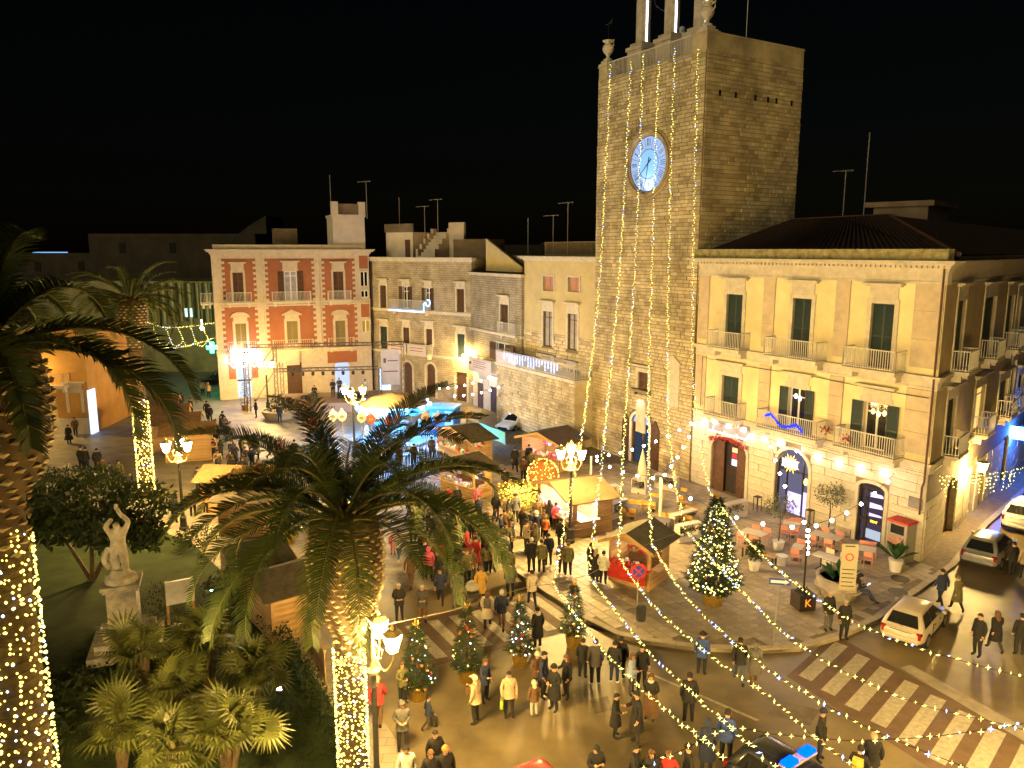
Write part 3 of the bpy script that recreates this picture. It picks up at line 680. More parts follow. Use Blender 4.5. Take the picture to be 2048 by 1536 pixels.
def disc(mb, r0, r1, y, n=48):
    for i in range(n):
        a, b = 2 * math.pi * i / n, 2 * math.pi * (i + 1) / n
        mb.add([(CU + r0 * math.cos(a), y, CZ + r0 * math.sin(a)), (CU + r0 * math.cos(b), y, CZ + r0 * math.sin(b)), (CU + r1 * math.cos(b), y, CZ + r1 * math.sin(b)), (CU + r1 * math.cos(a), y, CZ + r1 * math.sin(a))], [(3, 2, 1, 0)])
mb = MB(); disc(mb, .98, CR, -.012); mb.build('chapter_ring', dial, clock)
mb = MB(); disc(mb, .001, .98, -.012); mb.build('dial_centre', dial_c, clock)
ink = mat('dial_ink', (.01, .012, .03), .7)
mb = MB(); disc(mb, .96, 1.0, -.016); disc(mb, CR - .05, CR, -.016); mb.build('dial_rings', ink, clock)
NUM = ['XII', 'I', 'II', 'III', 'IIII', 'V', 'VI', 'VII', 'VIII', 'IX', 'X', 'XI']
for i in range(12):
    an = math.pi / 2 - i * math.pi / 6; g = MB(); r = 1.44
    e = Vector((math.cos(an), 0, math.sin(an))); f = Vector((math.sin(an), 0, -math.cos(an))); c = Vector((CU, -.02, CZ)) + e * r
    chars = NUM[i]; wd = .13; x = -wd * (len(chars) - 1) / 2
    def bar(x0, x1, t=.02, c=c, e=e, f=f, g=g, hh=.24):
        a, b = c + f * x0 - e * hh, c + f * x1 + e * hh
        g.add([a - f * t, a + f * t, b + f * t, b - f * t], [(0, 1, 2, 3)])
    for ch in chars:
        if ch == 'I': bar(x, x)
        elif ch == 'V': bar(x, x - .05); bar(x, x + .05)
        else: bar(x - .05, x + .05); bar(x + .05, x - .05)
        x += wd
    g.build('numeral', ink, clock)
    an2 = an - math.pi / 12; g = MB(); a, b = Vector((CU, -.019, CZ)) + Vector((math.cos(an2), 0, math.sin(an2))) * 1.0, Vector((CU, -.019, CZ)) + Vector((math.cos(an2), 0, math.sin(an2))) * 1.82
    f = Vector((math.sin(an2), 0, -math.cos(an2))) * .012; g.add([a - f, a + f, b + f, b - f], [(0, 1, 2, 3)]); g.build('hour_division', ink, clock)
for ang_, ln, w in ((math.pi / 2 - rad(7.6 * 30), 1.5, .055), (math.pi / 2 - rad(38 * 5.02), 1.55, .05)):
    g = MB(); e = Vector((math.cos(ang_), 0, math.sin(ang_))); f = Vector((math.sin(ang_), 0, -math.cos(ang_))); c = Vector((CU, -.05, CZ + .05))
    g.add([c - e * .4 - f * w, c - e * .4 + f * w, c + e * ln + f * .012, c + e * ln - f * .012], [(0, 1, 2, 3)])
    g.build('clock_hand', mat('hand_dark', (.02, .008, .03), .5), clock)
# the small spotlight that brightens the foot of the dial
sp = bpy.data.lights.new('dial_spot', 'SPOT'); sp.energy = 210; sp.color = (.8, .95, 1); sp.spot_size = rad(95); sp.spot_blend = .7; sp.shadow_soft_size = .05
mb = MB(); mb.box(CU + .05, CU + .15, -.55, -.45, CZ - 1.98, CZ - 1.9); mb.tube([(CU + .1, -.45, CZ - 1.95), (CU + .1, .0, CZ - 2.1)], .02, 5); fx = mb.build('dial_floodlight', dark_metal, tower)
spo = bpy.data.objects.new('dial_spot', sp); COL.objects.link(spo); spo.parent = fx; spo.location = (CU + .1, -.5, CZ - 1.86)
spo.rotation_euler = Vector((-.02, .62, .9)).to_track_quat('-Z', 'Y').to_euler()
# make the dial surface answer that light: a thin clear face
fm = bpy.data.materials.new('dial_enamel'); fm.use_nodes = True
for nm in ('dial_light', 'dial_centre'):
    m_ = MATS[nm]; nt = m_.node_tree; e0 = next(n for n in nt.nodes if n.type == 'EMISSION'); df = nt.nodes.new('ShaderNodeBsdfDiffuse'); df.inputs[0].default_value = (.16, .2, .26, 1)
    ad = nt.nodes.new('ShaderNodeAddShader'); nt.links.new(e0.outputs[0], ad.inputs[0]); nt.links.new(df.outputs[0], ad.inputs[1]); nt.links.new(ad.outputs[0], nt.nodes['Material Output'].inputs[0])
bpy.data.materials.remove(fm)
# small window, lit plaque, doorway
window(tower, *t_w, 'shut', sh=wood_dark, hoodh=.1, surround=.28, y=-.03)
sb = MB(); sb.box(t_w[0] - .45, t_w[1] + .35, -.42, .0, t_w[2] - .22, t_w[2] - .02); sb.build('window_sill', stone_dark, tower)
pu, pz = tf.uv(1283, 832); pb = MB(); pb.box(pu - .5, pu + .5, -.1, -.02, pz - 1.2, pz + 1.0); pb.box(pu - .62, pu + .62, -.14, -.02, pz + 1.01, pz + 1.13); plq = pb.build('inscription_plaque', stone_trim, tower)
sp2 = bpy.data.lights.new('plaque_spot', 'SPOT'); sp2.energy = 70; sp2.color = (1, .82, .72); sp2.spot_size = rad(80); sp2.spot_blend = .8; sp2.shadow_soft_size = .04
fb = MB(); lu, lz = tf.uv(1283, 786); fb.box(lu - .08, lu + .08, -.62, -.46, lz, lz + .12); fb.tube([(lu, -.5, lz + .06), (lu, 0, lz + .2)], .02, 5); fo = fb.build('plaque_light', dark_metal, tower)
so2 = bpy.data.objects.new('plaque_spot', sp2); COL.objects.link(so2); so2.parent = fo; so2.location = (lu, -.54, lz - .02); so2.rotation_euler = Vector((0, .42, -1)).to_track_quat('-Z', 'Y').to_euler()
pu2 = tf.uv(1345, 830)[0]; pb = MB(); pb.box(pu2 - .55, pu2 + .6, -.1, -.02, 5.0, 7.9); pb.prism([(pu2 - .7, 7.92), (pu2 + .05, 8.5), (pu2 + .8, 7.92)], -.16, -.02); pb.build('memorial_tablet', stone_trim, tower)
a, b, c, d, r = t_d
ap = arch_pts(a, b, d - r, r, 14); fb = MB()
lun = MB(); lun.add([(p[0], .12, p[1]) for p in ap], [tuple(range(len(ap) - 1, -1, -1))])
dw = MB(); o2 = arch_pts(a - .22, b + .22, d - r, r + .2, 14)
for i in range(len(ap) - 1): dw.add([(o2[i][0], -.09, o2[i][1]), (o2[i + 1][0], -.09, o2[i + 1][1]), (ap[i + 1][0], -.09, ap[i + 1][1]), (ap[i][0], -.09, ap[i][1])], [(3, 2, 1, 0)])
dw.box(a - .22, a, -.09, .02, c, d - r); dw.box(b, b + .22, -.09, .02, c, d - r); tdoor = dw.build('tower_doorway', white_m, tower)
lun.build('lunette_sign', emat('lunette', (.4, .58, 1.0), .9), tdoor)
fb.box(a, b, .1, .2, d - r - .12, d - r); fb.box(a, a + .1, .1, .2, c, d - r); fb.box(b - .1, b, .1, .2, c, d - r); fb.box((a + b) / 2 + .1, (a + b) / 2 + .22, .1, .2, c, d - r); fb.build('frame', wood_dark, tdoor)
pb = MB(); pb.box(a + .1, b - .1, .22, .24, c, d - r - .12); pb.build('door_pane', emat('door_pane', (.2, .35, .55), .12), tdoor)
for i, (x0, x1) in enumerate(((a - .95, a - .28), (b + .3, b + 1.15))):
    lb = MB(); lb.prism([(x0, c), (x1, c), (x1, 3.3 if i == 0 else 3.0), ((x0 + x1) / 2, 3.7), (x0, 3.0 if i == 0 else 3.3)], -.16, -.1); lb.build('door_leaf', wood_dark, tdoor)
# top: corner piers, urns, railing, belfry columns
top = MB(); top.box(0, .9, 0, .9, TZ + .003, TZ + .9); top.box(-.06, .96, -.06, .96, TZ + .903, TZ + 1.0); top.build('corner_pier', tst2, tower)
top = MB(); top.box(TW - 1.25, TW, 0, 1.3, TZ + .003, TZ + 1.0); top.box(TW - 1.31, TW + .06, -.06, TD, TZ + 1.003, TZ + 1.12); top.box(TW - .5, TW, 1.32, TD, TZ + .003, TZ + 1.0)
top.build('corner_pier', tst2, tower)
URN = [(.34, 0), (.34, .12), (.2, .2), (.12, .3), (.14, .4), (.34, .62), (.42, .85), (.38, 1.05), (.24, 1.18), (.26, 1.26), (.4, 1.36), (.42, 1.42), (.3, 1.42)]
for x, y, z in ((.45, .45, TZ + 1.0), (TW - .5, .45, TZ + 1.12)):
    ub = MB(); ub.box(x - .48, x + .48, y - .48, y + .48, z + .002, z + .15); ub.box(x - .36, x + .36, y - .36, y + .36, z + .152, z + .35); ub.lathe(URN, 16, (x, y, z + .35))
    ub.tube([(x + .38, y, z + 1.6), (x + .62, y, z + 1.7), (x + .6, y, z + 1.35), (x + .36, y, z + 1.15)], .05, 6)
    ub.build('urn', stone_trim, tower, smooth=False)
mb = MB(); mb.tube([(.45, .45, TZ + 2.7), (.45, .45, TZ + 4.0)], .02, 5); mb.tube([(.1, .45, TZ + 3.9), (.8, .45, TZ + 4.0)], .025, 5); mb.tube([(.7, .45, TZ + 3.85), (.85, .45, TZ + 4.15)], .03, 5); mb.build('weather_vane', dark_metal, tower)
rb = MB(); railing_mb(rb, [(.95, .12), (TW - 1.3, .12)], TZ, 1.15, .14, .016); rb.build('roof_railing', white_metal, tower)
led = emat('led_strip', (.8, .86, 1), 9)
for px, hb_ in ((1286, 1.55), (1343, 1.5), (1402, 1.3)):
    u = tf.uv(px, 40, 1.2)[0]; cb = MB(); cb.box(u - .75, u + .75, .5, 2.0, TZ + .003, TZ + hb_); cb.box(u - .85, u + .85, .4, 2.1, TZ + hb_ + .003, TZ + hb_ + .25); cb.box(u - .62, u + .62, .62, 1.86, TZ + hb_ + .253, TZ + hb_ + .5)
    n = 9
    for i in range(n): z0 = TZ + hb_ + .5 + i * .95; cb.lathe([(.5, 0), (.5, .94)], 14, (u, 1.25, z0 + .004))
    col = cb.build('belfry_column', mat('belfry_stone', (.46, .40, .33), .9, .25, 2, .3, 14), tower)
    sb = MB(); sb.box(u + .5, u + .53, 1.1, 1.17, TZ + hb_ + .5, TZ + 10); sb.build('light_strip', led, col)
bu = MB(); bu.box(tf.uv(1286, 40, 1.2)[0] - .7, tf.uv(1402, 40, 1.2)[0] + .7, .6, 5.5, TZ + 10.2, TZ + 10.9); bu.build('belfry_lintel', stone_trim, tower)
ir = MB(); ua, ub_ = tf.uv(1296, 10, 1.2)[0], tf.uv(1338, 10, 1.2)[0]
ir.tube([(ua, 1.5, TZ + 5.6), (ub_, 1.5, TZ + 5.3)], .035, 5); ir.tube([(ua, 1.5, TZ + 5.5), (ua + .5, 1.5, TZ + 4.3), (ub_, 1.5, TZ + 3.3)], .03, 5); ir.tube([(ub_ - .35, 1.5, TZ + 5.2), (ub_ - .1, 1.5, TZ + 4.4), (ub_ - .35, 1.5, TZ + 4.1)], .03, 5); ir.build('iron_scroll', dark_metal, tower)
db = MB(); ud, zd = tf.uv(1364, 63, 3.0); db.lathe([(.02, 0), (.22, .06), (.3, .14)], 12, (0, 0, 0)); do = db.build('satellite_dish', white_m, tower); do.location = (ud, 3, zd); do.rotation_euler = (1.3, 0, .4)
mb = MB(); mb.tube([(TW - 1.5, 5, TZ), (TW - 1.5, 5, TZ + 5.2)], .02, 5); mb.build('antenna_mast', white_metal, tower)

# ---------------------------------------------------------------- cream house left of the tower
cl, cr_ = C0 + FD * 37.5 + FN * .25, C0 + FD * 26.8 + FN * .25
crm, cf, CW = facade_thing('cream_house', 'cream plaster house on a rough stone base left of the tower', (cl.x, cl.y), (cr_.x, cr_.y))
def rect(f, x0, x1, y0, y1): a = f.uv(x0, (y0 + y1) / 2); b = f.uv(x1, (y0 + y1) / 2); t = f.uv((x0 + x1) / 2, y0); q = f.uv((x0 + x1) / 2, y1); return (a[0], b[0], q[1], t[1])
cw1 = [rect(cf, 1087, 1108, 553, 582), rect(cf, 1137, 1159, 555, 584)]
cw2 = [rect(cf, 1087, 1105, 623, 693), rect(cf, 1136, 1155, 628, 700)]
cw3 = [rect(cf, 1084, 1106, 728, 820), rect(cf, 1135, 1152, 738, 830)]
zb = cf.uv(1110, 668)[1]
mb = MB(); wall(mb, 0, CW, zb, 15.0, cw1 + [w for w in cw2 if w[3] > zb]); wall(mb, 0, CW, 0, zb, cw3 + cw2, m=1, depth=.3); body(mb, CW, 10, 15)
rubble = brickmat('rubble_stone', (.42, .34, .20), (.30, .24, .14), (.17, .13, .08), .62, .30, .03, .95, .9)
mb.build('wall', [cream_m, mortar_m], crm)
stf = MB(); blocks(crm, 0, CW, .1, zb, .30, .66, [(w[0] - .2, w[1] + .2, w[2] - .1, w[3] + .25) for w in cw2 + cw3], tblk, jitter=.45, lim=120, stuff=(stf, lambda u, z: z > 4.4 and z < 8.3 and u > 2), th=.05, gap=.03); stf.build('stone_courses', TST, crm, kind='stuff')
blind = mat('pink_blind', (.42, .22, .15), .8, .1, 4)
for w in cw1:
    o = window(crm, *w, 'glass', hood=False, surround=.14, frame_m=blind, pane_m=blind)
for w in cw2: window(crm, *w, 'glass', hoodh=.55, surround=.22, frame_m=wood_dark, pane_m=mat('pale_curtain', (.3, .28, .24), .5))
window(crm, *cw3[0], 'shut', hoodh=.45, surround=.26); window(crm, *cw3[1], 'open', sh=mat('blue_shutter', (.02, .05, .10), .5), hoodh=.35, surround=.2)
cb = MB(); cornice(cb, 0, CW - .2, 14.6, [(.12, .1), (.12, .3), (.14, .45)]); cb.build('cornice', stone_trim, crm)
rb = MB(); railing_mb(rb, [(1.5, 1.2), (CW, 1.2)], 15.0, 1.15, .16, .02); rb.build('roof_railing', mat('roof_rail', (.25, .2, .12), .7), crm)
# terrace in front with railing, fairy lights and banner
ta, tb = cf.uv(1030, 790), cf.uv(1190, 820); tz = 5.6
tm = MB(); tm.box(-1.4, CW - .1, -2.0, 0.28, .0, tz - .25); terr = tm.build('terrace', tst2, crm)
tm = MB(); tm.box(-1.5, CW, -2.2, .28, tz - .248, tz); tm.build('terrace_slab', stone_trim, terr)
rb = MB(); railing_mb(rb, [(-1.4, .2), (-1.4, -2.1), (CW - .1, -2.1), (CW - .1, .2)], tz, 1.1, .15, .016); rb.build('railing', white_metal, terr)
rub = MB(); blocks(terr, -1.4, CW - .1, .1, tz - .3, .26, .46, [], tblk, y=-2.06, jitter=.5, lim=0, stuff=(rub, lambda u, z: False), th=.05, gap=.04)
for v_i, v_ in enumerate(rub.v):
    if v_[1] > -.5: rub.v[v_i] = (v_[0], -1.99, v_[2])
rub.build('rubble_facing', TST, terr, kind='stuff')
bn = thing('terrace_banner', 'pale printed banner tied on the left end of the terrace railing', 'banner', cf.M @ Vector((-1.2, -2.2, tz)), crm.rotation_euler.z)
mb = MB(); mb.add([(0, 0, .0), (3.4, 0, .02), (3.4, -.01, 1.0), (0, -.02, 1.05)], [(0, 1, 2, 3)]); mb.add([(0, .01, .0), (3.4, .01, .02), (3.4, 0, 1.0), (0, -.01, 1.05)], [(3, 2, 1, 0)]); mb.build('cloth', mat('banner_pink', (.55, .45, .42), .8, .25, 3), bn)
il = thing('icicle_lights', 'row of blue white icicle lights hanging on the terrace railing', 'string lights', cf.M @ Vector((0, -2.25, tz)), crm.rotation_euler.z)
ib = MB(); ib2 = MB()
for i in range(20):
    u = .3 + i * .43; n = random.choice((3, 5, 7))
    for k in range(n): (ib if RND() < .7 else ib2).octa((u + U(-.03, .03), 0, 1.0 - k * .12), .045)
ib.build('bulbs', emat('icicle_blue', (.25, .4, 1), 6, False), il, kind='stuff'); ib2.build('bulbs', bulb_w, il, kind='stuff')

# ---------------------------------------------------------------- far stone houses
s2l, s2r = Vector((-4.1, 76.6, 0)), C0 + FD * 37.55
st2, s2f, S2W = facade_thing('narrow_stone_house', 'narrow grey stone house with a side balcony and a banner', (s2l.x, s2l.y), (s2r.x, s2r.y))
far_stone = brickmat('far_stone', (.46, .38, .25), (.36, .29, .18), (.24, .19, .12), .5, .22, .02, .95, .7)
far_stone2 = brickmat('far_stone_grey', (.42, .36, .26), (.33, .28, .19), (.2, .16, .11), .46, .21, .022, .95, .8)
w1 = [rect(s2f, 1001, 1017, 609, 662)]; w2 = [rect(s2f, 994, 1019, 687, 722)]
mb = MB(); wall(mb, 0, S2W, 0, 13.3, w1 + w2); body(mb, S2W, 9, 13.3); mb.build('wall', far_stone2, st2)
window(st2, *w1[0], 'shut', sh=brown_sh, hoodh=.5, surround=.2); window(st2, *w2[0], 'open', sh=wood_dark, hood=False, surround=.12)
cb = MB(); cornice(cb, 0, S2W, 13.1, [(.14, .12), (.14, .25)]); cb.build('cornice', stone_trim, st2)
zz_ = s2f.uv(1000, 664)[1]; cb = MB(); cornice(cb, 0, S2W, zz_ - .3, [(.15, .06), (.12, .15)]); cb.build('string_course', stone_trim, st2); balcony(st2, S2W - 3.4, S2W - .1, zz_, .6)
mb = MB(); mb.prism([(1.0, 13.5), (S2W - 2, 13.5), (S2W - 2, 14.0), (1.0, 16.6)], 1.2, 1.4); mb.build('gable_wall', cream_m, st2)
mb = MB(); mb.box(1.0, S2W, 2, 6, 13.4, 15.0); mb.build('roof_hut', dark_plaster, st2)
bz = s2f.uv(1005, 745)[1]; balcony(st2, 1.2, S2W - .6, bz, .9)
bn = thing('wide_banner', 'wide white banner with small print hung on the balcony above the cafe', 'banner', s2f.M @ Vector((1.2, -.95, bz)), st2.rotation_euler.z)
mb = MB(); mb.box(0, 4.6, -.03, 0, -.35, 1.0); mb.build('cloth', mat('banner_white', (.60, .54, .50), .8, .1, 3), bn)
for i in range(4): mb = MB(); mb.box(1.0, 3.6 - .3 * (i % 2), -.036, -.031, .72 - i * .2, .78 - i * .2); mb.build('print_line', mat('print_red', (.35, .12, .1), .8), bn)
mb = MB(); mb.sphere((.5, -.04, .5), .2, 8, 5); mb.build('emblem', MATS['print_red'], bn)
mb = MB(); mb.box(.6, S2W - .5, -.12, -.01, .1, 3.6); cafe_front = mb.build('whitewashed_front', mat('whitewash', (.6, .57, .52), .9, .15, 2), st2)
for u in (1.6, 4.2): mb = MB(); mb.box(u, u + 1.1, -.16, -.125, .12, 2.6); mb.build('cafe_door', mat('cafe_door', (.08, .06, .08), .5), st2)
mb = MB(); mb.box(2.9, 3.9, -.2, -.125, 2.2, 3.1); text = mb.build('cafe_sign', white_m, st2)

s1l, s1r = Vector((-15.55, 85.4, 0)), Vector((-4.0, 76.7, 0))
st1, s1f, S1W = facade_thing('wide_stone_house', 'wide old stone house with brown shutters and a lit balcony edge', (s1l.x, s1l.y), (s1r.x, s1r.y))
a1 = [rect(s1f, 761, 773, 571, 616), rect(s1f, 806, 818, 573, 617), rect(s1f, 851, 862, 576, 620), rect(s1f, 914, 929, 578, 624)]
a2 = [rect(s1f, 762, 775, 653, 697), rect(s1f, 807, 819, 655, 690), rect(s1f, 852, 865, 658, 693), rect(s1f, 914, 930, 668, 715)]
a3 = [(*rect(s1f, 807, 825, 722, 774)[:2], .15, 3.6, .6), (*rect(s1f, 853, 871, 728, 780)[:2], .15, 3.7, .6), (*rect(s1f, 912, 934, 742, 786)[:2], .15, 3.2)]
mb = MB(); wall(mb, 0, S1W, 0, 14.6, a1 + a2 + a3); body(mb, S1W, 10, 14.6); mb.build('wall', far_stone, st1)
for k, w in enumerate(a1): window(st1, *w, 'open' if k in (1, 2) else 'shut', sh=brown_sh, hoodh=.4, surround=.2)
for k, w in enumerate(a2): window(st1, *w, 'shut', sh=[green_sh, wood_dark, wood_dark, green_sh][k], hoodh=.5, surround=.2)
for k, w in enumerate(a3):
    mb = MB(); mb.box(w[0], w[1], .2, .25, .15, w[3]); mb.build('door', wood_dark if k < 2 else brown_sh, st1)
    sb = MB()
    for x0, x1 in ((w[0] - .25, w[0]), (w[1], w[1] + .25)): sb.box(x0, x1, -.06, .02, .15, w[3] - .4)
    if k < 2:
        o_, i_ = arch_pts(w[0] - .25, w[1] + .25, w[3] - .6, .85), arch_pts(w[0], w[1], w[3] - .6, .6)
        for i in range(len(o_) - 1): sb.add([(o_[i][0], -.06, o_[i][1]), (o_[i + 1][0], -.06, o_[i + 1][1]), (i_[i + 1][0], -.06, i_[i + 1][1]), (i_[i][0], -.06, i_[i][1])], [(3, 2, 1, 0)])
    sb.build('door_surround', stone_trim, st1)
zb1 = s1f.uv(830, 619)[1]; zb2 = s1f.uv(830, 705)[1]
cb = MB(); cornice(cb, 0, S1W, zb1 - .35, [(.18, .06), (.14, .16)]); cb.build('string_course', stone_trim, st1)
cb = MB(); cornice(cb, 0, S1W, zb2 - .3, [(.16, .06), (.12, .14)]); cb.build('string_course', stone_trim, st1)
cb = MB(); cornice(cb, 0, S1W, 14.3, [(.14, .12), (.2, .28), (.12, .4)]); cb.build('cornice', stone_trim, st1)
b0, b1 = s1f.uv(790, 619)[0], s1f.uv(862, 622)[0]; balcony(st1, b0, b1, zb1, .9, m=white_metal)
ll = thing('balcony_light_line', 'pale blue light line and curl along the balcony of the stone house', 'string lights', s1f.M @ Vector((b0, -.98, zb1)), st1.rotation_euler.z)
mb = MB(); wv = b1 - b0
mb.tube([(0, 0, -.1), (wv - .1, 0, -.12), (wv - .1, 0, .75), (wv + .15, 0, .9), (wv + .3, 0, .6), (wv + .55, 0, .5), (wv + .8, 0, .8), (wv + .7, 0, 1.15), (wv + .4, 0, 1.15)], .05, 5); mb.build('light_tube', emat('tube_blue', (.25, .5, 1), 7, False), ll)
c0, c1_ = s1f.uv(790, 705)[0], s1f.uv(866, 708)[0]; balcony(st1, c0, c1_, zb2, .9)
for k in range(2):
    u0 = c0 + (c1_ - c0) * k * .5 + .05; bn = thing('balcony_banner', ('left' if k == 0 else 'right') + ' one of two white banners on the balcony above the arched doors', 'banner', s1f.M @ Vector((u0, -.98, zb2)), st1.rotation_euler.z)
    mb = MB(); mb.box(0, (c1_ - c0) * .5 - .15, -.03, 0, -.1, 1.0); mb.build('cloth', MATS['banner_white'], bn)
    for i in range(2): mb = MB(); mb.box(.4, (c1_ - c0) * .5 - .5, -.036, -.031, .62 - i * .3, .7 - i * .3); mb.build('print_line', MATS['print_red'], bn)
mb = MB(); mb.tube([(.25, -.1, 14.2), (.25, -.1, 5.2)], .06, 6); mb.build('drainpipe', wood_dark, st1)
# rooftop terrace, stair and hut
mb = MB(); mb.box(.3, 4.4, 2.2, 7, 14.6, 17.4); mb.build('roof_hut', white_plaster, st1)
mb = MB(); mb.box(3.3, 4.0, 2.12, 2.19, 14.6, 16.6); mb.build('hut_door', brown_sh, st1)
mb = MB(); mb.box(.3, 4.6, 2.0, 2.2, 17.403, 18.3); mb.build('roof_parapet', dark_plaster, st1)
mb = MB()
for i in range(8): mb.box(5.0, 7.0, 2.4 + i * .4, 2.8 + i * .4 + 3, 14.6, 14.9 + i * .36)
mb.build('roof_stair', white_plaster, st1)
mb = MB()
for i in range(5): mb.box(4.6 - .0, 4.95, 2.4 + i * .6, 3.0 + i * .6, 14.6, 15.6 + i * .55); mb.box(7.05, 7.4, 2.4 + i * .6, 3.0 + i * .6, 14.6, 15.6 + i * .55)
mb.box(7.45, 9.6, 4.6, 4.9, 14.6, 18.4); mb.build('stair_wall', white_plaster, st1)
mb = MB(); mb.box(9.5, S1W - .5, 3, 6, 14.6, 16.6); mb.build('roof_hut', dark_plaster, st1)

# ---------------------------------------------------------------- red palazzo
rl, rr = Vector((-30.5, 79.0, 0)), Vector((-15.6, 84.8, 0))
red, rf, RW = facade_thing('red_palazzo', 'red plaster palazzo with pale quoins and pedimented windows', (rl.x, rl.y), (rr.x, rr.y))
trim_r = mat('palazzo_trim', (.52, .44, .34), .88, .15, 2, .2, 16)
r1 = [rect(rf, 466, 487, 545, 597), rect(rf, 569, 594, 542, 596), rect(rf, 667, 687, 543, 594)]
r2 = [rect(rf, 471, 493, 647, 686), rect(rf, 574, 596, 642, 688), rect(rf, 671, 691, 641, 682)]
ZR1, ZR2 = rf.uv(580, 602)[1], rf.uv(580, 697)[1]
r1 = [(w[0], w[1], ZR1, w[3]) for w in r1]; r2 = [(w[0], w[1], ZR2, w[3]) for w in r2]
r3 = [(*rect(rf, 475, 503, 735, 795)[:2], .12, 4.0), (*rect(rf, 671, 700, 735, 795)[:2], .12, 3.6, .7), (*rect(rf, 575, 605, 735, 795)[:2], .12, 3.6)]
s_ = [rect(rf, 721, 736, 543, 573), rect(rf, 722, 737, 581, 595), rect(rf, 724, 740, 640, 665)]
mb = MB(); wall(mb, 0, RW, 0, 15.0, r1 + r2 + r3 + s_); body(mb, RW, 12, 15.0); mb.build('wall', trim_r, red)
panels = [(449, 508, 519, 598), (535, 625, 519, 597), (648, 706, 519, 596)]
for (x0, x1, y0, y1), wn_ in list(zip(panels, r1)) + list(zip([(450, 513, 611, 697), (538, 629, 608, 697), (650, 711, 606, 694)], r2)):
    a = rect(rf, x0, x1, y0, y1); a = (a[0] - .22, a[1] + .22, a[2], a[3] + .1); pb = MB(); z0 = ZR1 if y0 < 560 else ZR2
    wall(pb, a[0], a[1], z0 + .02, a[3], [(wn_[0] - .02, wn_[1] + .02, z0 + .02, wn_[3] + .02)], y=-.03, depth=.03); pb.build('red_panel', red_plaster, red)
    n = 8; qb = MB(); hh = (a[3] - z0) / (n * 2)
    qm = qb
    for i in range(n):
        z = z0 + i * 2 * hh
        for u0, u1 in ((a[0] - .02, a[0] + .28), (a[1] - .28, a[1] + .02)):
            q = MB(); q.box(u0, u1, -.075, -.032, z + .02, z + hh - .01); q.build('quoin', trim_r, red)
for x0, x1, y0, y1 in ((718, 739, 511, 537), (722, 742, 599, 634)):
    a = rect(rf, x0, x1, y0, y1); pb = MB(); pb.box(a[0], min(a[1], RW - .1), -.03, .01, a[2], a[3]); pb.build('red_panel', red_plaster, red)
a = rect(rf, 655, 714, 702, 725); pb = MB(); pb.box(a[0], a[1], -.03, .01, a[2], a[3]); pb.build('red_panel', red_plaster, red)
a = rect(rf, 457, 516, 711, 757); pb = MB(); wall(pb, a[0], a[1], a[2], a[3], [(r3[0][0] - .1, r3[0][1] + .1, a[2], min(a[3] - .1, 4.2))], y=-.03, depth=.03); pb.build('red_panel', red_plaster, red)
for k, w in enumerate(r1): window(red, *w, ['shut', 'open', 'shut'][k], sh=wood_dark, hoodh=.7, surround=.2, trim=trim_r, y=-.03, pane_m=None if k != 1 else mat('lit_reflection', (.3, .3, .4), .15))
shut_yl = mat('shutter_olive', (.22, .17, .07), .7, .15, 5)
for k, w in enumerate(r2): window(red, *w, 'shut', sh=shut_yl, hoodh=.5, surround=.24, trim=trim_r, y=-.03, pediment=['arch', 'tri', 'arch'][k])
for k, w in enumerate(s_): window(red, *w, 'glass', hood=False, surround=.12, trim=trim_r, pane_m=None if k < 2 else emat('warm_pane', (1, .6, .1), .35))
for k, w in enumerate(r1): c = (w[0] + w[1]) / 2; hw = (1.25, 2.0, 1.25)[k]; balcony(red, c - hw, c + hw, ZR1, .8, h=1.0)
for k, w in enumerate(r2): c = (w[0] + w[1]) / 2; hw = (1.4, 2.1, 1.4)[k]; balcony(red, c - hw, c + hw, ZR2, .8, h=1.0, m=trim_r, gap=.2)
balcony(red, -1.3, -.1, ZR1, .8, h=1.0)
for z in (ZR1, ZR2): cb = MB(); cornice(cb, 0, RW, z - .5, [(.14, .05), (.22, .03), (.12, .12)]); cb.build('string_course', trim_r, red)
cb = MB(); cornice(cb, 0, RW, 14.9, [(.2, .06), (.2, .2), (.16, .45), (.12, .6)]); cb.build('cornice', trim_r, red)
pb = MB(); pb.box(.2, RW - .3, .1, .5, 15.59, 16.05); pb.build('parapet', trim_r, red)
for u in (rf.uv(524, 560)[0], rf.uv(638, 560)[0]): pb = MB(); pb.tube([(u, -.1, 15), (u, -.1, 4.5)], .05, 6); pb.build('drainpipe', trim_r, red)
mb = MB(); mb.box(RW - 3.6, RW - .2, .6, 5, 15.6, 19.0); mb.box(RW - 3.7, RW - .1, .5, 5.1, 19.003, 19.25); mb.box(RW - 3.7, RW - 3.0, .5, 1.2, 19.253, 20.6); mb.box(RW - .8, RW - .1, .5, 1.2, 19.253, 20.6); mb.build('roof_turret', white_plaster, red)
mb = MB(); mb.box(RW - 3.0, RW - .8, .8, .9, 19.25, 20.4); mb.build('turret_parapet', dark_plaster, red)
mb = MB(); mb.box(6.5, 9, 4, 6, 15.6, 17.8); mb.build('roof_hut', dark_plaster, red)
mb = MB(); mb.box(r3[0][0] - .05, r3[0][1] + .05, .25, .3, .1, 4); pd = mb.build('pharmacy_door', emat('shop_cool', (.75, .85, 1), .9), red)
mb = MB(); mb.box(r3[0][0], r3[0][1], .1, .18, 1.9, 2.05); mb.box((r3[0][0] + r3[0][1]) / 2 - .05, (r3[0][0] + r3[0][1]) / 2 + .05, .1, .18, .1, 4); mb.build('frame', dark_metal, pd)
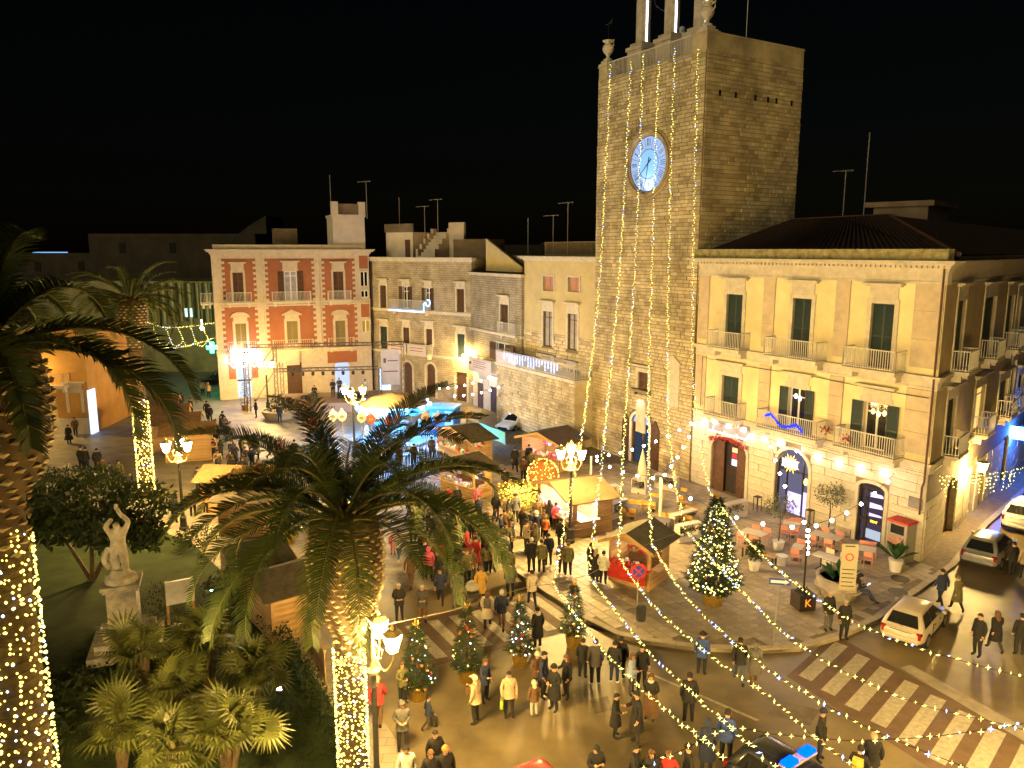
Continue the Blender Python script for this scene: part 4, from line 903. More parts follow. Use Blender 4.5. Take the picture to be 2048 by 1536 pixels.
sx0, sx1 = rf.uv(463, 725)[0], rf.uv(512, 725)[0]; mb = MB(); mb.box(sx0, sx1, -.5, -.3, 4.1, 5.3); mb.build('lit_shop_sign', emat('sign_lilac', (.74, .74, 1), 42), red, label='glaring white lilac lit sign over the shop door')
bb_ = MB()
for i in range(60): t = i / 59; bb_.octa((sx0 - .3 + (sx1 - sx0 + .6) * t, -.4 + U(-.1, .1), 3.95 - .5 * math.sin(t * 9.4) ** 2), .07)
bb_.build('sign_garland', bulb_w, red, kind='stuff')
mb = MB(); mb.box(r3[1][0], r3[1][1], .2, .25, .12, 3.6); mb.build('lit_shop_window', emat('shop_pale', (.65, .75, 1), .8), red)
mb = MB(); mb.box(r3[2][0], r3[2][1], .2, .25, .12, 3.6); mb.build('door', brown_sh, red)
bu = rect(rf, 723, 747, 695, 762)
mb = MB(); mb.box(rf.uv(568, 700)[0], rf.uv(597, 700)[0], -.55, -.5, 3.4, 5.8); mb.build('hanging_banner', mat('banner_rose', (.55, .40, .34), .8, .1, 3), red)

# ---------------------------------------------------------------- left: orange house, far blocks
ol, or_ = Vector((-46, 63.6, 0)), Vector((-35.9, 64.1, 0))
org, of_, OW = facade_thing('orange_house', 'orange plaster house with a stone balcony behind the big palm', (ol.x, ol.y), (or_.x, or_.y))
org_m = mat('orange_plaster', (.42, .22, .055), .9, .15, .8, .1, 18)
dd = [rect(of_, 88, 117, 812, 868)]; dd = [(dd[0][0], dd[0][1], .1, 3.2)]
mb = MB(); wall(mb, 0, OW, 0, 9.0, dd, depth=.25); body(mb, OW, 9, 9.0); mb.build('wall', org_m, org)
mb = MB(); mb.box(dd[0][0], dd[0][1], .15, .2, .1, 3.2); mb.build('pale_door', mat('pale_door', (.5, .36, .2), .7), org)
mb = MB(); mb.box(0, OW, -.06, .0, 0, 1.4); mb.build('stone_plinth', trim_r, org)
window(org, of_.uv(150, 800)[0] - .5, of_.uv(150, 800)[0] + .5, 1.9, 3.6, 'shut', sh=brown_sh, trim=trim_r)
bz = of_.uv(110, 770)[1]; balcony(org, of_.uv(68, 770)[0], of_.uv(140, 770)[0], bz, .9, m=trim_r, gap=.22)
mb = MB(); mb.box(-.2, OW + .2, -.3, .2, 9.003, 9.4); mb.build('cornice', trim_r, org)
mb = MB(); mb.box(OW - .05, OW + .1, -.12, 1.0, 0, 3.8); mb.build('lit_corner_shop', emat('corner_shop', (.55, .7, 1), 1.6), org)  # glowing box stands in for blue light on the house's side wall
ft, ff, FW = facade_thing('light_curtain_building', 'long grey public building with a faint curtain of light strings', (-62, 100), (-29, 97))
mb = MB(); wall(mb, 0, FW, 0, 11.6, []); body(mb, FW, 12, 11.6); mb.build('wall', mat('grey_green_plaster', (.26, .25, .12), .9, .4, .5, .1, 10), ft)
for i in range(34):
    u = 13 + i * .58; mb = MB(); mb.box(u, u + U(.12, .3), -.16, -.06, 7.2 - U(0, 1.5), 11.4); mb.build('hanging_strip', [mat('strip_pale', (.5, .48, .25), .8), mat('strip_dark', (.06, .06, .03), .8)][i % 2], ft)
for u in (20.5, 25.5): mb = MB(); mb.box(u, u + .35, -.22, -.17, 7.1, 8.2); mb.box(u + .7, u + 1.0, -.22, -.17, 7.1, 8.2); mb.build('lit_window', emat('cool_window', (.6, .9, .85), 1.2), ft)
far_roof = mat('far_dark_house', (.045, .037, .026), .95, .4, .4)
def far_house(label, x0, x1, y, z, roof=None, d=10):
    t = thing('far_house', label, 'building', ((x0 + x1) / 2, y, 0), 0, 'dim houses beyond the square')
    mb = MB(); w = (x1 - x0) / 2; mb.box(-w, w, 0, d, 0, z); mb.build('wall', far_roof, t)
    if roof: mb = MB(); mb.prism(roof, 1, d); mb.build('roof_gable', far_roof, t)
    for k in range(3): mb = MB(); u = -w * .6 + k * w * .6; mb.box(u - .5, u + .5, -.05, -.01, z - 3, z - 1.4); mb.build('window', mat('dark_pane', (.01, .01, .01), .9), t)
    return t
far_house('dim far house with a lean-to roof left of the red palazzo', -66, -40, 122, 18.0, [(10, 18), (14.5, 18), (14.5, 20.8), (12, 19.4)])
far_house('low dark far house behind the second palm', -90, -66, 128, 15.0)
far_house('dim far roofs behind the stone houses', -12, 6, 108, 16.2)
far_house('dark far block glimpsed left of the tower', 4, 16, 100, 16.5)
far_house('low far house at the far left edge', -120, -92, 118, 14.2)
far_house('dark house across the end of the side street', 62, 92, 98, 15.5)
mb = MB(); mb.box(-1.6, 2.4, -3, 3, 0, .5); mb.box(-2.4, -1.4, -2.9, -2.8, -1.6, -.2)
o = mb.build('floodlit_canopy', emat('far_blue', (.25, .5, 1), .9)); o.location = (-98, 165, 14.6); tag(o, 'small blue lit canopy far away on the left skyline', 'canopy')
# aerials on the roofs
def antenna(px, py_top, py_base, Y, label, cross=True):
    b = AT(px, py_base, Y); t = AT(px, py_top, Y); th = thing('roof_aerial', label, 'antenna', b, 0)
    h = t.z - b.z; mb = MB(); mb.tube([(0, 0, -.4), (0, 0, h)], .035, 5); mb.build('mast', mat('aerial_metal', (.25, .22, .2), .5), th)
    if cross:
        mb = MB(); mb.tube([(-.9, 0, h * .97), (.5, 0, h)], .03, 5)
        for k in range(5): x = -.8 + k * .3; mb.tube([(x, -.3, h * .975), (x, .3, h * .975)], .02, 4)
        mb.build('crossarm', MATS['aerial_metal'], th)
for a in ((664, 350, 470, 86, 'tall thin aerial at the left end of the red palazzo roof', 0), (734, 362, 430, 84, 'aerial on the turret of the red palazzo', 1), (800, 395, 480, 88, 'thin aerial behind the rooftop hut', 0), (850, 412, 470, 84, 'aerial with red tip beside the rooftop stair', 1),
          (876, 398, 465, 83, 'aerial right of the rooftop stair', 1), (1056, 436, 500, 75, 'thin aerial at the left of the cream house roof', 0), (1106, 430, 500, 72, 'short aerial on the cream house roof', 1), (1135, 404, 500, 70, 'tall forked aerial on the cream house roof', 1),
          (1685, 340, 440, 55, 'panel aerial over the tiled roof', 1), (1727, 265, 430, 55, 'bare tall mast over the tiled roof', 0)): antenna(*a[:5], cross=bool(a[5]))
# ================================================================ STREET LAMPS
iron_paint = mat('lamp_post_paint', (0.05, 0.05, 0.045), .45, .2, 8, metal=.3)
iron_gold = mat('lamp_arm_paint', (0.30, 0.24, 0.10), .5, .2, 8)
def lantern_mesh():
    g = MB(); n = 6; prof = [(.13, -.03), (.27, .46)]; g.lathe(prof, n, (0, 0, 0), close=True); return g.mesh('lantern_glass', lamp_glow)
def lantern_cap():
    g = MB(); g.lathe([(.29, .465), (.30, .49), (.13, .60), (.06, .6), (.05, .68), (.015, .76)], 6); g.lathe([(.04, -.14), (.06, -.1), (.13, -.05), (.125, -.034)], 6)
    for k in range(6): a = math.pi * k / 3; g.tube([(.128 * math.cos(a), .128 * math.sin(a), -.06), (.278 * math.cos(a), .278 * math.sin(a), .47)], .008, 3)
    return g.mesh('lantern_cap', iron_gold)
LG, LC = lantern_mesh(), lantern_cap()
def lamp_post(x, y, label, n=3, h=4.0, rot=0.0, arm=.62, angs=None, group='piazza street lamps', z0=0.0):
    t = thing('street_lamp', label, 'street lamp', (x, y, z0), rot, group)
    mb = MB(); mb.lathe([(.26, 0), (.26, .18), (.2, .25), (.17, .7), (.2, .76), (.12, .85), (.085, 1.2), (.075, h * .8), (.1, h * .82), (.07, h * .85), (.065, h - .35)], 12); mb.build('post', iron_paint, t, smooth=False)
    mb = MB(); mb.lathe([(.17, h - .36), (.19, h - .28), (.1, h - .2), (.06, h), (.08, h + .2), (.05, h + .35), (.05, h + .85), (.02, h + 1.0)], 10); mb.build('finial', iron_gold, t)
    for k in range(len(angs) if angs else n):
        a = angs[k] if angs else 2 * math.pi * k / n; c, s = math.cos(a), math.sin(a); ab = MB(); pts = []
        for i in range(9):
            q = i / 8; r = .06 + (arm - .06) * q; z = h + .12 - .42 * math.sin(q * math.pi * .95) + .1 * q; pts.append((r * c, r * s, z))
        pts.append((arm * c, arm * s, h + .3)); ab.tube(pts, .025, 6); ab.tube([(.05 * c, .05 * s, h + .5), (.3 * c, .3 * s, h + .35), (.25 * c, .25 * s, h + .1), (.12 * c, .12 * s, h + .12)], .018, 5); ab.build('arm', iron_gold, t)
        cp = link('lantern', LC, t, loc=(arm * c, arm * s, h + .42)); link('lantern_glass', LG, cp)
    return t
p = G(368, 1060); lamp_post(p.x, p.y, 'three armed street lamp beside the left market stalls', rot=-.25, h=4.25)
p = G(1140, 1090); lamp_post(p.x, p.y, 'three armed street lamp in front of the bright market stall', rot=2.45 + 1.15, h=4.3, z0=.14)
p = AT(705, 778, 57); lamp_post(p.x, 57, 'three armed street lamp rising behind the middle palm', rot=-math.pi / 2, h=4.35, arm=.8)
p = AT(745, 1285, 19.6); lamp_post(p.x, 19.6, 'near street lamp between the middle palm and the small fir', rot=0, h=4.35, angs=(1.45, -.35, 3.9)[:2], arm=.62)
p = AT(531, 722, 74); lamp_post(p.x, 74, 'street lamp in front of the red palazzo shop sign', n=2, rot=.1, h=3.9, arm=.55)
# unseen lamps added outside the view to light garden, road and facades
lamp_post(-8.5, 13.0, 'added unseen street lamp in the garden below the view', rot=.2, h=4.4)
lamp_post(16.5, 17.5, 'added unseen street lamp on the near kerb right of the view', rot=.5, h=4.4)
lamp_post(6.5, 12.0, 'added unseen street lamp below the viewpoint', rot=.2, h=4.4)
def wall_lamp(f, u, z, label, out=.9):
    t = thing('wall_lantern', label, 'wall lamp', f.M @ Vector((u, 0, z)), f.root.rotation_euler.z)
    mb = MB(); mb.tube([(0, 0, -.3), (0, -.3, -.55), (0, -out * .8, -.45), (0, -out, -.15)], .025, 6); mb.tube([(0, 0, 0), (0, -out * .5, -.2), (0, -out, -.15)], .018, 5); mb.build('bracket', iron_paint, t)
    cp = link('lantern', LC, t, loc=(0, -out, .0)); link('lantern_glass', LG, cp); return t
u, z = s1f.uv(958, 716); wall_lamp(s1f, S1W - .2, z - .1, 'glowing wall lantern on the corner of the stone house')
u, z = sf.uv(1925, 940); wall_lamp(sf, u + .3, z + .05, 'glowing wall lantern on the side street wall')

wall_lamp(of_, of_.uv(40, 760)[0], 5.2, 'added wall lantern lighting the orange house from behind the big palm')  # added lantern, hidden by the palm, brightens the orange house
# ================================================================ MARKET STALLS
plank_u = MB(); plank_u.box(-.5, .5, -.5, .5, -.5, .5); PLANK = plank_u.mesh('plank', wood_m)
stall_glow = {}
def stall(FL, FR, BR, label, h=2.1, roof_m=None, goods=None, glow=(1, .8, .55), power=6.0, counter_m=None, right_open=True, z0=0.0, ridge=.52, planks=True, light=True):
    FL, FR, BR = [Vector((p[0], p[1], 0)) for p in (FL, FR, BR)]
    wv = FR - FL; w = wv.length; rz = math.atan2(wv.y, wv.x); nrm = Vector((-wv.y, wv.x, 0)) / w; d = max(1.6, (BR - FR).dot(nrm))
    c = (FL + FR) / 2; t = thing('market_stall', label, 'market stall', (c.x, c.y, z0), rz, 'wooden christmas market stalls')
    hw = w / 2; lo = .95
    def plank(x0, x1, y0, y1, za, zb): link('plank', PLANK, t, loc=((x0 + x1) / 2, (y0 + y1) / 2, (za + zb) / 2), scale=(abs(x1 - x0), abs(y1 - y0), zb - za))
    n = 9; ph = h / n
    for i in range(n):                                      # back, left, lower front, right
        g = .012; a, b = i * ph + g / 2, (i + 1) * ph - g / 2
        plank(-hw + .05, hw - .05, d - .03 - U(0, .008), d, a, b); plank(-hw, -hw + .03 + U(0, .008), .02, d - .04, a, b)
        if b < lo + .05: plank(-hw + .05, hw - .05, 0, .03 + U(0, .008), a, b)
        if right_open and b > lo and i < n - 1: plank(hw - .035, hw - U(0, .008), d * .62, d - .04, a, b); plank(hw - .035, hw - U(0, .008), .02, d * .1, a, b)
        else: plank(hw - .035, hw - U(0, .008), .02, d - .04, a, b)
    for x in (-hw, hw - .08):
        for y in (0, d - .08): mb = MB(); mb.box(x - .01, x + .09, y - .012, y + .08, 0, h + .02); mb.build('post', wood_m, t)
    e = .38
    for sgn in (-1, 1):
        mb = MB(); a = Vector((0, -e, h + ridge)); b = Vector((sgn * (hw + e), -e, h - .12)); dy = Vector((0, d + 2 * e, 0)); up = Vector((0, 0, .05))
        vs = [a, b, b + dy, a + dy]; fs = [(0, 1, 2, 3), (7, 6, 5, 4), (0, 4, 5, 1), (1, 5, 6, 2), (2, 6, 7, 3), (3, 7, 4, 0)]
        if sgn > 0: fs = [tuple(reversed(f)) for f in fs]
        mb.add(vs + [v + up for v in vs], fs); rp_ = mb.build('roof_panel', roof_m or felt_m, t)
        mb = MB(); dirv = (b - a); up2 = Vector((0, 0, .06)); q = [a + up2, b + up2, b - Vector((0, 0, .1)), a - Vector((0, 0, .1))]
        mb.add(q + [v + Vector((0, -.04, 0)) for v in q], [(0, 1, 2, 3), (7, 6, 5, 4), (0, 4, 5, 1), (1, 5, 6, 2), (2, 6, 7, 3), (3, 7, 4, 0)]); mb.build('barge_board', wood_m, rp_)
    for y in (0.0, d - .03):
        mb = MB(); mb.prism([(-hw, h), (hw, h), (0, h + ridge - .08)], y, y + .03); mb.build('gable', wood_m, t)
    mb = MB(); mb.box(-hw - .05, hw + .05, -.38, .25, lo + .005, lo + .05); ct = mb.build('counter', counter_m or wood_m, t)
    if counter_m:
        mb = MB(); mb.box(-hw, hw, -.4, -.385, lo - .55, lo + .02); mb.build('counter_cloth', counter_m, ct)
    if right_open:
        mb = MB(); mb.box(hw - .05, hw + .4, d * .1, d * .62, lo + .005, lo + .045); mb.build('side_shelf', wood_m, t)
    # goods
    rng = random.Random(int(FL.x * 100)); cols = goods or [(.5, .1, .08), (.6, .5, .4), (.2, .3, .15), (.55, .4, .1)]
    gm = [mat('goods_%d_%d' % (int(c_[0] * 100), int(c_[1] * 100 + c_[2] * 10)), c_, .6, .3, 9) for c_ in cols]
    gb = MB()
    for i in range(70):
        x = rng.uniform(-hw + .15, hw - .15); back = rng.random() < .6; y = d - rng.uniform(.1, .35) if back else rng.uniform(-.28, .2); zz = rng.choice((1.05, 1.4, 1.75)) if back else lo + .05
        s = rng.uniform(.05, .14); mi = rng.randrange(len(gm))
        if rng.random() < .5: gb.box(x - s, x + s, y - s * .6, y + s * .6, zz, zz + s * 1.8, mi)
        else: gb.lathe([(s * .7, 0), (s, s), (s * .6, s * 2), (.01, s * 2.2)], 6, (x, y, zz), mi)
    gb.build('goods', gm, t, kind='stuff')
    for zz in (1.35, 1.7): mb = MB(); mb.box(-hw + .06, hw - .06, d - .4, d - .04, zz - .03, zz); mb.build('shelf', wood_m, t)
    if light:
        key = 'stall_lamp_%.2f_%.2f_%.2f_%.0f' % (*glow, power)
        mb = MB(); mb.box(-hw * .7, hw * .7, d * .55, d * .55 + .15, h - .06, h); mb.build('strip_light', emat(key, glow, power * 2.2), t)
    return t
stall(G(1217, 1166), G(1297, 1190), G(1363, 1168), 'wooden stall with a red counter next to the big fir', counter_m=mat('red_cloth', (.5, .03, .02), .7), goods=[(.6, .04, .03), (.7, .65, .6), (.5, .05, .05), (.35, .2, .1)], power=14, z0=.15, roof_m=mat('roof_felt_olive', (.085, .075, .05), .95, .3, 3, .3, 40))
stall(G(1080, 1036), G(1146, 1082), G(1210, 1060), 'brightest wooden stall with glaring white display behind the street lamp', goods=[(.7, .6, .6), (.8, .75, .7), (.6, .2, .2)], power=150, glow=(1, .84, .82), z0=.15, roof_m=mat('roof_felt_tan', (.13, .095, .05), .95, .3, 3, .3, 40))
stall(G(882, 985), G(947, 1006), G(979, 995), 'wooden stall with a violet lit counter right of the middle palm', glow=(.8, .75, 1), power=18, goods=[(.3, .2, .6), (.7, .7, .8), (.5, .4, .1)], z0=.02)
stall(G(876, 908), G(946, 938), G(973, 926), 'wooden stall with dark roof nearest the blue carousel', glow=(1, .9, .75), power=12, goods=[(.1, .25, .08), (.6, .6, .55), (.5, .08, .05)], z0=.02)
stall(G(1044, 930), G(1120, 950), G(1160, 934), 'dark roofed stall with sparkling goods below the stone terrace', glow=(1, .8, .85), power=30, goods=[(.7, .6, .75), (.6, .1, .2), (.7, .7, .7)], z0=.15, roof_m=mat('roof_tarp', (.10, .075, .075), .8, .2, 2))
lab = ['nearest', 'second', 'third', 'farthest']
for k, (px, py, w) in enumerate(((424, 912, 2.4), (395, 889, 2.4), (372, 868, 2.4), (351, 848, 2.3))):
    fr = G(px, py + 8) ; wv = Vector((-.30, .95, 0)).normalized(); FR_ = fr + wv * w; bk = Vector((-.95, -.30, 0))
    stall(fr, FR_, FR_ + bk * 3.2, lab[k] + ' stall of the left row facing the square', power=7, right_open=False, roof_m=mat('roof_felt_brown', (.17, .10, .045), .95, .3, 3, .3, 40), glow=(1, .85, .6), h=2.2)
fr = G(508, 1030); wv = Vector((.1, 1, 0)).normalized(); bk = Vector((-1, .1, 0))
s5 = stall(fr, fr + wv * 2.6, fr + wv * 2.6 + bk * 3.2, 'stall with a bright screen left of the middle palm', power=8, right_open=False, roof_m=MATS['roof_felt_brown'])
mb = MB(); mb.box(-.9, .2, -.34, -.28, 1.5, 2.05); mb.build('screen', emat('screen_red', (1, .45, .45), 2.2), s5)
fr = G(530, 1075); s6 = stall(fr, fr + wv * 2.4, fr + wv * 2.4 + bk * 2.6, 'stall behind the lower palm fronds with white lit counter', power=10, right_open=False, glow=(.9, .9, 1))
for k, (px, py) in enumerate(((575, 1200), (640, 1262))):
    fr = G(px, py); wv = Vector((-.62, .78, 0)).normalized(); bk = Vector((-.78, -.62, 0))
    stall(fr, fr + wv * 2.7, fr + wv * 2.7 + bk * 2.0, ['open timber stall half hidden under the palm fronds', 'timber stall just behind the middle palm trunk'][k], power=5, glow=(1, .85, .7), right_open=False)

# glowing cage, copper light ball
cg = thing('glowing_enclosure', 'fenced enclosure full of yellow light stars by the bright stall', 'light display', G(1040, 1016) + Vector((0, 0, .15)), math.atan2(FN.y, FN.x))
mb = MB(); Q = [(-1.1, -1.0), (1.1, -1.0), (1.1, 1.2), (-1.1, 1.2), (-1.1, -1.0)]; railing_mb(mb, Q, 0, 1.15, .12, .012, .03); mb.build('fence', mat('cage_iron', (.25, .17, .04), .6), cg)
mb = MB()
for i in range(330): mb.octa((U(-1, 1), U(-.9, 1.1), U(.1, 1.0) + .5 * RND() ** 3), .045)
mb.build('light_bulbs', emat('bulb_lemon', (1, .72, .06), 6), cg, kind='stuff')
bl = thing('copper_light_ball', 'big ball of copper coloured lights left of the bright stall', 'light display', G(1085, 1000) + Vector((0, 0, .15)))
mb = MB(); mb.sphere((0, 0, 1.5), .95, 14, 9); mb.lathe([(.4, 0), (.3, .6)], 10); mb.build('frame', mat('copper_frame', (.28, .09, .02), .7), bl)
mb = MB()
for i in range(260):
    v = Vector((random.gauss(0, 1), random.gauss(0, 1), random.gauss(0, 1))).normalized(); p = v * 1.0; mb.octa((p.x, p.y, 1.5 + p.z), .042)
mb.build('light_bulbs', emat('bulb_copper', (1, .45, .08), 6, False), bl, kind='stuff')

# ================================================================ STAGE, CAROUSEL, BOOTH
def truss(mb, a, b, s=.3, r=.03):
    a, b = Vector(a), Vector(b); d = (b - a); n = max(2, int(d.length / .6)); h = Vector((0, 0, s)) if abs(d.normalized().z) < .9 else Vector((s, 0, 0))
    k = Vector((0, s, 0))
    for o in (Vector(), h, k, h + k): mb.tube([a + o, b + o], r, 4)
    for i in range(n):
        p, q = a + d * i / n, a + d * (i + 1) / n
        mb.tube([p + (h if i % 2 else Vector()), q + (Vector() if i % 2 else h)], r * .7, 4); mb.tube([p + k + (Vector() if i % 2 else h), q + k + (h if i % 2 else Vector())], r * .7, 4)
stg = thing('concert_stage', 'open concert stage with truss frame before the red palazzo', 'stage', (-18.2, 75.0, 0), .18)
mb = MB(); mb.box(-5.2, 5.0, -2.2, 3.6, .75, .95); mb.build('platform', mat('stage_floor', (.16, .12, .10), .6, .2, 3), stg)
mb = MB(); mb.box(-5.2, 5.0, -2.26, -2.2, -.0, .95); mb.build('front_banner', mat('stage_banner', (.42, .33, .30), .8, .1, 2), stg)
text_part('banner_lettering', 'DETONIARI', .5, mat('print_brown', (.12, .07, .05), .8), stg, (-.6, -2.29, .5))
tm_ = mat('truss_metal', (.17, .14, .13), .45, .15, 6, metal=.5)
for a, b, nm in (((-7.6, -1.0, .1), (-7.6, -1.0, 6.5), 'tower'), ((-4.9, -1.6, .1), (-4.9, -1.6, 6.5), 'tower'), ((7.2, -1.0, .1), (7.2, -1.0, 6.5), 'tower'), ((-7.6, -1.0, 6.3), (7.4, -1.0, 6.3), 'beam'), ((-4.9, -1.6, 4.0), (4.9, -1.6, 4.0), 'beam'), ((4.9, -1.6, .1), (4.9, -1.6, 4.2), 'tower'), ((-4.9, 3.2, .1), (-4.9, 3.2, 4.2), 'tower'), ((-4.9, -1.5, 4.0), (-4.9, 3.2, 4.0), 'beam'), ((4.9, -1.5, 4.0), (4.9, 3.2, 4.0), 'beam')):
    mb = MB(); truss(mb, a, b); mb.build('truss_' + nm, tm_, stg)
mb = MB(); mb.tube([(-7.4, -1, .2), (-5, -1, 3.9)], .04, 5); mb.tube([(-7.4, -1, 2.9), (-5, -1, 6.2)], .04, 5); mb.build('brace', tm_, stg)
for i in range(8):
    mb = MB(); x = -3.2 + i * .95; mb.lathe([(.1, 0), (.15, .1), (.15, .32), (.08, .36)], 10, (x, -1.45, 3.55)); mb.tube([(x, -1.45, 3.9), (x, -1.45, 4.02)], .02, 4); mb.build('stage_light', mat('par_can', (.05, .03, .03), .5), stg)
mb = MB(); mb.box(5.2, 7.0, -1.35, -1.3, 2.4, 5.9); b2 = mb.build('tall_banner', mat('banner_grey', (.46, .41, .39), .8, .1, 2), stg)
mb = MB(); mb.box(5.45, 5.7, -1.36, -1.352, 4.6, 5.05); mb.build('crest', mat('print_dark', (.1, .08, .1), .8), b2)
for z in (4.75, 3.7): mb = MB(); mb.box(5.85 if z > 4 else 5.4, 6.85, -1.36, -1.352, z, z + .1); mb.build('print_line', MATS['print_dark'], b2)
for x, y in ((-2.2, -.6), (1.2, .2), (2.8, -.2)):
    mb = MB(); mb.box(x - .35, x + .35, y - .25, y + .25, .952, 1.5); mb.build('monitor_speaker', mat('speaker_black', (.02, .02, .02), .7), stg)
bw = AT(770, 740, 82); mb = MB(); mb.box(-.55, .55, -.1, .1, 0.6, 2.9); o = mb.build('lit_display', emat('totem_blue', (.35, .55, 1), 3.0)); o.location = (bw.x, 82, 0); tag(o, 'upright blue white lit display between the palazzo and the stone house', 'display')

blue_l = (.12, .42, 1.0)
car_c = (-9.7, 61.5)
ca = thing('carousel', 'small round carousel glowing blue with a brown canopy', 'carousel', (*car_c, 0))
mb = MB(); mb.lathe([(3.0, 0), (3.0, .25)], 20); mb.build('platform', mat('carousel_floor', (.35, .4, .45), .5), ca)
mb = MB(); mb.lathe([(.9, .252), (.8, 3.0)], 12); mb.build('centre_drum', mat('drum_paint', (.35, .5, .45), .5, .5, 4), ca)
mb = MB(); n = 12; R_ = 2.95
mb.lathe([(R_, 3.25), (R_ * .55, 3.75), (.2, 4.05)], 12); mb.build('canopy', mat('canopy_brown', (.30, .21, .13), .8, .2, 2), ca)
for k in range(12):
    a0, a1 = 2 * math.pi * k / 12, 2 * math.pi * (k + 1) / 12; am = (a0 + a1) / 2; f = .985
    P = lambda a, z, r=R_ - .02: (r * math.cos(a), r * math.sin(a), z)
    mb = MB(); mb.add([P(a0, 3.22), P(a1, 3.22), P(a1, 2.75), P(am, 2.55), P(a0, 2.75)], [(0, 1, 2, 3, 4)]); mb.build('scalloped_panel', mat('panel_blue', (.15, .4, .65), .5), ca)
    mb = MB(); mb.sphere(P(a0, 3.15, R_ + .08), .11, 8, 6); mb.build('bulb', emat('carousel_bulb', (.10, .45, 1), 700), ca)
    if k % 2 == 0: mb = MB(); mb.tube([P(a0, .25, 2.4), P(a0, 3.3, 2.4)], .035, 6); mb.build('pole', gold_m, ca)
for k in range(6):                                        # small horses on the poles
    a0 = 2 * math.pi * k / 6 + .26; hx, hy = 2.2 * math.cos(a0), 2.2 * math.sin(a0); t_ = a0 + math.pi / 2; d = Vector((math.cos(t_), math.sin(t_), 0)); c = Vector((hx, hy, 1.1)); mb = MB()
    mb.tube([c - d * .45, c - d * .2, c + d * .2, c + d * .42], [.14, .19, .18, .12], 8); mb.tube([c + d * .35 + Vector((0, 0, .05)), c + d * .55 + Vector((0, 0, .42))], [.12, .08], 7); mb.tube([c + d * .5 + Vector((0, 0, .45)), c + d * .82 + Vector((0, 0, .3))], [.09, .05], 7)
    for e, zz in ((.3, -1), (-.35, -1)):
        for s_ in (-1, 1): q = Vector((-d.y, d.x, 0)) * .1 * s_; mb.tube([c + d * e + q, c + d * (e + .12) + q + Vector((0, 0, -.3)), c + d * (e - .05) + q + Vector((0, 0, -.6))], [.07, .05, .035], 6)
    mb.build('wooden_horse', mat('horse_paint_%d' % (k % 3), [(.6, .6, .6), (.5, .15, .1), (.2, .35, .5)][k % 3], .4), ca)
mb = MB(); mb.lathe([(2.0, 3.0), (2.0, 3.03)], 24); mb.build('ceiling_lights', emat('carousel_ceiling', (.06, .38, 1), 60), ca)
bo = thing('ticket_booth', 'small blue ticket booth with a white door beside the carousel', 'kiosk', G(886, 868), -.25)
mb = MB(); mb.box(-1.2, 1.0, 0, 1.8, 0, 2.2); mb.build('cabin', mat('booth_blue', (.08, .22, .60), .5), bo)
mb = MB(); mb.box(-1.35, 1.15, -.15, 1.95, 2.203, 2.36); mb.build('roof', mat('booth_roof', (.25, .5, .65), .5), bo)
mb = MB(); mb.box(.2, .9, -.06, -.005, .05, 2.0); dr_ = mb.build('door', mat('booth_white', (.6, .65, .62), .5), bo); mb = MB(); mb.box(.35, .75, -.075, -.062, 1.1, 1.75); mb.build('door_window', glass_m, dr_)
mb = MB(); mb.box(-.95, -.05, -.05, -.005, 1.05, 1.8); mb.build('hatch', mat('booth_hatch', (.4, .55, .65), .4), bo)
# cut-out ornament boards hung round the rink side
orn = [((608, 808), (.6, .4, .35), 'pink heart shaped cut-out board beside the stage'), ((666, 832), (.5, .62, .7), 'pale blue bauble shaped board left of the pole lamp'), ((684, 832), (.5, .62, .7), 'pale blue candle shaped board by the lamp'), ((723, 835), (.62, .55, .42), 'cream bell shaped board left of the carousel'), ((742, 838), (.6, .12, .06), 'red bauble board in front of the carousel'), ((778, 842), (.62, .1, .05), 'round red bauble board below the carousel canopy'), ((795, 838), (.55, .35, .35), 'rose gingerbread shaped board right of the red bauble'), ((851, 834), (.62, .55, .5), 'pale cut-out board beside the ticket booth'), ((876, 835), (.62, .6, .6), 'white heart shaped board under the ticket booth'), ((937, 828), (.55, .4, .25), 'tan bell shaped board between booth and cafe')]
for (px, py), c_, lb in orn:
    q = AT(px, py, 56.5); t = thing('ornament_board', lb, 'decoration', (q.x, 56.5, 0), U(-.2, .2), 'ornament cut-outs'); r = .42
    mb = MB(); ol_ = [(r * .75 * math.cos(a) * (1 + .12 * math.cos(2 * a)), q.z + r * math.sin(a)) for a in [2 * math.pi * i / 14 for i in range(14)]]; mb.prism(ol_, -.02, .02); mb.prism([(-.08, q.z + r), (.08, q.z + r), (.06, q.z + r + .14), (-.06, q.z + r + .14)], -.02, .02); bd = mb.build('board', mat('orn_%d_%d' % (int(c_[0] * 100), int(c_[1] * 100)), c_, .6, .1, 4), t)
    mb = MB(); mb.prism([(r * .4 * math.cos(a), q.z - .03 + r * .3 * math.sin(a)) for a in [2 * math.pi * i / 10 for i in range(10)]], -.03, -.022); mb.build('motif', mat('orn_motif', (.45, .2, .12), .6), bd)
    mb = MB(); mb.tube([(0, .04, 0), (0, .04, q.z + .3)], .03, 5); mb.build('stake', wood_m, t)
def barrier(a, b, label, m, group=None, h=1.05, cat='barrier', gap=.11):
    a, b = Vector((*a, 0)), Vector((*b, 0)); d = b - a; t = thing('barrier_fence', label, cat, (a.x, a.y, 0), math.atan2(d.y, d.x), group); mb = MB(); railing_mb(mb, [(0, 0), (d.length, 0)], .06, h, gap, .013, .025); mb.build('bars', m, t)
    mb = MB(); mb.box(.2, .28, -.3, .3, 0, .06); mb.box(d.length - .28, d.length - .2, -.3, .3, 0, .06); mb.build('feet', m, t, kind='stuff'); return t
rust = mat('rust_orange', (.40, .22, .06), .7)
a = G(572, 832); b = G(648, 830); barrier((a.x, a.y), (b.x, b.y), 'orange steel barrier in front of the stage', rust)
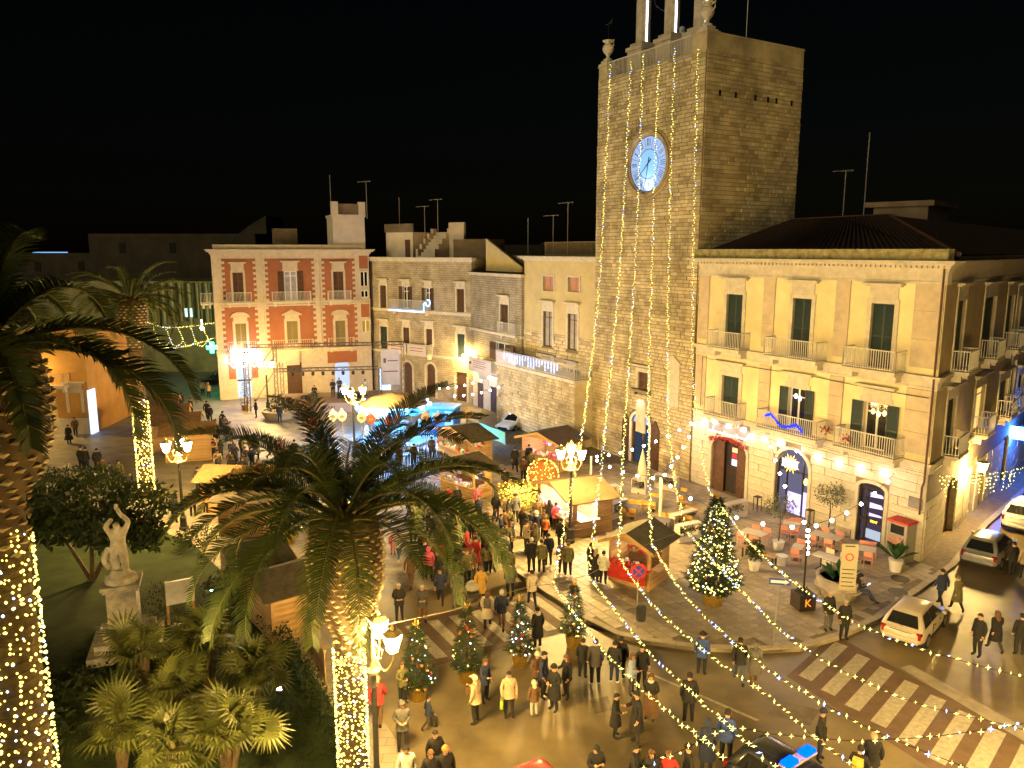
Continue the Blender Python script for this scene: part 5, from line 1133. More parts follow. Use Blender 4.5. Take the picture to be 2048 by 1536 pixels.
grey_b = mat('galvanised', (.35, .36, .38), .4, metal=.6)
for k, (p0, p1) in enumerate((((820, 890), (875, 882)), ((800, 912), (905, 895)))):
    a, b = G(*p0), G(*p1); barrier((a.x, a.y), (b.x, b.y), ['far grey barrier on the blue lit floor', 'near grey barrier on the blue lit floor'][k], grey_b, gap=.25)
flat('brightened_paving', [G(760, 960), G(880, 940), G(1000, 915), G(985, 850), G(840, 852), G(730, 880)], .012, mat('brightened_paving', (.5, .52, .52), .35, .12, 1))  # paving coloured paler where the carousel's blue light falls
bt = thing('turquoise_banner', 'turquoise printed banner on an orange fence left of the white car', 'banner', G(960, 872), 0)
pa, pb_ = G(958, 872), G(1010, 893); dv = pb_ - pa; bt.rotation_euler.z = math.atan2(dv.y, dv.x)
mb = MB(); n = 8
for i in range(n): x0, x1 = dv.length * i / n, dv.length * (i + 1) / n; y0, y1 = .06 * math.sin(i * 1.3), .06 * math.sin((i + 1) * 1.3); mb.add([(x0, y0, .1), (x1, y1, .1), (x1, y1 - .05, 1.15), (x0, y0 - .05, 1.15)], [(0, 1, 2, 3)])
mb.build('cloth', mat('turquoise_print', (.08, .42, .42), .6, .5, 5, col2=(.3, .5, .25)), bt); mb = MB(); mb.box(-2.4, -.05, -.03, .03, .0, 1.05); mb.build('fence_panel', rust, bt)
# ================================================================ CHRISTMAS TREES
needle = mat('fir_needles', (.024, .040, .012), .7, .5, 3, trans=.15)
def fir(x, y, h, r, label, seed, n=900, pot=gold_m, z0=0.0, lights=(60, 20), baubles=14, topper=True, pot_h=.55, pot_r=.35, bulb_r=.04, wide=1.0):
    rng = random.Random(seed); t = thing('christmas_tree', label, 'christmas tree', (x, y, z0), rng.uniform(0, 6), 'decorated fir trees')
    mb = MB(); mb.lathe([(pot_r * .75, 0), (pot_r * .9, pot_h * .5), (pot_r, pot_h), (pot_r * .9, pot_h + .02)], 14); mb.build('pot', pot, t)
    mb = MB(); mb.tube([(0, 0, pot_h * .5), (0, 0, pot_h + h * .95)], [h * .018 + .02, .012], 7); mb.build('trunk', wood_dark, t)
    mb = MB()
    def rad_at(q): return r * (1 - q) ** .85 * (.86 + .14 * math.sin(q * 37 + seed)) * (1 if q > .06 else .72 + q * 4.6)
    for i in range(n):
        q = rng.random() ** 1.5 * .97; z = pot_h + .12 + h * q; R = rad_at(q); a = rng.uniform(0, 2 * math.pi); rr = R * (rng.random() ** .35)
        d = Vector((math.cos(a), math.sin(a), rng.uniform(-.45, .25))); L_ = rng.uniform(.10, .22) * (h / 2.2) ** .5; p = Vector((math.cos(a) * rr, math.sin(a) * rr, z - .12 * rr)); sd = Vector((-d.y, d.x, 0)).normalized()
        for k in range(3):
            b = p + d * L_ * (k * .33); w = L_ * .55 * (1 - k * .25)
            for s_ in (-1, 1): mb.add([b, b + d * L_ * .3, b + d * L_ * .45 + sd * s_ * w + Vector((0, 0, rng.uniform(-.3, .2) * w))], [(0, 1, 2)])
    mb.build('foliage', needle, t)
    for nl, m, nm in ((lights[0], bulb_y, 'light_string'), (lights[1], bulb_w, 'light_string')):
        if not nl: continue
        mb = MB()
        for i in range(nl):
            q = rng.random() ** 1.25 * .95; a = rng.uniform(0, 6.28); R = rad_at(q) * rng.uniform(.92, 1.06); mb.octa((R * math.cos(a), R * math.sin(a), pot_h + .1 + h * q - .1 * R), bulb_r * rng.uniform(.7, 1.2))
        mb.build(nm, m, t, kind='stuff')
    bm_ = [mat('bauble_red', (.55, .05, .03), .25, metal=.3), gold_m, mat('bauble_copper', (.6, .25, .08), .25, metal=.5)]
    ball = [MB().sphere((0, 0, 0), .055, 8, 6).mesh('bauble', m_, True) for m_ in bm_]
    for i in range(baubles):
        q = rng.random() ** 1.2 * .85; a = rng.uniform(0, 6.28); R = rad_at(q); link('bauble', ball[i % 3], t, loc=(R * math.cos(a), R * math.sin(a), pot_h + .1 + h * q - .12 * R))
    if topper:
        mb = MB()
        for i in range(26): a = rng.uniform(0, 6.28); e = rng.uniform(.05, .16); mb.tube([(0, 0, pot_h + h), (e * math.cos(a), e * math.sin(a), pot_h + h + rng.uniform(-.12, .3))], [.03, .006], 4)
        mb.build('gold_topper', gold_m, t)
    return t
p = G(1425, 1213); fir(p.x, p.y, 4.1, 1.32, 'big lit fir in a gold pot in front of the cafe', 3, 2600, z0=.15, lights=(420, 80), baubles=30, pot_h=.75, pot_r=.52, bulb_r=.042)
p = G(1147, 1293); fir(p.x, p.y, 2.0, .58, 'small fir in a gold pot by the kerb corner', 5, 700, lights=(10, 4), baubles=8)
p = G(1040, 1330); fir(p.x, p.y, 2.0, .58, 'small fir with violet white lights on its right side', 7, 700, lights=(6, 26), baubles=14)
p = G(935, 1362); fir(p.x, p.y, 2.25, .66, 'small fir with red baubles left of the violet lit fir', 9, 800, lights=(10, 5), baubles=24)
p = G(836, 1398); fir(p.x, p.y, 2.2, .66, 'small fir beside the near street lamp', 12, 800, lights=(6, 16), baubles=24)
p = G(505, 770 + 40); fir(-26.2, 78.0 - 4, 2.2, .5, 'dark little fir beside the shop sign of the red palazzo', 15, 250, lights=(0, 0), baubles=0, topper=False)
p = G(580, 1085); fir(p.x, p.y, 2.4, .7, 'fir with a few blue lights behind the middle palm fronds', 16, 600, lights=(4, 10), baubles=4)

# ================================================================ PALMS
bark_m = mat('palm_bark', (.085, .058, .03), .95, .4, 4, .6, 18)
base_m = mat('leaf_base', (.42, .32, .17), .85, .3, 5, .3, 20, objvar=.25)
def frond_mesh(L_, droop, seed, leaf=.52, n=46, lift=.9):
    """one pinnate leaf: arching rachis along +x, leaflets in a V"""
    rng = random.Random(seed); mb = MB(); pts = []
    p = Vector((0, 0, 0)); a = lift
    for i in range(13): pts.append(p.copy()); p = p + Vector((math.cos(a), 0, math.sin(a))) * (L_ / 12); a -= droop / 12 * (.4 + 1.2 * i / 12)
    mb.tube(pts, [.05 * (1 - .85 * i / 12) for i in range(13)], 4, 1)
    def at(t):
        f = t * 12; i = min(11, int(f)); return pts[i].lerp(pts[i + 1], f - i), (pts[i + 1] - pts[i]).normalized()
    for i in range(n):
        t = .12 + .88 * i / (n - 1); c, d = at(t); up = Vector((-d.z, 0, d.x)); ln = leaf * (math.sin(min(1, t * 2.2 + .18) * math.pi * .5)) * (1 - .62 * max(0, t - .55) / .45) * rng.uniform(.88, 1.1)
        for s_ in (-1, 1):
            v = (Vector((0, s_, 0)) * .78 + d * .62 + up * (.38 + rng.uniform(-.12, .12))).normalized(); w = d * (.045)
            m_ = c + v * ln * .55; tip = c + v * ln * .95 + Vector((0, 0, -.16 * ln))
            mb.add([c - w * .5, c + w * .5, m_ + w * .55, tip, m_ - w * .55], [(0, 1, 2, 4), (4, 2, 3)], 0)
    return mb.mesh('frond', [leaf_m, MATS['frond_rib']])
mat('frond_rib', (.16, .14, .04), .6, .2, 6)
def date_palm(x, y, z_base, z_crown, label, seed, nfr=44, L_=3.3, trunk_r=.42, bulge=.95, bulge_h=2.2, leaf=.5, wrap=None, nleaf=46, bases=150, lean=(0, 0), down=1.2, skip=None):
    rng = random.Random(seed); t = thing('date_palm', label, 'palm tree', (x, y, z_base), 0, 'tall date palms'); h = z_crown - z_base
    pr = [(trunk_r * 1.25, 0), (trunk_r * 1.05, .5), (trunk_r, 1.5), (trunk_r, h - bulge_h - .5), (trunk_r * 1.1, h - bulge_h), (bulge * .72, h - bulge_h * .88), (bulge * .95, h - bulge_h * .6), (bulge, h - bulge_h * .3), (bulge * .9, h - .1), (bulge * .5, h + .2)]
    mb = MB(); mb.lathe(pr, 18); mb.build('trunk', bark_m, t, smooth=True)
    bm_ = MB(); bm_.add([(0, -.125, 0), (.035, 0, -.05), (0, .125, 0), (.03, 0, .055), (.075, -.03, .005), (.075, .03, .005)], [(0, 1, 4), (1, 5, 4), (1, 2, 5), (2, 3, 5), (3, 4, 5), (3, 0, 4)]); me = bm_.mesh('leaf_base', base_m)
    rows = max(1, int(bulge_h / .17)); k = 0
    def rad(z):
        for (r0, z0), (r1, z1) in zip(pr, pr[1:]):
            if z0 <= z <= z1: return r0 + (r1 - r0) * (z - z0) / max(1e-6, z1 - z0)
        return pr[-1][0]
    for i in range(rows + 5):
        z = h - .35 - i * .17; r = rad(z); n = max(6, int(2 * math.pi * r / .33))
        for j in range(n):
            a = 2 * math.pi * (j + .5 * (i % 2)) / n
            # the side turned from the square is never seen closely: keep the count moderate
            link('leaf_base', me, t, loc=(r * math.cos(a), r * math.sin(a), z), rot=(0, -.25, a), scale=(1.3, rng.uniform(.8, 1.15), rng.uniform(.7, 1.25))); k += 1
    vs_ = [frond_mesh(L_ * f, d, seed * 10 + i, leaf, nleaf, li) for i, (f, d, li) in enumerate(((1, 1.5, .95), (.95, 1.9, .75), (1.05, 2.1, .55), (.9, 1.2, 1.15), (1, 2.3, .25)))]
    for i in range(nfr):
        q = i / nfr; a = i * 2.39996 + rng.uniform(-.12, .12); tilt = 1.15 - down * 1.45 * q ** .8 + rng.uniform(-.12, .12)
        if skip and skip((a + math.pi) % (2 * math.pi) - math.pi, tilt): continue
        m_ = vs_[(0 if q < .3 else 1 if q < .5 else 2 if q < .75 else 4) if rng.random() < .8 else rng.randrange(5)]
        base_lift = (.95, .75, .55, 1.15, .25)[vs_.index(m_)]
        link('frond', m_, t, loc=(.25 * math.cos(a), .25 * math.sin(a), h + .15 - .3 * q), rot=(rng.uniform(-.25, .25), base_lift - tilt, a), scale=(rng.uniform(.9, 1.1),) * 3)
    return t
def trunk_wrap(x, y, z0, z1, r, n, turns, label, size, seed, white=.1, tilt=0.0):
    rng = random.Random(seed); t = thing('trunk_fairy_lights', label, 'string lights', (x, y, z0)); a = MB(); b = MB(); w = MB(); h = z1 - z0; pts = []
    for i in range(n):
        q = i / n; an = q * turns * 2 * math.pi + rng.uniform(-.22, .22); rr = r * 1.04 + .02; z = h * q + rng.uniform(-.07, .07) + .05 * math.sin(an * 1.7 + q * 90)
        (b if rng.random() < white else a).octa((rr * math.cos(an), rr * math.sin(an), z), size * rng.uniform(.7, 1.3))
    m = turns * 12
    for i in range(int(m)): q = i / m; an = q * turns * 2 * math.pi; pts.append((r * 1.03 * math.cos(an), r * 1.03 * math.sin(an), h * q))
    w.tube(pts, .008, 3); w.build('wire', rope_m, t); a.build('bulbs', emat('bulb_wrap', (1, .72, .12), 5.0), t, kind='stuff'); b.build('bulbs', bulb_w, t, kind='stuff')
# middle palm
PM = AT(688, 1040, 20.5)
date_palm(PM.x, 20.5, .06, PM.z + .1, 'large date palm in the middle with a light wrapped trunk', 21, nfr=46, L_=5.0, trunk_r=.40, bulge=1.05, bulge_h=3.3, leaf=.78, nleaf=74, down=.64)
trunk_wrap(PM.x, 20.5, .5, AT(690, 1290, 20.5).z, .42, 1000, 40, 'warm lights wound round the middle palm trunk', .030, 4)
# big palm at the left edge
PL = AT(-52, 690, 12.6)
date_palm(PL.x, 12.6, .1, PL.z, 'huge date palm at the left edge with glowing wrapped trunk', 22, nfr=56, L_=3.7, trunk_r=.45, bulge=1.02, bulge_h=2.6, leaf=.66, nleaf=70, down=.6, skip=lambda a, t: abs(a) < 1.3 and t > .42)
trunk_wrap(PL.x, 12.6, 2.0, AT(40, 1085, 12.0).z, .485, 1700, 46, 'dense glowing lights wound round the left edge palm trunk', .026, 5)
# palm behind
PB = AT(262, 600, 47.5)
date_palm(PB.x, 47.5, .05, PB.z, 'smaller date palm behind the left edge palm', 23, nfr=38, L_=3.6, trunk_r=.42, bulge=.85, bulge_h=2.0, leaf=.6, nleaf=44, down=.9)
trunk_wrap(PB.x, 47.5, .3, 6.2, .45, 560, 40, 'warm lights wound round the far left palm trunk', .05, 6)

# fan palms, shrubs, hedge in the garden
fan_m = mat('fan_leaf', (.082, .092, .022), .5, .35, 2, trans=.25, objvar=.3)
def fan_leaf(seed, R=.55):
    rng = random.Random(seed); mb = MB(); mb.tube([(0, 0, 0), (.45, 0, .05)], .012, 4, 0); n = 15
    for i in range(n):
        a = (-1 + 2 * i / (n - 1)) * 1.9; d = Vector((math.cos(a), math.sin(a), 0)); s_ = Vector((-d.y, d.x, 0)); c = Vector((.45, 0, .05)); L_ = R * rng.uniform(.85, 1.05) * (1 - .12 * abs(a))
        mb.add([c, c + d * L_ * .5 + s_ * .028 + Vector((0, 0, .03)), c + d * L_ + Vector((0, 0, -.10)), c + d * L_ * .5 - s_ * .028 + Vector((0, 0, .03))], [(0, 1, 2, 3)])
    return mb.mesh('fan_leaf', fan_m)
FANS = [fan_leaf(i) for i in range(3)]
def fan_palm(x, y, h, label, seed, n=26, s=1.0):
    rng = random.Random(seed); t = thing('fan_palm', label, 'palm', (x, y, .1), rng.uniform(0, 6), 'low fan palms of the garden')
    mb = MB(); mb.lathe([(.16, 0), (.13, h * .5), (.17, h * .9), (.08, h)], 9); mb.build('trunk', bark_m, t); hs = [(0, 0, h - .05), (rng.uniform(-.35, .35), rng.uniform(-.35, .35), h - rng.uniform(.3, .6)), (rng.uniform(-.4, .4), rng.uniform(-.4, .4), h - rng.uniform(.1, .5))]
    for q_ in hs[1:]: mb = MB(); mb.tube([(0, 0, h * .3), q_], [.1, .07], 6); mb.build('side_stem', bark_m, t)
    for i in range(n):
        a = i * 2.4 + rng.uniform(-.4, .4); el = 1.4 - 1.7 * (i / n) + rng.uniform(-.28, .28); hd_ = hs[i % 3]; link('fan_leaf', FANS[rng.randrange(3)], t, loc=hd_, rot=(rng.uniform(-.7, .7), -el, a), scale=(s * rng.uniform(.62, 1.1),) * 3)
for k, (px, py, Y, s, lb) in enumerate(((285, 1300, 21.5, 1.15, 'tall'), (410, 1262, 22.5, 1.0, 'rear'), (345, 1365, 20.5, 1.0, 'middle'), (505, 1325, 22.0, 1.05, 'right rear'), (450, 1455, 19.0, 1.15, 'front right'), (235, 1440, 19.5, 1.1, 'front left'), (340, 1480, 18.0, .95, 'front middle'))):
    q = AT(px, py, Y); fan_palm(q.x, Y, max(.8, q.z - .1), lb + ' fan palm of the clump below the statue', 40 + k, s=s * 1.3, n=42)
yucca_m = mat('dark_foliage', (.035, .05, .012), .7, .45, 1.2, trans=.2)
def bush_tree(x, y, h, blobs, label, seed, leaf=.3, n=420, m=None, trunk=.12, z0=.1, stems=2, name='garden_tree'):
    rng = random.Random(seed); t = thing(name, label, 'tree', (x, y, z0))
    mb = MB()
    for b in blobs[:max(stems, 1) if stems else 0] if stems else []: mb.tube([(rng.uniform(-.15, .15), rng.uniform(-.1, .1), 0), (b[0] * .45, b[1] * .45, b[2] * .5), (b[0], b[1], b[2])], [trunk, trunk * .7, trunk * .35], 7)
    if stems: mb.build('trunk', bark_m, t)
    for k, (bx, by, bz, rx, rz_) in enumerate(blobs):
        lb = leaf_blob(n, rx, rx, rz_, leaf, seed * 7 + k, .35); o = lb.build('crown', m or yucca_m, t); o.location = (bx, by, bz)
    return t
q = G(185, 1165); bush_tree(q.x, q.y, 4, [(-2.2, 0, 3.7, 1.7, 1.0), (.2, .3, 4.2, 1.9, 1.1), (2.3, .4, 3.7, 1.6, 1.0), (-.9, -.8, 3.0, 1.3, .9), (1.4, -.9, 2.9, 1.4, .9), (2.9, -.6, 2.6, 1.0, .8), (-3.0, -.4, 2.8, 1.0, .8)], 'dark umbrella shaped garden tree behind the statue', 50, leaf=.34, n=700, stems=3)
q = G(455, 1210); bush_tree(q.x, q.y, 2, [(0, 0, .8, 1.0, .8), (.9, -.6, .7, .8, .7)], 'rounded dark shrub beside the open timber stall', 51, leaf=.16, n=700, stems=0, name='shrub')
q = G(395, 1095); bush_tree(q.x, q.y, 1, [(0, 0, .5, 1.3, .5)], 'low dark shrub at the foot of the left street lamp', 52, leaf=.16, n=700, stems=0, name='shrub')
q = G(150, 975); bush_tree(q.x, q.y, 1, [(-2.2, 0, .6, 1.4, .6), (0, 0, .7, 1.5, .7), (1.9, .2, .6, 1.2, .55)], 'dark low hedge clump below the three men in dark clothes', 53, leaf=.2, n=600, stems=0, name='shrub')
q = G(120, 1440); bush_tree(q.x, q.y, 1, [(-1.5, 0, .5, 1.6, .6), (.8, .9, .5, 1.3, .6), (0, -2, .5, 1.5, .6)], 'dark ground shrub beside the left edge palm', 54, leaf=.25, n=600, stems=0, name='shrub')
hd = thing('garden_hedge', 'clipped dark hedge along the left pavement', 'hedge', (0, 0, .1)); hb = MB()
pa = [G(735, 1560), G(650, 1392), G(600, 1312), G(555, 1262)]
for a, b in zip(pa, pa[1:]):
    n = int((b - a).length * 150)
    for i in range(n):
        c = a.lerp(b, RND()) + Vector((-.45 + U(-.38, .38), U(-.2, .2), 0)); z = .75 * RND() ** .5; d = Vector((random.gauss(0, 1), random.gauss(0, 1), random.gauss(0, 1))).normalized() * .09; e = d.cross(Vector((RND(), RND(), RND()))).normalized() * .04
        c.z = z; hb.add([c, c + d + e, c + 2 * d, c + d - e], [(0, 1, 2, 3)])
hb.build('leaves', yucca_m, hd)
gb = MB(); rngg = random.Random(5); lp = [(p.x, p.y) for p in LAWN]
for i in range(16000):
    x, y = rngg.uniform(-17, -4.5), rngg.uniform(15, 34)
    if not inside((x, y), lp): continue
    a = rngg.uniform(0, 6.28); h_ = rngg.uniform(.04, .11); dx, dy = .03 * math.cos(a), .03 * math.sin(a); gb.add([(x - dx, y - dy, .1), (x + dx, y + dy, .1), (x + rngg.uniform(-.04, .04), y + rngg.uniform(-.04, .04), .1 + h_)], [(0, 1, 2)])
o = gb.build('grass', grass_m, kind='stuff'); tag(o, 'short dark green lawn grass of the garden', 'grass'); del o['category']
# small garden spotlights
for k, (px, py, c_) in enumerate(((560, 1392, (.7, .85, 1)), (425, 1192, (.35, 1, .7)))):
    q = G(px, py); t = thing('garden_spotlight', ['white ground spotlight at the lawn edge', 'greenish ground spotlight behind the fan palms'][k], 'spotlight', (q.x, q.y, .1)); mb = MB(); mb.lathe([(.1, 0), (.12, .12), (.1, .16)], 10); mb.build('housing', dark_metal, t); mb = MB(); mb.lathe([(.085, .162), (.085, .19)], 10); mb.build('lens', emat('spot_lens%d' % k, c_, (60, 45)[k]), t)

# ================================================================ STATUE
sm_ = mat('statue_stone', (.52, .46, .36), .9, .45, 2.5, .7, 12)
SP = G(256, 1300); st = thing('garden_statue', 'stone statue of a figure with raised arms on a tall pedestal', 'statue', (SP.x, SP.y, .1), .35)
ped = MB()
for w, z0, z1 in ((1.25, 0, .35), (1.0, .352, .7), (.72, .702, .95), (.52, .952, 2.55), (.62, 2.552, 2.68), (.68, 2.682, 2.82)): ped.box(-w, w, -w, w, z0, z1)
ped.build('pedestal', sm_, st)
def skin_mesh(name, verts, edges, radii, root=0, sub=2):
    me = bpy.data.meshes.new(name); me.from_pydata(verts, edges, []); o = bpy.data.objects.new(name, me); COL.objects.link(o)
    sk = o.modifiers.new('s', 'SKIN'); sk.use_smooth_shade = True
    for i, r in enumerate(radii): sv = me.skin_vertices[0].data[i]; sv.radius = (r, r) if not isinstance(r, tuple) else r; sv.use_root = (i == root)
    ss = o.modifiers.new('u', 'SUBSURF'); ss.levels = sub; ss.render_levels = sub
    dg = bpy.context.evaluated_depsgraph_get(); out = bpy.data.meshes.new_from_object(o.evaluated_get(dg)); bpy.data.objects.remove(o); return out
V = [(0, 0, 1.35), (0, 0, 1.7), (.02, .02, 2.0), (0, 0, 2.2), (-.03, -.05, 2.42), (.28, 0, 2.08), (.42, .05, 2.4), (.12, .05, 2.75), (.0, .0, 3.15), (-.26, 0, 2.05), (-.38, -.08, 2.3), (-.12, -.05, 2.6), (.14, 0, 1.2), (.2, -.15, .75), (.18, .02, .2), (-.14, 0, 1.2), (-.16, .05, .7), (-.18, .1, .2), (-.4, .1, 1.3), (-.55, .18, .9), (-.3, .15, .5), (.2, -.14, .12), (-.2, -.06, .12)]
Ed = [(0, 1), (1, 2), (2, 3), (3, 4), (2, 5), (5, 6), (6, 7), (7, 8), (2, 9), (9, 10), (10, 11), (0, 12), (12, 13), (13, 14), (0, 15), (15, 16), (16, 17), (0, 18), (18, 19), (19, 20), (14, 21), (17, 22)]
Rr = [.27, .25, .27, .1, .16, .13, .1, .09, .05, .13, .1, .09, .2, .15, .11, .2, .16, .13, .13, .16, .2, .1, .1]
fig = skin_mesh('figure', [(x, y, z + 2.75) for x, y, z in V], Ed, Rr); fig.materials.clear(); fig.materials.append(sm_); link('figure', fig, st)
mb = MB(); mb.lathe([(.6, 2.82), (.55, 3.0), (.4, 3.1), (.3, 3.3)], 10); mb.build('rocky_base', sm_, st)
# garden notice board, wooden gate panel
q = G(365, 1250); t = thing('garden_notice_board', 'white topped wooden notice board beyond the statue', 'notice board', (q.x, q.y, .1), .5)
mb = MB(); mb.box(-.55, .55, -.05, .05, .9, 1.9); mb.build('panel', mat('notice_white', (.6, .6, .65), .5), t); mb = MB(); mb.box(-.55, -.45, .052, .14, 0, 1.9); mb.build('leg', wood_m, t); mb = MB(); mb.box(.45, .55, .052, .14, 0, 1.9); mb.build('leg', wood_m, t)
a, b = G(608, 1300), G(652, 1372); d = b - a; t = thing('wooden_gate_panel', 'slatted orange wooden panel leaning by the middle palm trunk', 'gate', (a.x, a.y, .06), math.atan2(d.y, d.x))
n = 11
for i in range(n): mb = MB(); x = d.length * i / n; mb.box(x + .01, x + d.length / n - .01, -.02, .02, .08, 1.25); mb.build('slat', wood_m, t)
mb = MB(); mb.box(-.02, d.length + .02, -.05, .05, 1.252, 1.34); mb.build('top_rail', wood_m, t); mb = MB(); mb.box(-.02, d.length + .02, -.05, .05, 0, .078); mb.build('bottom_rail', wood_m, t)
# ================================================================ CAFE FURNITURE
pink_m = mat('pink_chair', (.62, .27, .20), .5, .08, 5); mustard = mat('mustard_chair', (.55, .30, .05), .5, .1, 5); cream_ch = mat('cream_chair', (.62, .55, .42), .5, .08, 5)
top_w = mat('table_white', (.62, .57, .46), .45, .08, 4); top_g = mat('table_grey', (.14, .13, .13), .5, .1, 4); bench_w = mat('bench_wood', (.42, .26, .11), .6, .3, 3, .2, 30)
def chair_parts(m):
    s = MB(); s.box(-.21, .21, -.21, .21, .43, .46); seat = s.mesh('seat', m)
    b = MB(); b.box(-.2, .2, .19, .215, .62, .86); b.box(-.21, -.18, .19, .215, .46, .86); b.box(.18, .21, .19, .215, .46, .86); back = b.mesh('backrest', m)
    l = MB(); l.tube([(0, 0, .43), (0, 0, 0)], .014, 5); return seat, back, l.mesh('leg', m)
CH = {'pink': chair_parts(pink_m), 'mustard': chair_parts(mustard), 'cream': chair_parts(cream_ch)}
def chair(x, y, rz, kind, label, group):
    t = thing('cafe_chair', label, 'chair', (x, y, .155), rz, group); s, b, l = CH[kind]; link('seat', s, t); link('backrest', b, t)
    for sx in (-.18, .18):
        for sy in (-.18, .18): link('leg', l, t, loc=(sx, sy, 0))
def table(pa, pb, wid, kind, label, chairs, ckind, tname):
    a, b = G(*pa, .9), G(*pb, .9); d = b - a; c = (a + b) / 2; rz = math.atan2(d.y, d.x); L_ = d.length
    t = thing('cafe_table', label, 'table', (c.x, c.y, .155), rz)
    mb = MB(); mb.box(-L_ / 2, L_ / 2, -wid / 2, wid / 2, .72, .75); mb.build('table_top', top_w if kind == 'white' else top_g, t)
    for x in ((-L_ * .28, L_ * .28) if L_ > 1.0 else (0,)):
        mb = MB(); mb.tube([(x, 0, .72), (x, 0, .02)], .03, 6); mb.build('leg', dark_metal, t); mb = MB(); mb.box(x - .2, x + .2, -.2, .2, 0, .02); mb.build('foot', dark_metal, t)
    for k, (u, v, r) in enumerate(chairs):
        p = Matrix.Rotation(rz, 3, 'Z') @ Vector((u * L_ / 2, v * (wid / 2 + .22), 0)); chair(c.x + p.x, c.y + p.y, rz + r, ckind, ckind + ' chair, ' + ('far' if v > 0 else 'near') + (' left' if u < 0 else ' right') + ' seat of the ' + tname, ckind + ' cafe chairs')
S4 = [(-.55, 1, 0), (.55, 1, 0.1), (-.55, -1, math.pi), (.55, -1, math.pi + .1)]; S2 = [(-.1, 1, 0), (.1, -1, math.pi)]; S3 = [(-.5, 1, 0), (.5, 1, .15), (.3, -1, math.pi)]
for a in (((1487, 1058), (1530, 1070), .75, 'white', 'long white cafe table behind the big fir', S4, 'pink', 'white table behind the big fir'),
          ((1625, 1063), (1682, 1078), .75, 'white', 'long white cafe table below the olive tree', S4, 'pink', 'white table below the olive tree'),
          ((1630, 1105), (1690, 1124), .7, 'white', 'long white cafe table behind the traffic notice', S3, 'cream', 'white table behind the traffic notice'),
          ((1716, 1094), (1752, 1100), .75, 'white', 'short white cafe table before the violet shop door', S3, 'pink', 'short table before the violet shop door'),
          ((1566, 1045), (1600, 1050), .75, 'white', 'small white cafe table in front of the sunburst arch', S4, 'pink', 'small table before the sunburst arch'),
          ((1586, 1090), (1606, 1094), .7, 'white', 'small white cafe table beside the black light post', S2, 'pink', 'small table beside the black light post'),
          ((1246, 1010), (1278, 1014), .8, 'grey', 'grey cafe table nearest the bright stall', S4, 'mustard', 'grey table nearest the bright stall'),
          ((1292, 996), (1318, 1000), .8, 'grey', 'grey cafe table beside the closed parasol', S4, 'mustard', 'grey table beside the closed parasol'),
          ((1362, 1022), (1392, 1027), .8, 'grey', 'grey cafe table left of the big fir top', S4, 'mustard', 'grey table left of the big fir'),
          ((1305, 1036), (1342, 1042), .8, 'grey', 'grey cafe table behind the red counter stall', S3, 'mustard', 'grey table behind the red counter stall'),
          ((1352, 985), (1376, 988), .7, 'grey', 'far grey cafe table at the tower foot', S2, 'mustard', 'far grey table at the tower foot')): table(*a)
a, b = G(1486, 1094, .6), G(1552, 1118, .6); d = b - a; c = (a + b) / 2; t = thing('wooden_bench', 'long wooden bench table behind the potted shrub', 'bench', (c.x, c.y, .155), math.atan2(d.y, d.x))
for k in range(3): mb = MB(); mb.box(-d.length / 2, d.length / 2, -.2 + k * .14, -.075 + k * .14, .5, .54); mb.build('slat', bench_w, t)
for x in (-d.length / 2 + .1, d.length / 2 - .1):
    for y in (-.15, .15): mb = MB(); mb.box(x - .03, x + .03, y - .03, y + .03, 0, .5); mb.build('leg', dark_metal, t)
for k, (px, py, lb) in enumerate(((1514, 1022, 'green'), (1618, 1050, 'black'))):
    q = G(px, py, .15); t = thing('bar_stool', ['black bar stool by the green chair', 'black bar stool in front of the arch right edge'][k], 'stool', (q.x, q.y, .155), ang)
    mb = MB(); mb.box(-.18, .18, -.18, .18, .86, .9); mb.build('seat', dark_metal, t)
    for sx in (-.16, .16):
        for sy in (-.16, .16): mb = MB(); mb.box(sx - .015, sx + .015, sy - .015, sy + .015, 0, .86); mb.build('leg', dark_metal, t)
def planter_shelf(pa, pb, label, h=.95, D_=.42):
    a, b = G(*pa, .15), G(*pb, .15); d = b - a; L_ = d.length; t = thing('white_planter_shelf', label, 'planter', (a.x, a.y, .155), math.atan2(d.y, d.x), 'white cafe planters')
    mb = MB(); mb.box(0, L_, 0, D_, h - .06, h); mb.build('top_board', top_w, t)
    for x in (0, L_ - .06): mb = MB(); mb.box(x, x + .06, 0, D_, .33, h - .062); mb.build('side_board', top_w, t)
    mb = MB(); mb.box(0, L_, 0, D_, 0, .32); mb.build('trough', top_w, t)
    lb_ = leaf_blob(160, L_ / 2 - .1, D_ / 2, .22, .12, int(pa[0])); o = lb_.build('plants', yucca_m, t); o.location = (L_ / 2, D_ / 2, .52)
for a in (((1212, 1005), (1238, 1000), 'white planter shelf right of the bright stall'), ((1308, 975), (1352, 985), 'white planter shelf at the tower foot'), ((1348, 1065), (1394, 1052), 'white planter shelf behind the red counter stall'), ((1358, 1088), (1402, 1078), 'low white planter between stall and big fir'), ((1452, 1042), (1495, 1032), 'white planter shelf right of the big fir'), ((1226, 1040), (1256, 1028), 'low white planter at the corner of the bright stall'), ((1262, 985), (1290, 990), 'white planter in front of the tower door')): planter_shelf(*a)
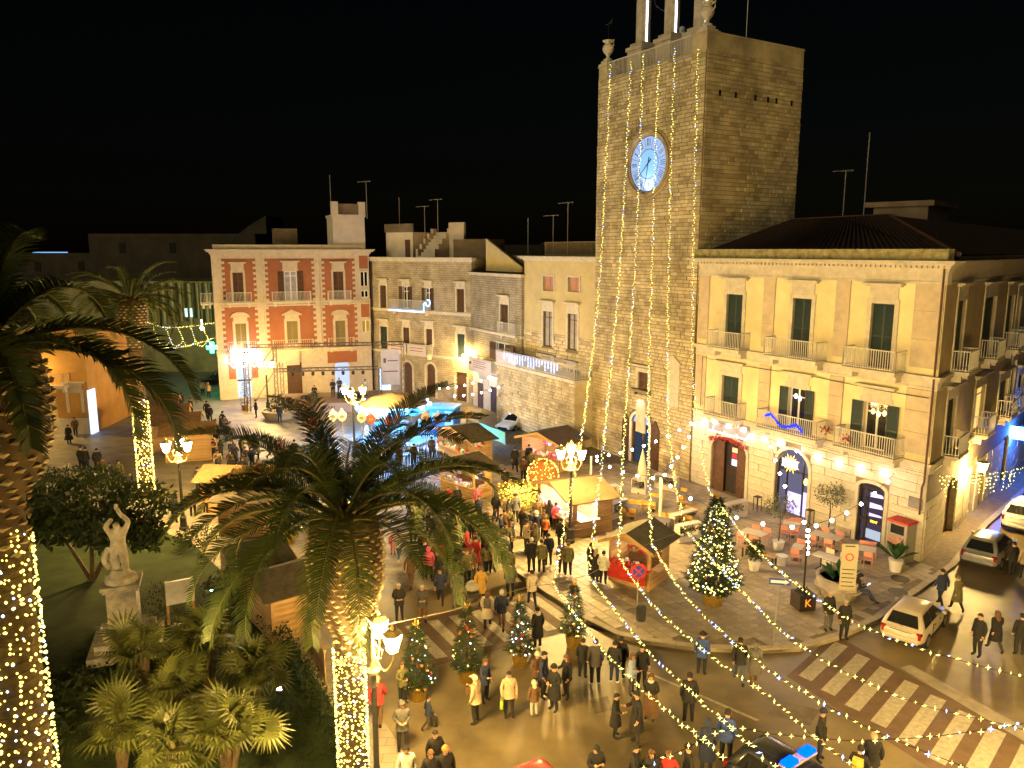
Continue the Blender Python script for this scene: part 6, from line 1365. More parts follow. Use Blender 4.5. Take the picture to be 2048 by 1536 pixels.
# parasol, posts
q = G(1283, 985, .15); t = thing('closed_parasol', 'closed cream parasol standing before the tower door', 'parasol', (q.x, q.y, .155))
mb = MB(); mb.lathe([(.34, .8), (.36, 1.0), (.25, 1.8), (.14, 2.4), (.05, 2.75)], 10); mb.build('folded_canopy', mat('parasol_cloth', (.62, .52, .40), .85, .2, 3), t); mb = MB(); mb.tube([(0, 0, 0), (0, 0, 2.9)], .03, 6); mb.build('pole', white_metal, t); mb = MB(); mb.box(-.3, .3, -.3, .3, 0, .08); mb.build('base', dark_metal, t)
POSTS = []
for k, (px, py, tp) in enumerate(((1181, 972, 912), (1319, 1053, 955))):
    q = G(px, py, .15); zt = AT(px, tp, q.y).z; t = thing('light_post', ['white light post behind the bright stall', 'white light post among the grey cafe tables'][k], 'post', (q.x, q.y, .155)); mb = MB(); mb.box(-.07, .07, -.07, .07, 0, zt - .15); mb.build('pole', white_metal, t); mb = MB(); mb.box(-.25, .25, -.25, .25, 0, .06); mb.build('foot', white_metal, t); POSTS.append(Vector((q.x, q.y, zt)))
q = G(1605, 1215, .15); zt = AT(1606, 1052, q.y).z
t = thing('box_planter', 'black box planter with an orange letter K and a tall black post', 'planter', (q.x, q.y, .155), math.atan2(FN.y, FN.x) - .35)
mb = MB(); mb.box(-.38, .38, -.38, .38, 0, .72); mb.build('box', mat('box_black', (.04, .03, .03), .5), t); mb = MB(); mb.box(.382, .39, -.36, .36, .02, .7); mb.build('side_panel', mat('tan_panel', (.32, .24, .15), .7), t)
text_part('letter', 'K', .5, emat('letter_orange', (1, .28, .02), 1.3), t, (0, -.392, .36)); mb = MB(); mb.tube([(0, 0, .6), (0, 0, zt - .15)], .04, 8); mb.build('post', dark_metal, t)
o = leaf_blob(120, .3, .3, .1, .12, 9).build('plants', yucca_m, t); o.location = (0, 0, .75); BP = Vector((q.x, q.y, zt))
# potted plants
olive_m = mat('olive_leaf', (.14, .15, .09), .7, .3, 4, trans=.2); big_leaf = mat('glossy_leaf', (.03, .085, .02), .35, .3, 3, trans=.15)
def pot(t, r, h, m=white_m): mb = MB(); mb.lathe([(r * .7, 0), (r, h), (r * .88, h)], 12); mb.build('pot', m, t)
def potted(px, py, label, kind):
    q = G(px, py, .15); t = thing('potted_plant', label, 'potted plant', (q.x, q.y, .155))
    if kind == 'olive':
        pot(t, .32, .5); mb = MB(); mb.tube([(0, 0, .4), (.03, 0, 1.4), (0, 0, 2.0)], [.04, .03, .02], 6); mb.build('trunk', bark_m, t); o = leaf_blob(650, .85, .85, .62, .13, int(px), .25).build('crown', olive_m, t); o.location = (0, 0, 2.35)
    elif kind == 'shrub':
        pot(t, .3, .5); o = leaf_blob(600, .42, .42, .55, .14, int(px), .2).build('foliage', yucca_m, t); o.location = (0, 0, 1.0)
    else:
        pot(t, .34, .6)
        for k in range(15):
            a = k * 2.4; el = 1.35 - .9 * (k / 15); L_ = U(.9, 1.3); mb = MB(); d = Vector((math.cos(a) * math.cos(el), math.sin(a) * math.cos(el), math.sin(el))); s_ = Vector((-math.sin(a), math.cos(a), 0)) * .17; b0 = Vector((0, 0, .55))
            m1, m2, tp = b0 + d * L_ * .5, b0 + d * L_ * .8 + Vector((0, 0, -.04)), b0 + d * L_ * 1.15 + Vector((0, 0, -.2))
            mb.add([b0, b0 + d * L_ * .25, m1 + s_ * .8, m2 + s_ * .8, tp, m2 - s_ * .8, m1 - s_ * .8], [(0, 1, 2), (0, 1, 6), (1, 2, 3, 4, 5, 6)]); mb.build('leaf', big_leaf, t)
potted(1656, 1072, 'olive tree in a pot against the pale cafe wall', 'olive'); potted(1556, 1100, 'second olive tree in a pot behind the wooden bench', 'olive'); potted(1508, 1140, 'round shrub in a white pot by the bench', 'shrub'); potted(1790, 1142, 'broad leaved plant in a white pot beside the vending machine', 'broad')
q = G(1562, 1130, .15); t = thing('empty_white_pot', 'empty white pot under the end of the bench', 'pot', (q.x, q.y, .155)); pot(t, .3, .5)
q = G(1678, 1190, .15); t = thing('round_stone_planter', 'round stone planter with seat ring and broad leaves behind the traffic notice', 'planter', (q.x, q.y, .155))
mb = MB(); mb.lathe([(.75, 0), (.7, .35), (1.05, .42), (1.08, .5), (.95, .52), (1.0, .85), (1.05, .95), (.9, .95), (.88, .8)], 20); mb.build('stone_bowl', kerb_m, t); mb = MB(); mb.lathe([(.88, .78), (.88, .8)], 20); mb.build('soil', mat('soil', (.05, .035, .02), 1), t)
for k in range(16):
    a = k * 2.4; r0 = U(0, .5); el = U(.5, 1.3); L_ = U(.6, 1.0); d = Vector((math.cos(a) * math.cos(el), math.sin(a) * math.cos(el), math.sin(el))); s_ = Vector((-math.sin(a), math.cos(a), 0)) * .15; b0 = Vector((r0 * math.cos(a), r0 * math.sin(a), .8)); m1, tp = b0 + d * L_ * .55, b0 + d * L_ + Vector((0, 0, -.1))
    mb = MB(); mb.add([b0, m1 + s_, tp, m1 - s_], [(0, 1, 2, 3)]); mb.build('leaf', big_leaf, t)
q = G(560, 835); t = thing('round_planter', 'round stone planter with a bush left of the stage', 'planter', (q.x, q.y, 0)); mb = MB(); mb.lathe([(1.3, 0), (1.6, .5), (1.7, .75), (1.5, .75), (1.45, .6)], 18); mb.build('stone_bowl', kerb_m, t); o = leaf_blob(420, 1.3, 1.3, .8, .25, 77, .2).build('bush', yucca_m, t); o.location = (0, 0, 1.1)
# vending machine
u, z = yf.uv(1818, 1120); q = yf.M @ Vector((YW - .72, -.62, .15)); t = thing('vending_machine', 'grey vending machine with a red top at the palazzo corner', 'vending machine', q, ypal.rotation_euler.z)
mb = MB(); mb.box(-.5, .5, -.4, .4, 0, 2.0); mb.build('cabinet', mat('machine_grey', (.30, .28, .26), .4, .1, 3), t); mb = MB(); mb.box(-.55, .55, -.45, .42, 2.003, 2.12); mb.build('red_top', mat('machine_red', (.5, .05, .03), .5), t)
mb = MB(); mb.box(-.35, .35, -.42, -.402, 1.45, 1.9); mb.build('display_window', glass_m, t); mb = MB(); mb.box(-.42, .42, -.42, -.402, .75, 1.3); mb.build('picture_panel', mat('machine_poster', (.5, .25, .2), .5, .6, 6), t); mb = MB(); mb.box(-.4, .4, -.415, -.402, .1, .65); mb.build('lower_panel', mat('machine_panel', (.36, .34, .32), .3), t)
# ================================================================ SIGNS
def sign_disc(m_list):
    pass
q = G(1273, 1260, .15); zc = AT(1273, 1142, q.y).z - .15; t = thing('no_stopping_sign', 'round blue and red no stopping sign on a post with a litter bin', 'traffic sign', (q.x, q.y, .15), .12)
mb = MB(); mb.tube([(0, 0, 0), (0, 0, zc + .3)], .03, 8); mb.build('post', grey_b, t)
def ring_poly(mb, r0, r1, y, zc, n=24):
    for i in range(n):
        a, b = 2 * math.pi * i / n, 2 * math.pi * (i + 1) / n; mb.add([(r0 * math.cos(a), y, zc + r0 * math.sin(a)), (r0 * math.cos(b), y, zc + r0 * math.sin(b)), (r1 * math.cos(b), y, zc + r1 * math.sin(b)), (r1 * math.cos(a), y, zc + r1 * math.sin(a))], [(3, 2, 1, 0)])
sred = mat('sign_red', (.5, .03, .03), .4); sblue = mat('sign_blue', (.03, .06, .35), .4); swhite = mat('sign_whitep', (.6, .6, .58), .4)
mb = MB(); mb.lathe([(.33, 0), (.33, .02)], 24); o = mb.build('disc', sblue, t); o.rotation_euler = (math.pi / 2, 0, 0); o.location = (0, -.04, zc)
mb = MB(); ring_poly(mb, .25, .33, -.066, zc); mb.build('rim', sred, t)
for s_ in (-1, 1): mb = MB(); mb.add([(-.2 * s_ - .035, -.068, zc - .2), (-.2 * s_ + .035, -.068, zc - .2), (.2 * s_ + .035, -.068, zc + .2), (.2 * s_ - .035, -.068, zc + .2)], [(0, 1, 2, 3)]); o = mb.build('red_bar', sred, t); o.location.y = -.002 * (s_ + 1)
mb = MB(); mb.lathe([(.17, .5), (.2, .55), (.2, 1.0), (.22, 1.05), (.22, 1.1), (.1, 1.2)], 10, (.12, -.16, 0)); mb.build('litter_bin', mat('bin_black', (.03, .03, .035), .5), t)
q = G(1545, 1293, .15); zc = AT(1555, 1162, q.y).z - .15; t = thing('one_way_sign', 'blue one way sign with a white arrow at the kerb', 'traffic sign', (q.x, q.y, .15), -.2)
mb = MB(); mb.tube([(0, 0, 0), (.12, 0, zc + .1)], .028, 8); mb.build('post', grey_b, t); mb = MB(); mb.box(-.28, .52, -.05, -.03, zc - .13, zc + .13); mb.build('plate', sblue, t)
mb = MB(); mb.prism([(-.22, zc - .055), (.3, zc - .055), (.3, zc - .1), (.47, zc), (.3, zc + .1), (.3, zc + .055), (-.22, zc + .055)], -.06, -.052); mb.build('arrow', swhite, t)
q = G(1690, 1228, .15); z0, z1 = AT(1690, 1180, q.y).z - .15, AT(1690, 1088, q.y).z - .15; t = thing('traffic_notice', 'tall cream traffic restriction notice with a red ring', 'traffic sign', (q.x, q.y, .15), -.15)
mb = MB(); mb.tube([(0, .04, 0), (0, .04, z1)], .03, 8); mb.build('post', grey_b, t); mb = MB(); w_ = .33; mb.box(-w_, w_, -.02, 0, z0, z1); mb.build('board', mat('notice_cream', (.42, .38, .27), .5, .08, 4), t)
mb = MB(); zr = z0 + (z1 - z0) * .72; ring_poly(mb, .12, .17, -.026, zr); mb.build('ring', sred, t)
for i in range(5): mb = MB(); zz = z0 + (z1 - z0) * (.08 + .09 * i); mb.box(-w_ * .8, w_ * (.8 - .2 * (i % 2)), -.026, -.021, zz, zz + .04); mb.build('print_line', mat('notice_ink', (.05, .04, .03), .7), t)
mb = MB(); mb.box(-w_ * .6, w_ * .6, -.026, -.021, z1 - .12, z1 - .07); mb.build('print_line', MATS['notice_ink'], t)
q = AT(628, 843, 50); t = thing('round_far_sign', 'round red bordered sign above the palm fronds', 'traffic sign', (q.x, 50, 0)); mb = MB(); mb.lathe([(.42, 0), (.42, .03)], 20); o = mb.build('disc', mat('disc_pink', (.6, .25, .18), .5), t); o.rotation_euler = (math.pi / 2, 0, 0); o.location = (0, -.04, q.z); mb = MB(); mb.tube([(0, 0, 0), (0, 0, q.z + .4)], .035, 6); mb.build('post', grey_b, t); mb = MB(); mb.box(-.12, .12, -.085, -.075, q.z - .14, q.z + .1); mb.build('mark', MATS['print_dark'], t)
q = AT(424, 695, 88); mb = MB(); s_ = .62; mb.box(-s_ * .34, s_ * .34, -.05, .05, -s_, s_); mb.box(-s_, -s_ * .345, -.05, .05, -s_ * .34, s_ * .34); mb.box(s_ * .345, s_, -.05, .05, -s_ * .34, s_ * .34); o = mb.build('pharmacy_cross', emat('cross_green', (.02, 1, .42), 26)); o.location = q; tag(o, 'glowing green pharmacy cross left of the red palazzo', 'sign')
# far-left bits: crowd barriers, lit totem
for k, (pa_, pb_) in enumerate((((200, 842), (214, 846)), ((206, 838), (222, 842)))): a, b = G(*pa_), G(*pb_); barrier((a.x, a.y), (b.x, b.y), ['near yellow barrier by the orange house corner', 'far yellow barrier by the orange house corner'][k], rust)
q = G(108, 950); mb = MB(); mb.box(-.9, .9, -.35, .35, .0, .6); mb.box(-.95, .95, -.4, .4, .603, .7); o = mb.build('stone_bench', trim_r); o.location = (q.x, q.y, .06); tag(o, 'plain stone bench left of the three men in dark clothes', 'bench')

# ================================================================ CARS
tyre_m = mat('tyre', (.015, .015, .015), .8); rim_m = mat('rim', (.35, .35, .35), .35, metal=.8); cglass = mat('car_glass', (.012, .013, .014), .05, spec=.7); tail_m = mat('tail_lamp', (.25, .012, .01), .2); plate_m = mat('number_plate', (.5, .5, .45), .4); trim_b = mat('black_trim', (.02, .02, .02), .5); head_m = mat('head_lamp', (.6, .62, .65), .1, spec=.8)
def car(x, y, rz, label, paint, L_=4.1, Wd=1.72, Ht=1.48, shape='hatch', z0=0.0, lit=False):
    """front towards +x in its own frame; lofted body with a tapered glasshouse"""
    t = thing('parked_car', label, 'car', (x, y, z0), rz, 'cars in the streets round the square'); hl, hw = L_ / 2, Wd / 2
    belt = .60 * Ht if shape != 'suv' else .62 * Ht
    # stations: x, half width, bottom, top(belt/bonnet)
    st_ = [(-hl, hw * .80, .42, belt * .80), (-hl + .05, hw * .90, .30, belt * .93), (-hl + .22, hw * .97, .24, belt), (-hl * .55, hw, .22, belt * 1.02), (0, hw, .22, belt * 1.0), (hl * .38, hw * .99, .22, belt * .98), (hl * .62, hw * .96, .24, belt * .88), (hl - .16, hw * .90, .28, belt * .76), (hl - .03, hw * .80, .34, belt * .62), (hl, hw * .7, .42, belt * .52)]
    mb = MB(); m = 10
    def sect(s): X, w, b, tz = s; h = tz - b; return [(X, -w * .88, b), (X, -w, b + h * .22), (X, -w, b + h * .58), (X, -w * .965, b + h * .9), (X, -w * .86, tz), (X, w * .86, tz), (X, w * .965, b + h * .9), (X, w, b + h * .58), (X, w, b + h * .22), (X, w * .88, b)]
    vs = []; fs = []
    for s in st_: vs += sect(s)
    for i in range(len(st_) - 1):
        for k in range(m): fs.append((i * m + k, i * m + (k + 1) % m, (i + 1) * m + (k + 1) % m, (i + 1) * m + k))
    fs.append(tuple(range(m - 1, -1, -1))); fs.append(tuple(range((len(st_) - 1) * m, len(st_) * m))); mb.add(vs, fs); bodyo = mb.build('body', paint, t, smooth=True)
    md = bodyo.modifiers.new('b', 'SUBSURF'); md.levels = 1; md.render_levels = 1
    rear = {'hatch': (-hl + .12, -hl + .55), 'wagon': (-hl + .12, -hl + .55), 'suv': (-hl + .08, -hl + .35), 'sedan': (-hl + .5, -hl + 1.15)}[shape]
    fx0, fx1 = hl * .44, hl * .04; rz0, rz1 = belt - .03, Ht
    wb = hw * .90; tum = .30
    xr0, xr1 = rear; prof = [(xr0, belt - .04), ((xr0 + xr1 - .06) / 2, (belt + Ht - .115) / 2), (xr1 - .06, Ht - .075), (xr1 + .16, Ht - .03), ((xr1 + fx1) / 2, Ht), (fx1 - .12, Ht - .03), (fx1 + .1, Ht - .085), ((fx0 + fx1 + .16) / 2, (belt + Ht - .135) / 2), (fx0 + .06, belt - .05)]
    rows = []
    for X, z in prof: q_ = max(0, (z - belt) / (Ht - belt)); wt = wb - tum * hw * q_ ** 1.3; rows.append([(X, -wb, belt - .05) if q_ > .9 or 1 else 0, (X, -wt - .005, z - .05 * q_), (X, -wt * .88, z), (X, -wt * .4, z + .025 * q_), (X, wt * .4, z + .025 * q_), (X, wt * .88, z), (X, wt + .005, z - .05 * q_), (X, wb, belt - .05)])
    gh = MB(); nn = 8; gh.add([v for r_ in rows for v in r_], [(i * nn + k, i * nn + k + 1, (i + 1) * nn + k + 1, (i + 1) * nn + k) for i in range(len(rows) - 1) for k in range(nn - 1)]); gh.build('cabin_roof', paint, t, smooth=True)
    def pane(name, q, m_, out=.014):
        q = [Vector(v) for v in q]; c = sum(q, Vector()) / len(q); n = (q[1] - q[0]).cross(q[-1] - q[0]).normalized()
        if n.dot(c - Vector((0, 0, .6))) < 0: n = -n
        g = MB(); g.add([v + n * out for v in q], [tuple(range(len(q)))]); g.add([v + n * (out - .006) for v in q], [tuple(range(len(q) - 1, -1, -1))]); return g.build(name, m_, t)
    L3 = lambda a_, b_, f_: tuple(a_[k] + (b_[k] - a_[k]) * f_ for k in range(3))
    def strip(i0, i1, f0, f1, name):
        lo, hi = L3(rows[i0][2], rows[i1][2], f0), L3(rows[i0][2], rows[i1][2], f1); s0 = .92; pane(name, [(lo[0], lo[1] * s0, lo[2]), (lo[0], -lo[1] * s0, lo[2]), (hi[0], -hi[1] * s0, hi[2]), (hi[0], hi[1] * s0, hi[2])], cglass, .03)
    strip(0, 2, .16, .90, 'rear_window'); strip(8, 6, .10, .93, 'windscreen')
    for s_ in (-1, 1):
        zl, zh = belt + .02, Ht - .13
        def sp(X, z): q_ = max(0, (z - belt) / (Ht - belt)); return (X, s_ * (wb - tum * hw * q_ ** 1.3 * 1.02 + .004), z)
        xa0, xa1, xm, xb1, xb0 = xr0 + .34, xr1 + .14, (xr1 + fx1) / 2 + .02, fx1 - .02, fx0 - .22
        pane('side_window', [sp(xa0, zl), sp(xm - .05, zl), sp(xm - .05, zh), sp(xa1, zh)], cglass); pane('side_window', [sp(xm + .05, zl), sp(xb0, zl), sp(xb1, zh), sp(xm + .05, zh)], cglass)
        mb = MB(); mb.box(xm - .012, xm + .004, s_ * hw * .998 - .012, s_ * hw * .998 + .012, .34, belt * .97); mb.build('door_seam', trim_b, t); mb = MB(); mb.box(-hl * .34, hl * .34, s_ * hw * .985 - .02, s_ * hw * .985 + .02, .24, .32); mb.build('sill_trim', trim_b, t)
    mb = MB(); mb.tube([(xr0 - .02, -.05, belt + .03), (xr0 + .1, .32, belt + .14)], .012, 4); mb.build('rear_wiper', trim_b, t); mb = MB(); mb.box(-hl - .012, -hl + .02, -hw * .5, hw * .5, belt * .86, belt * .875); mb.build('tailgate_seam', trim_b, t)
    for sx in (-hl * .62, hl * .62):
        for s_ in (-1, 1):
            mb = MB(); wv = [(math.cos(a) * .31, math.sin(a) * .31) for a in [2 * math.pi * i / 18 for i in range(18)]]; mb.prism([(sx + u_, .31 + v_) for u_, v_ in wv], s_ * hw * 1.005 - (.2 if s_ > 0 else 0), s_ * hw * 1.005 + (.2 if s_ < 0 else 0)); wh = mb.build('wheel', tyre_m, t)
            mb = MB(); mb.prism([(sx + u_ * .62, .31 + v_ * .62) for u_, v_ in wv], s_ * (hw * 1.005 + .002), s_ * (hw * 1.005 + .012)); mb.build('rim', rim_m, wh)
    for s_ in (-1, 1):
        mb = MB(); mb.obox((-hl + .10, s_ * hw * .78, belt * .78), (.085, hw * .10, .12), s_ * .35); mb.build('tail_lamp', tail_m if not lit else emat('tail_lit', (1, .05, .02), 8), t)
        mb = MB(); mb.obox((hl - .13, s_ * hw * .72, belt * .60), (.1, hw * .17, .07), s_ * -.3); mb.build('head_lamp', head_m, t)
        mb = MB(); mb.obox((fx0 - .25, s_ * (hw + .07), belt + .03), (.06, .08, .06)); mb.build('mirror', paint, t)
        for xx in (-hl * .1, hl * .3 - .1): mb = MB(); mb.box(xx - .25, xx - .1, s_ * hw * 1.0 - .01, s_ * hw * 1.0 + .012, belt * .82, belt * .86); mb.build('door_handle', trim_b, t)
    mb = MB(); mb.box(-hl - .05, -hl + .08, -hw * .80, hw * .80, .36, .54); rbm = mb.build('rear_bumper', paint, t); bv = rbm.modifiers.new('b', 'BEVEL'); bv.width = .04; bv.segments = 2; mb = MB(); mb.box(-hl - .035, -hl + .06, -hw * .7, hw * .7, .27, .355); mb.build('lower_valance', trim_b, t); mb = MB(); mb.box(-hl - .03, -hl + .01, -.26, .26, .60, .71); mb.build('number_plate', plate_m, t); mb = MB(); mb.box(hl - .05, hl + .02, -hw * .5, hw * .5, .36, .5); mb.build('grille', trim_b, t)
    return t
silver = mat('silver_paint', (.36, .355, .345), .28, .05, 1, metal=.5, spec=.5); beige = mat('champagne_paint', (.50, .44, .36), .3, .05, 1, metal=.3, spec=.5); whitep = mat('white_car_paint', (.62, .62, .60), .25, .04, 1, spec=.5); darkp = mat('black_car_paint', (.015, .016, .02), .2, .1, 1, spec=.5); redp = mat('red_car_paint', (.42, .02, .012), .25, .1, 1, spec=.5)
def place_car(pr, pf, **k): a, b = G(*pr), G(*pf); d = b - a; return ((a + b) / 2, math.atan2(d.y, d.x))
c, r = place_car((1790, 1306), (1862, 1222)); car(c.x, c.y, r, 'champagne hatchback parked half on the kerb by the crossing', beige, 3.9, 1.68, 1.45, 'hatch')
c, r = place_car((1945, 1148), (2005, 1085)); car(c.x, c.y, r, 'silver wagon parked along the side street kerb', silver, 4.3, 1.74, 1.48, 'wagon')
c, r = place_car((2022, 1078), (2085, 1025)); car(c.x, c.y, r, 'white off-roader parked ahead of the silver wagon', whitep, 4.25, 1.85, 1.7, 'suv')
c, r = place_car((1056, 848), (1005, 866)); car(c.x, c.y, r, 'white car standing below the stone terrace', whitep, 4.2, 1.76, 1.45, 'hatch')
c, r = place_car((1015, 1640), (1000, 1640)); q = AT(1015, 1528, 19.0); car(q.x, 18.4, -2.6, 'red car cut off by the bottom edge', redp, 3.8, 1.66, 1.5, 'hatch')
c, r = place_car((440, 772), (398, 776)); car(c.x, c.y + 2, r, 'dark car in the far left street', darkp, 4.2, 1.75, 1.46, 'hatch', lit=True)
car(-33.5, 92, .2, 'second dark car behind the red palazzo corner', mat('blue_car_paint', (.03, .05, .12), .25, spec=.5), 4.2, 1.75, 1.45, 'sedan')
# police car with blue light bar
q = AT(1590, 1500, 19.2); pc = car(q.x + .25, 19.0, -.95, 'dark police car with a glowing blue roof light bar', darkp, 4.3, 1.76, 1.5, 'wagon'); del pc['group']; pc['group'] = 'cars in the streets round the square'
blue_bar = emat('bar_blue', (.0, .03, 1), 8)
for s_ in (-1, 1): mb = MB(); mb.obox((-.25, s_ * .40, 1.68), (.14, .22, .07)); mb.build('light_bar_lens', blue_bar, pc)
mb = MB(); mb.obox((-.25, 0, 1.63), (.17, .66, .025)); mb.build('light_bar_base', mat('bar_base', (.35, .3, .28), .4), pc)
# ================================================================ PEOPLE
skin_m = mat('skin', (.42, .24, .15), .6, .1, 6); eye_m = mat('eye_dark', (.02, .015, .01), .4)
PAL = dict(k=(.018, .017, .017), n=(.022, .028, .06), g=(.10, .095, .09), b=(.11, .06, .03), t=(.36, .27, .17), m=(.42, .25, .05), r=(.35, .03, .03), p=(.55, .10, .17), w=(.60, .57, .52), o=(.11, .10, .045), y=(.55, .40, .07), u=(.035, .06, .20), e=(.25, .40, .05), c=(.5, .43, .33), s=(.42, .40, .38), a=(.55, .16, .05), d=(.05, .045, .045), j=(.06, .08, .14), l=(.25, .30, .40))
def cm(k, f='cloth'): return mat(f + '_' + k, PAL[k], .85 if f == 'cloth' else .6, .25, 9, .3, 40)
def pose_data(kind):
    J = dict(pel=(0, 0, .96), spi=(0, 0, 1.12), che=(0, .0, 1.33), nb=(0, .005, 1.47), nk=(0, -.01, 1.53), hd=(0, -.03, 1.62), ht=(0, -.015, 1.70),
             ls=(.175, .0, 1.42), rs=(-.175, .0, 1.42), le=(.25, .03, 1.16), re=(-.25, .03, 1.16), lw=(.25, -.06, .93), rw=(-.25, -.06, .93), lh=(.24, -.1, .86), rh=(-.24, -.1, .86),
             lhp=(.095, 0, .90), rhp=(-.095, 0, .90), lk=(.11, -.03, .50), rk=(-.11, -.03, .50), la=(.12, .02, .10), ra=(-.12, .02, .10), lt=(.14, -.13, .05), rt=(-.14, -.13, .05))
    if kind == 'hands': J.update(le=(.26, .03, 1.17), re=(-.26, .03, 1.17), lw=(.10, -.2, 1.08), rw=(-.10, -.2, 1.08), lh=(.04, -.24, 1.09), rh=(-.04, -.24, 1.09))
    if kind == 'phone': J.update(le=(.25, -.02, 1.17), re=(-.25, -.02, 1.17), lw=(.12, -.24, 1.25), rw=(-.12, -.24, 1.25), lh=(.06, -.28, 1.29), rh=(-.06, -.28, 1.29), hd=(0, -.06, 1.61), ht=(0, -.06, 1.69))
    if kind == 'talk': J.update(re=(-.26, -.06, 1.18), rw=(-.2, -.30, 1.16), rh=(-.18, -.37, 1.19), lt=(.2, -.11, .05), hd=(.01, -.035, 1.62))
    if kind == 'walk': J.update(lk=(.1, -.16, .52), la=(.1, -.26, .12), lt=(.1, -.40, .07), rk=(-.1, .06, .50), ra=(-.1, .34, .18), rt=(-.1, .27, .05), le=(.25, .12, 1.18), lw=(.24, .16, .95), lh=(.23, .14, .87), re=(-.25, -.06, 1.17), rw=(-.24, -.22, .97), rh=(-.23, -.27, .90))
    if kind == 'walk2': J.update(rk=(-.1, -.12, .52), ra=(-.1, -.20, .11), rt=(-.11, -.34, .06), lk=(.1, .04, .50), la=(.1, .24, .13), lt=(.11, .12, .05), re=(-.25, .09, 1.17), rw=(-.25, .1, .94), rh=(-.24, .08, .86), le=(.25, -.04, 1.17), lw=(.24, -.17, .96), lh=(.23, -.21, .89))
    if kind == 'sit': J.update(pel=(0, 0, .56), spi=(0, .02, .74), che=(0, -.02, .95), nb=(0, -.05, 1.08), nk=(0, -.07, 1.13), hd=(0, -.11, 1.21), ht=(0, -.12, 1.29), ls=(.175, -.03, 1.03), rs=(-.175, -.03, 1.03), le=(.24, -.1, .78), re=(-.24, -.1, .78), lw=(.12, -.32, .82), rw=(-.12, -.32, .82), lh=(.06, -.37, .85), rh=(-.06, -.37, .85), lhp=(.1, -.06, .53), rhp=(-.1, -.06, .53), lk=(.13, -.48, .55), rk=(-.13, -.46, .53), la=(.14, -.62, .12), ra=(-.13, -.75, .13), lt=(.15, -.77, .06), rt=(-.14, -.90, .10))
    return J
BON = [('pel', 'spi'), ('spi', 'che'), ('che', 'nb'), ('nb', 'nk'), ('nk', 'hd'), ('hd', 'ht'), ('che', 'ls'), ('ls', 'le'), ('le', 'lw'), ('lw', 'lh'), ('che', 'rs'), ('rs', 're'), ('re', 'rw'), ('rw', 'rh'), ('pel', 'lhp'), ('lhp', 'lk'), ('lk', 'la'), ('la', 'lt'), ('pel', 'rhp'), ('rhp', 'rk'), ('rk', 'ra'), ('ra', 'rt')]
RAD = dict(pel=(.17, .14), spi=(.165, .13), che=(.185, .14), nb=.08, nk=.06, hd=(.085, .10), ht=(.075, .085), ls=.09, rs=.09, le=.066, re=.066, lw=.048, rw=.048, lh=.04, rh=.04, lhp=.115, rhp=.115, lk=.078, rk=.078, la=.055, ra=.055, lt=.048, rt=.048)
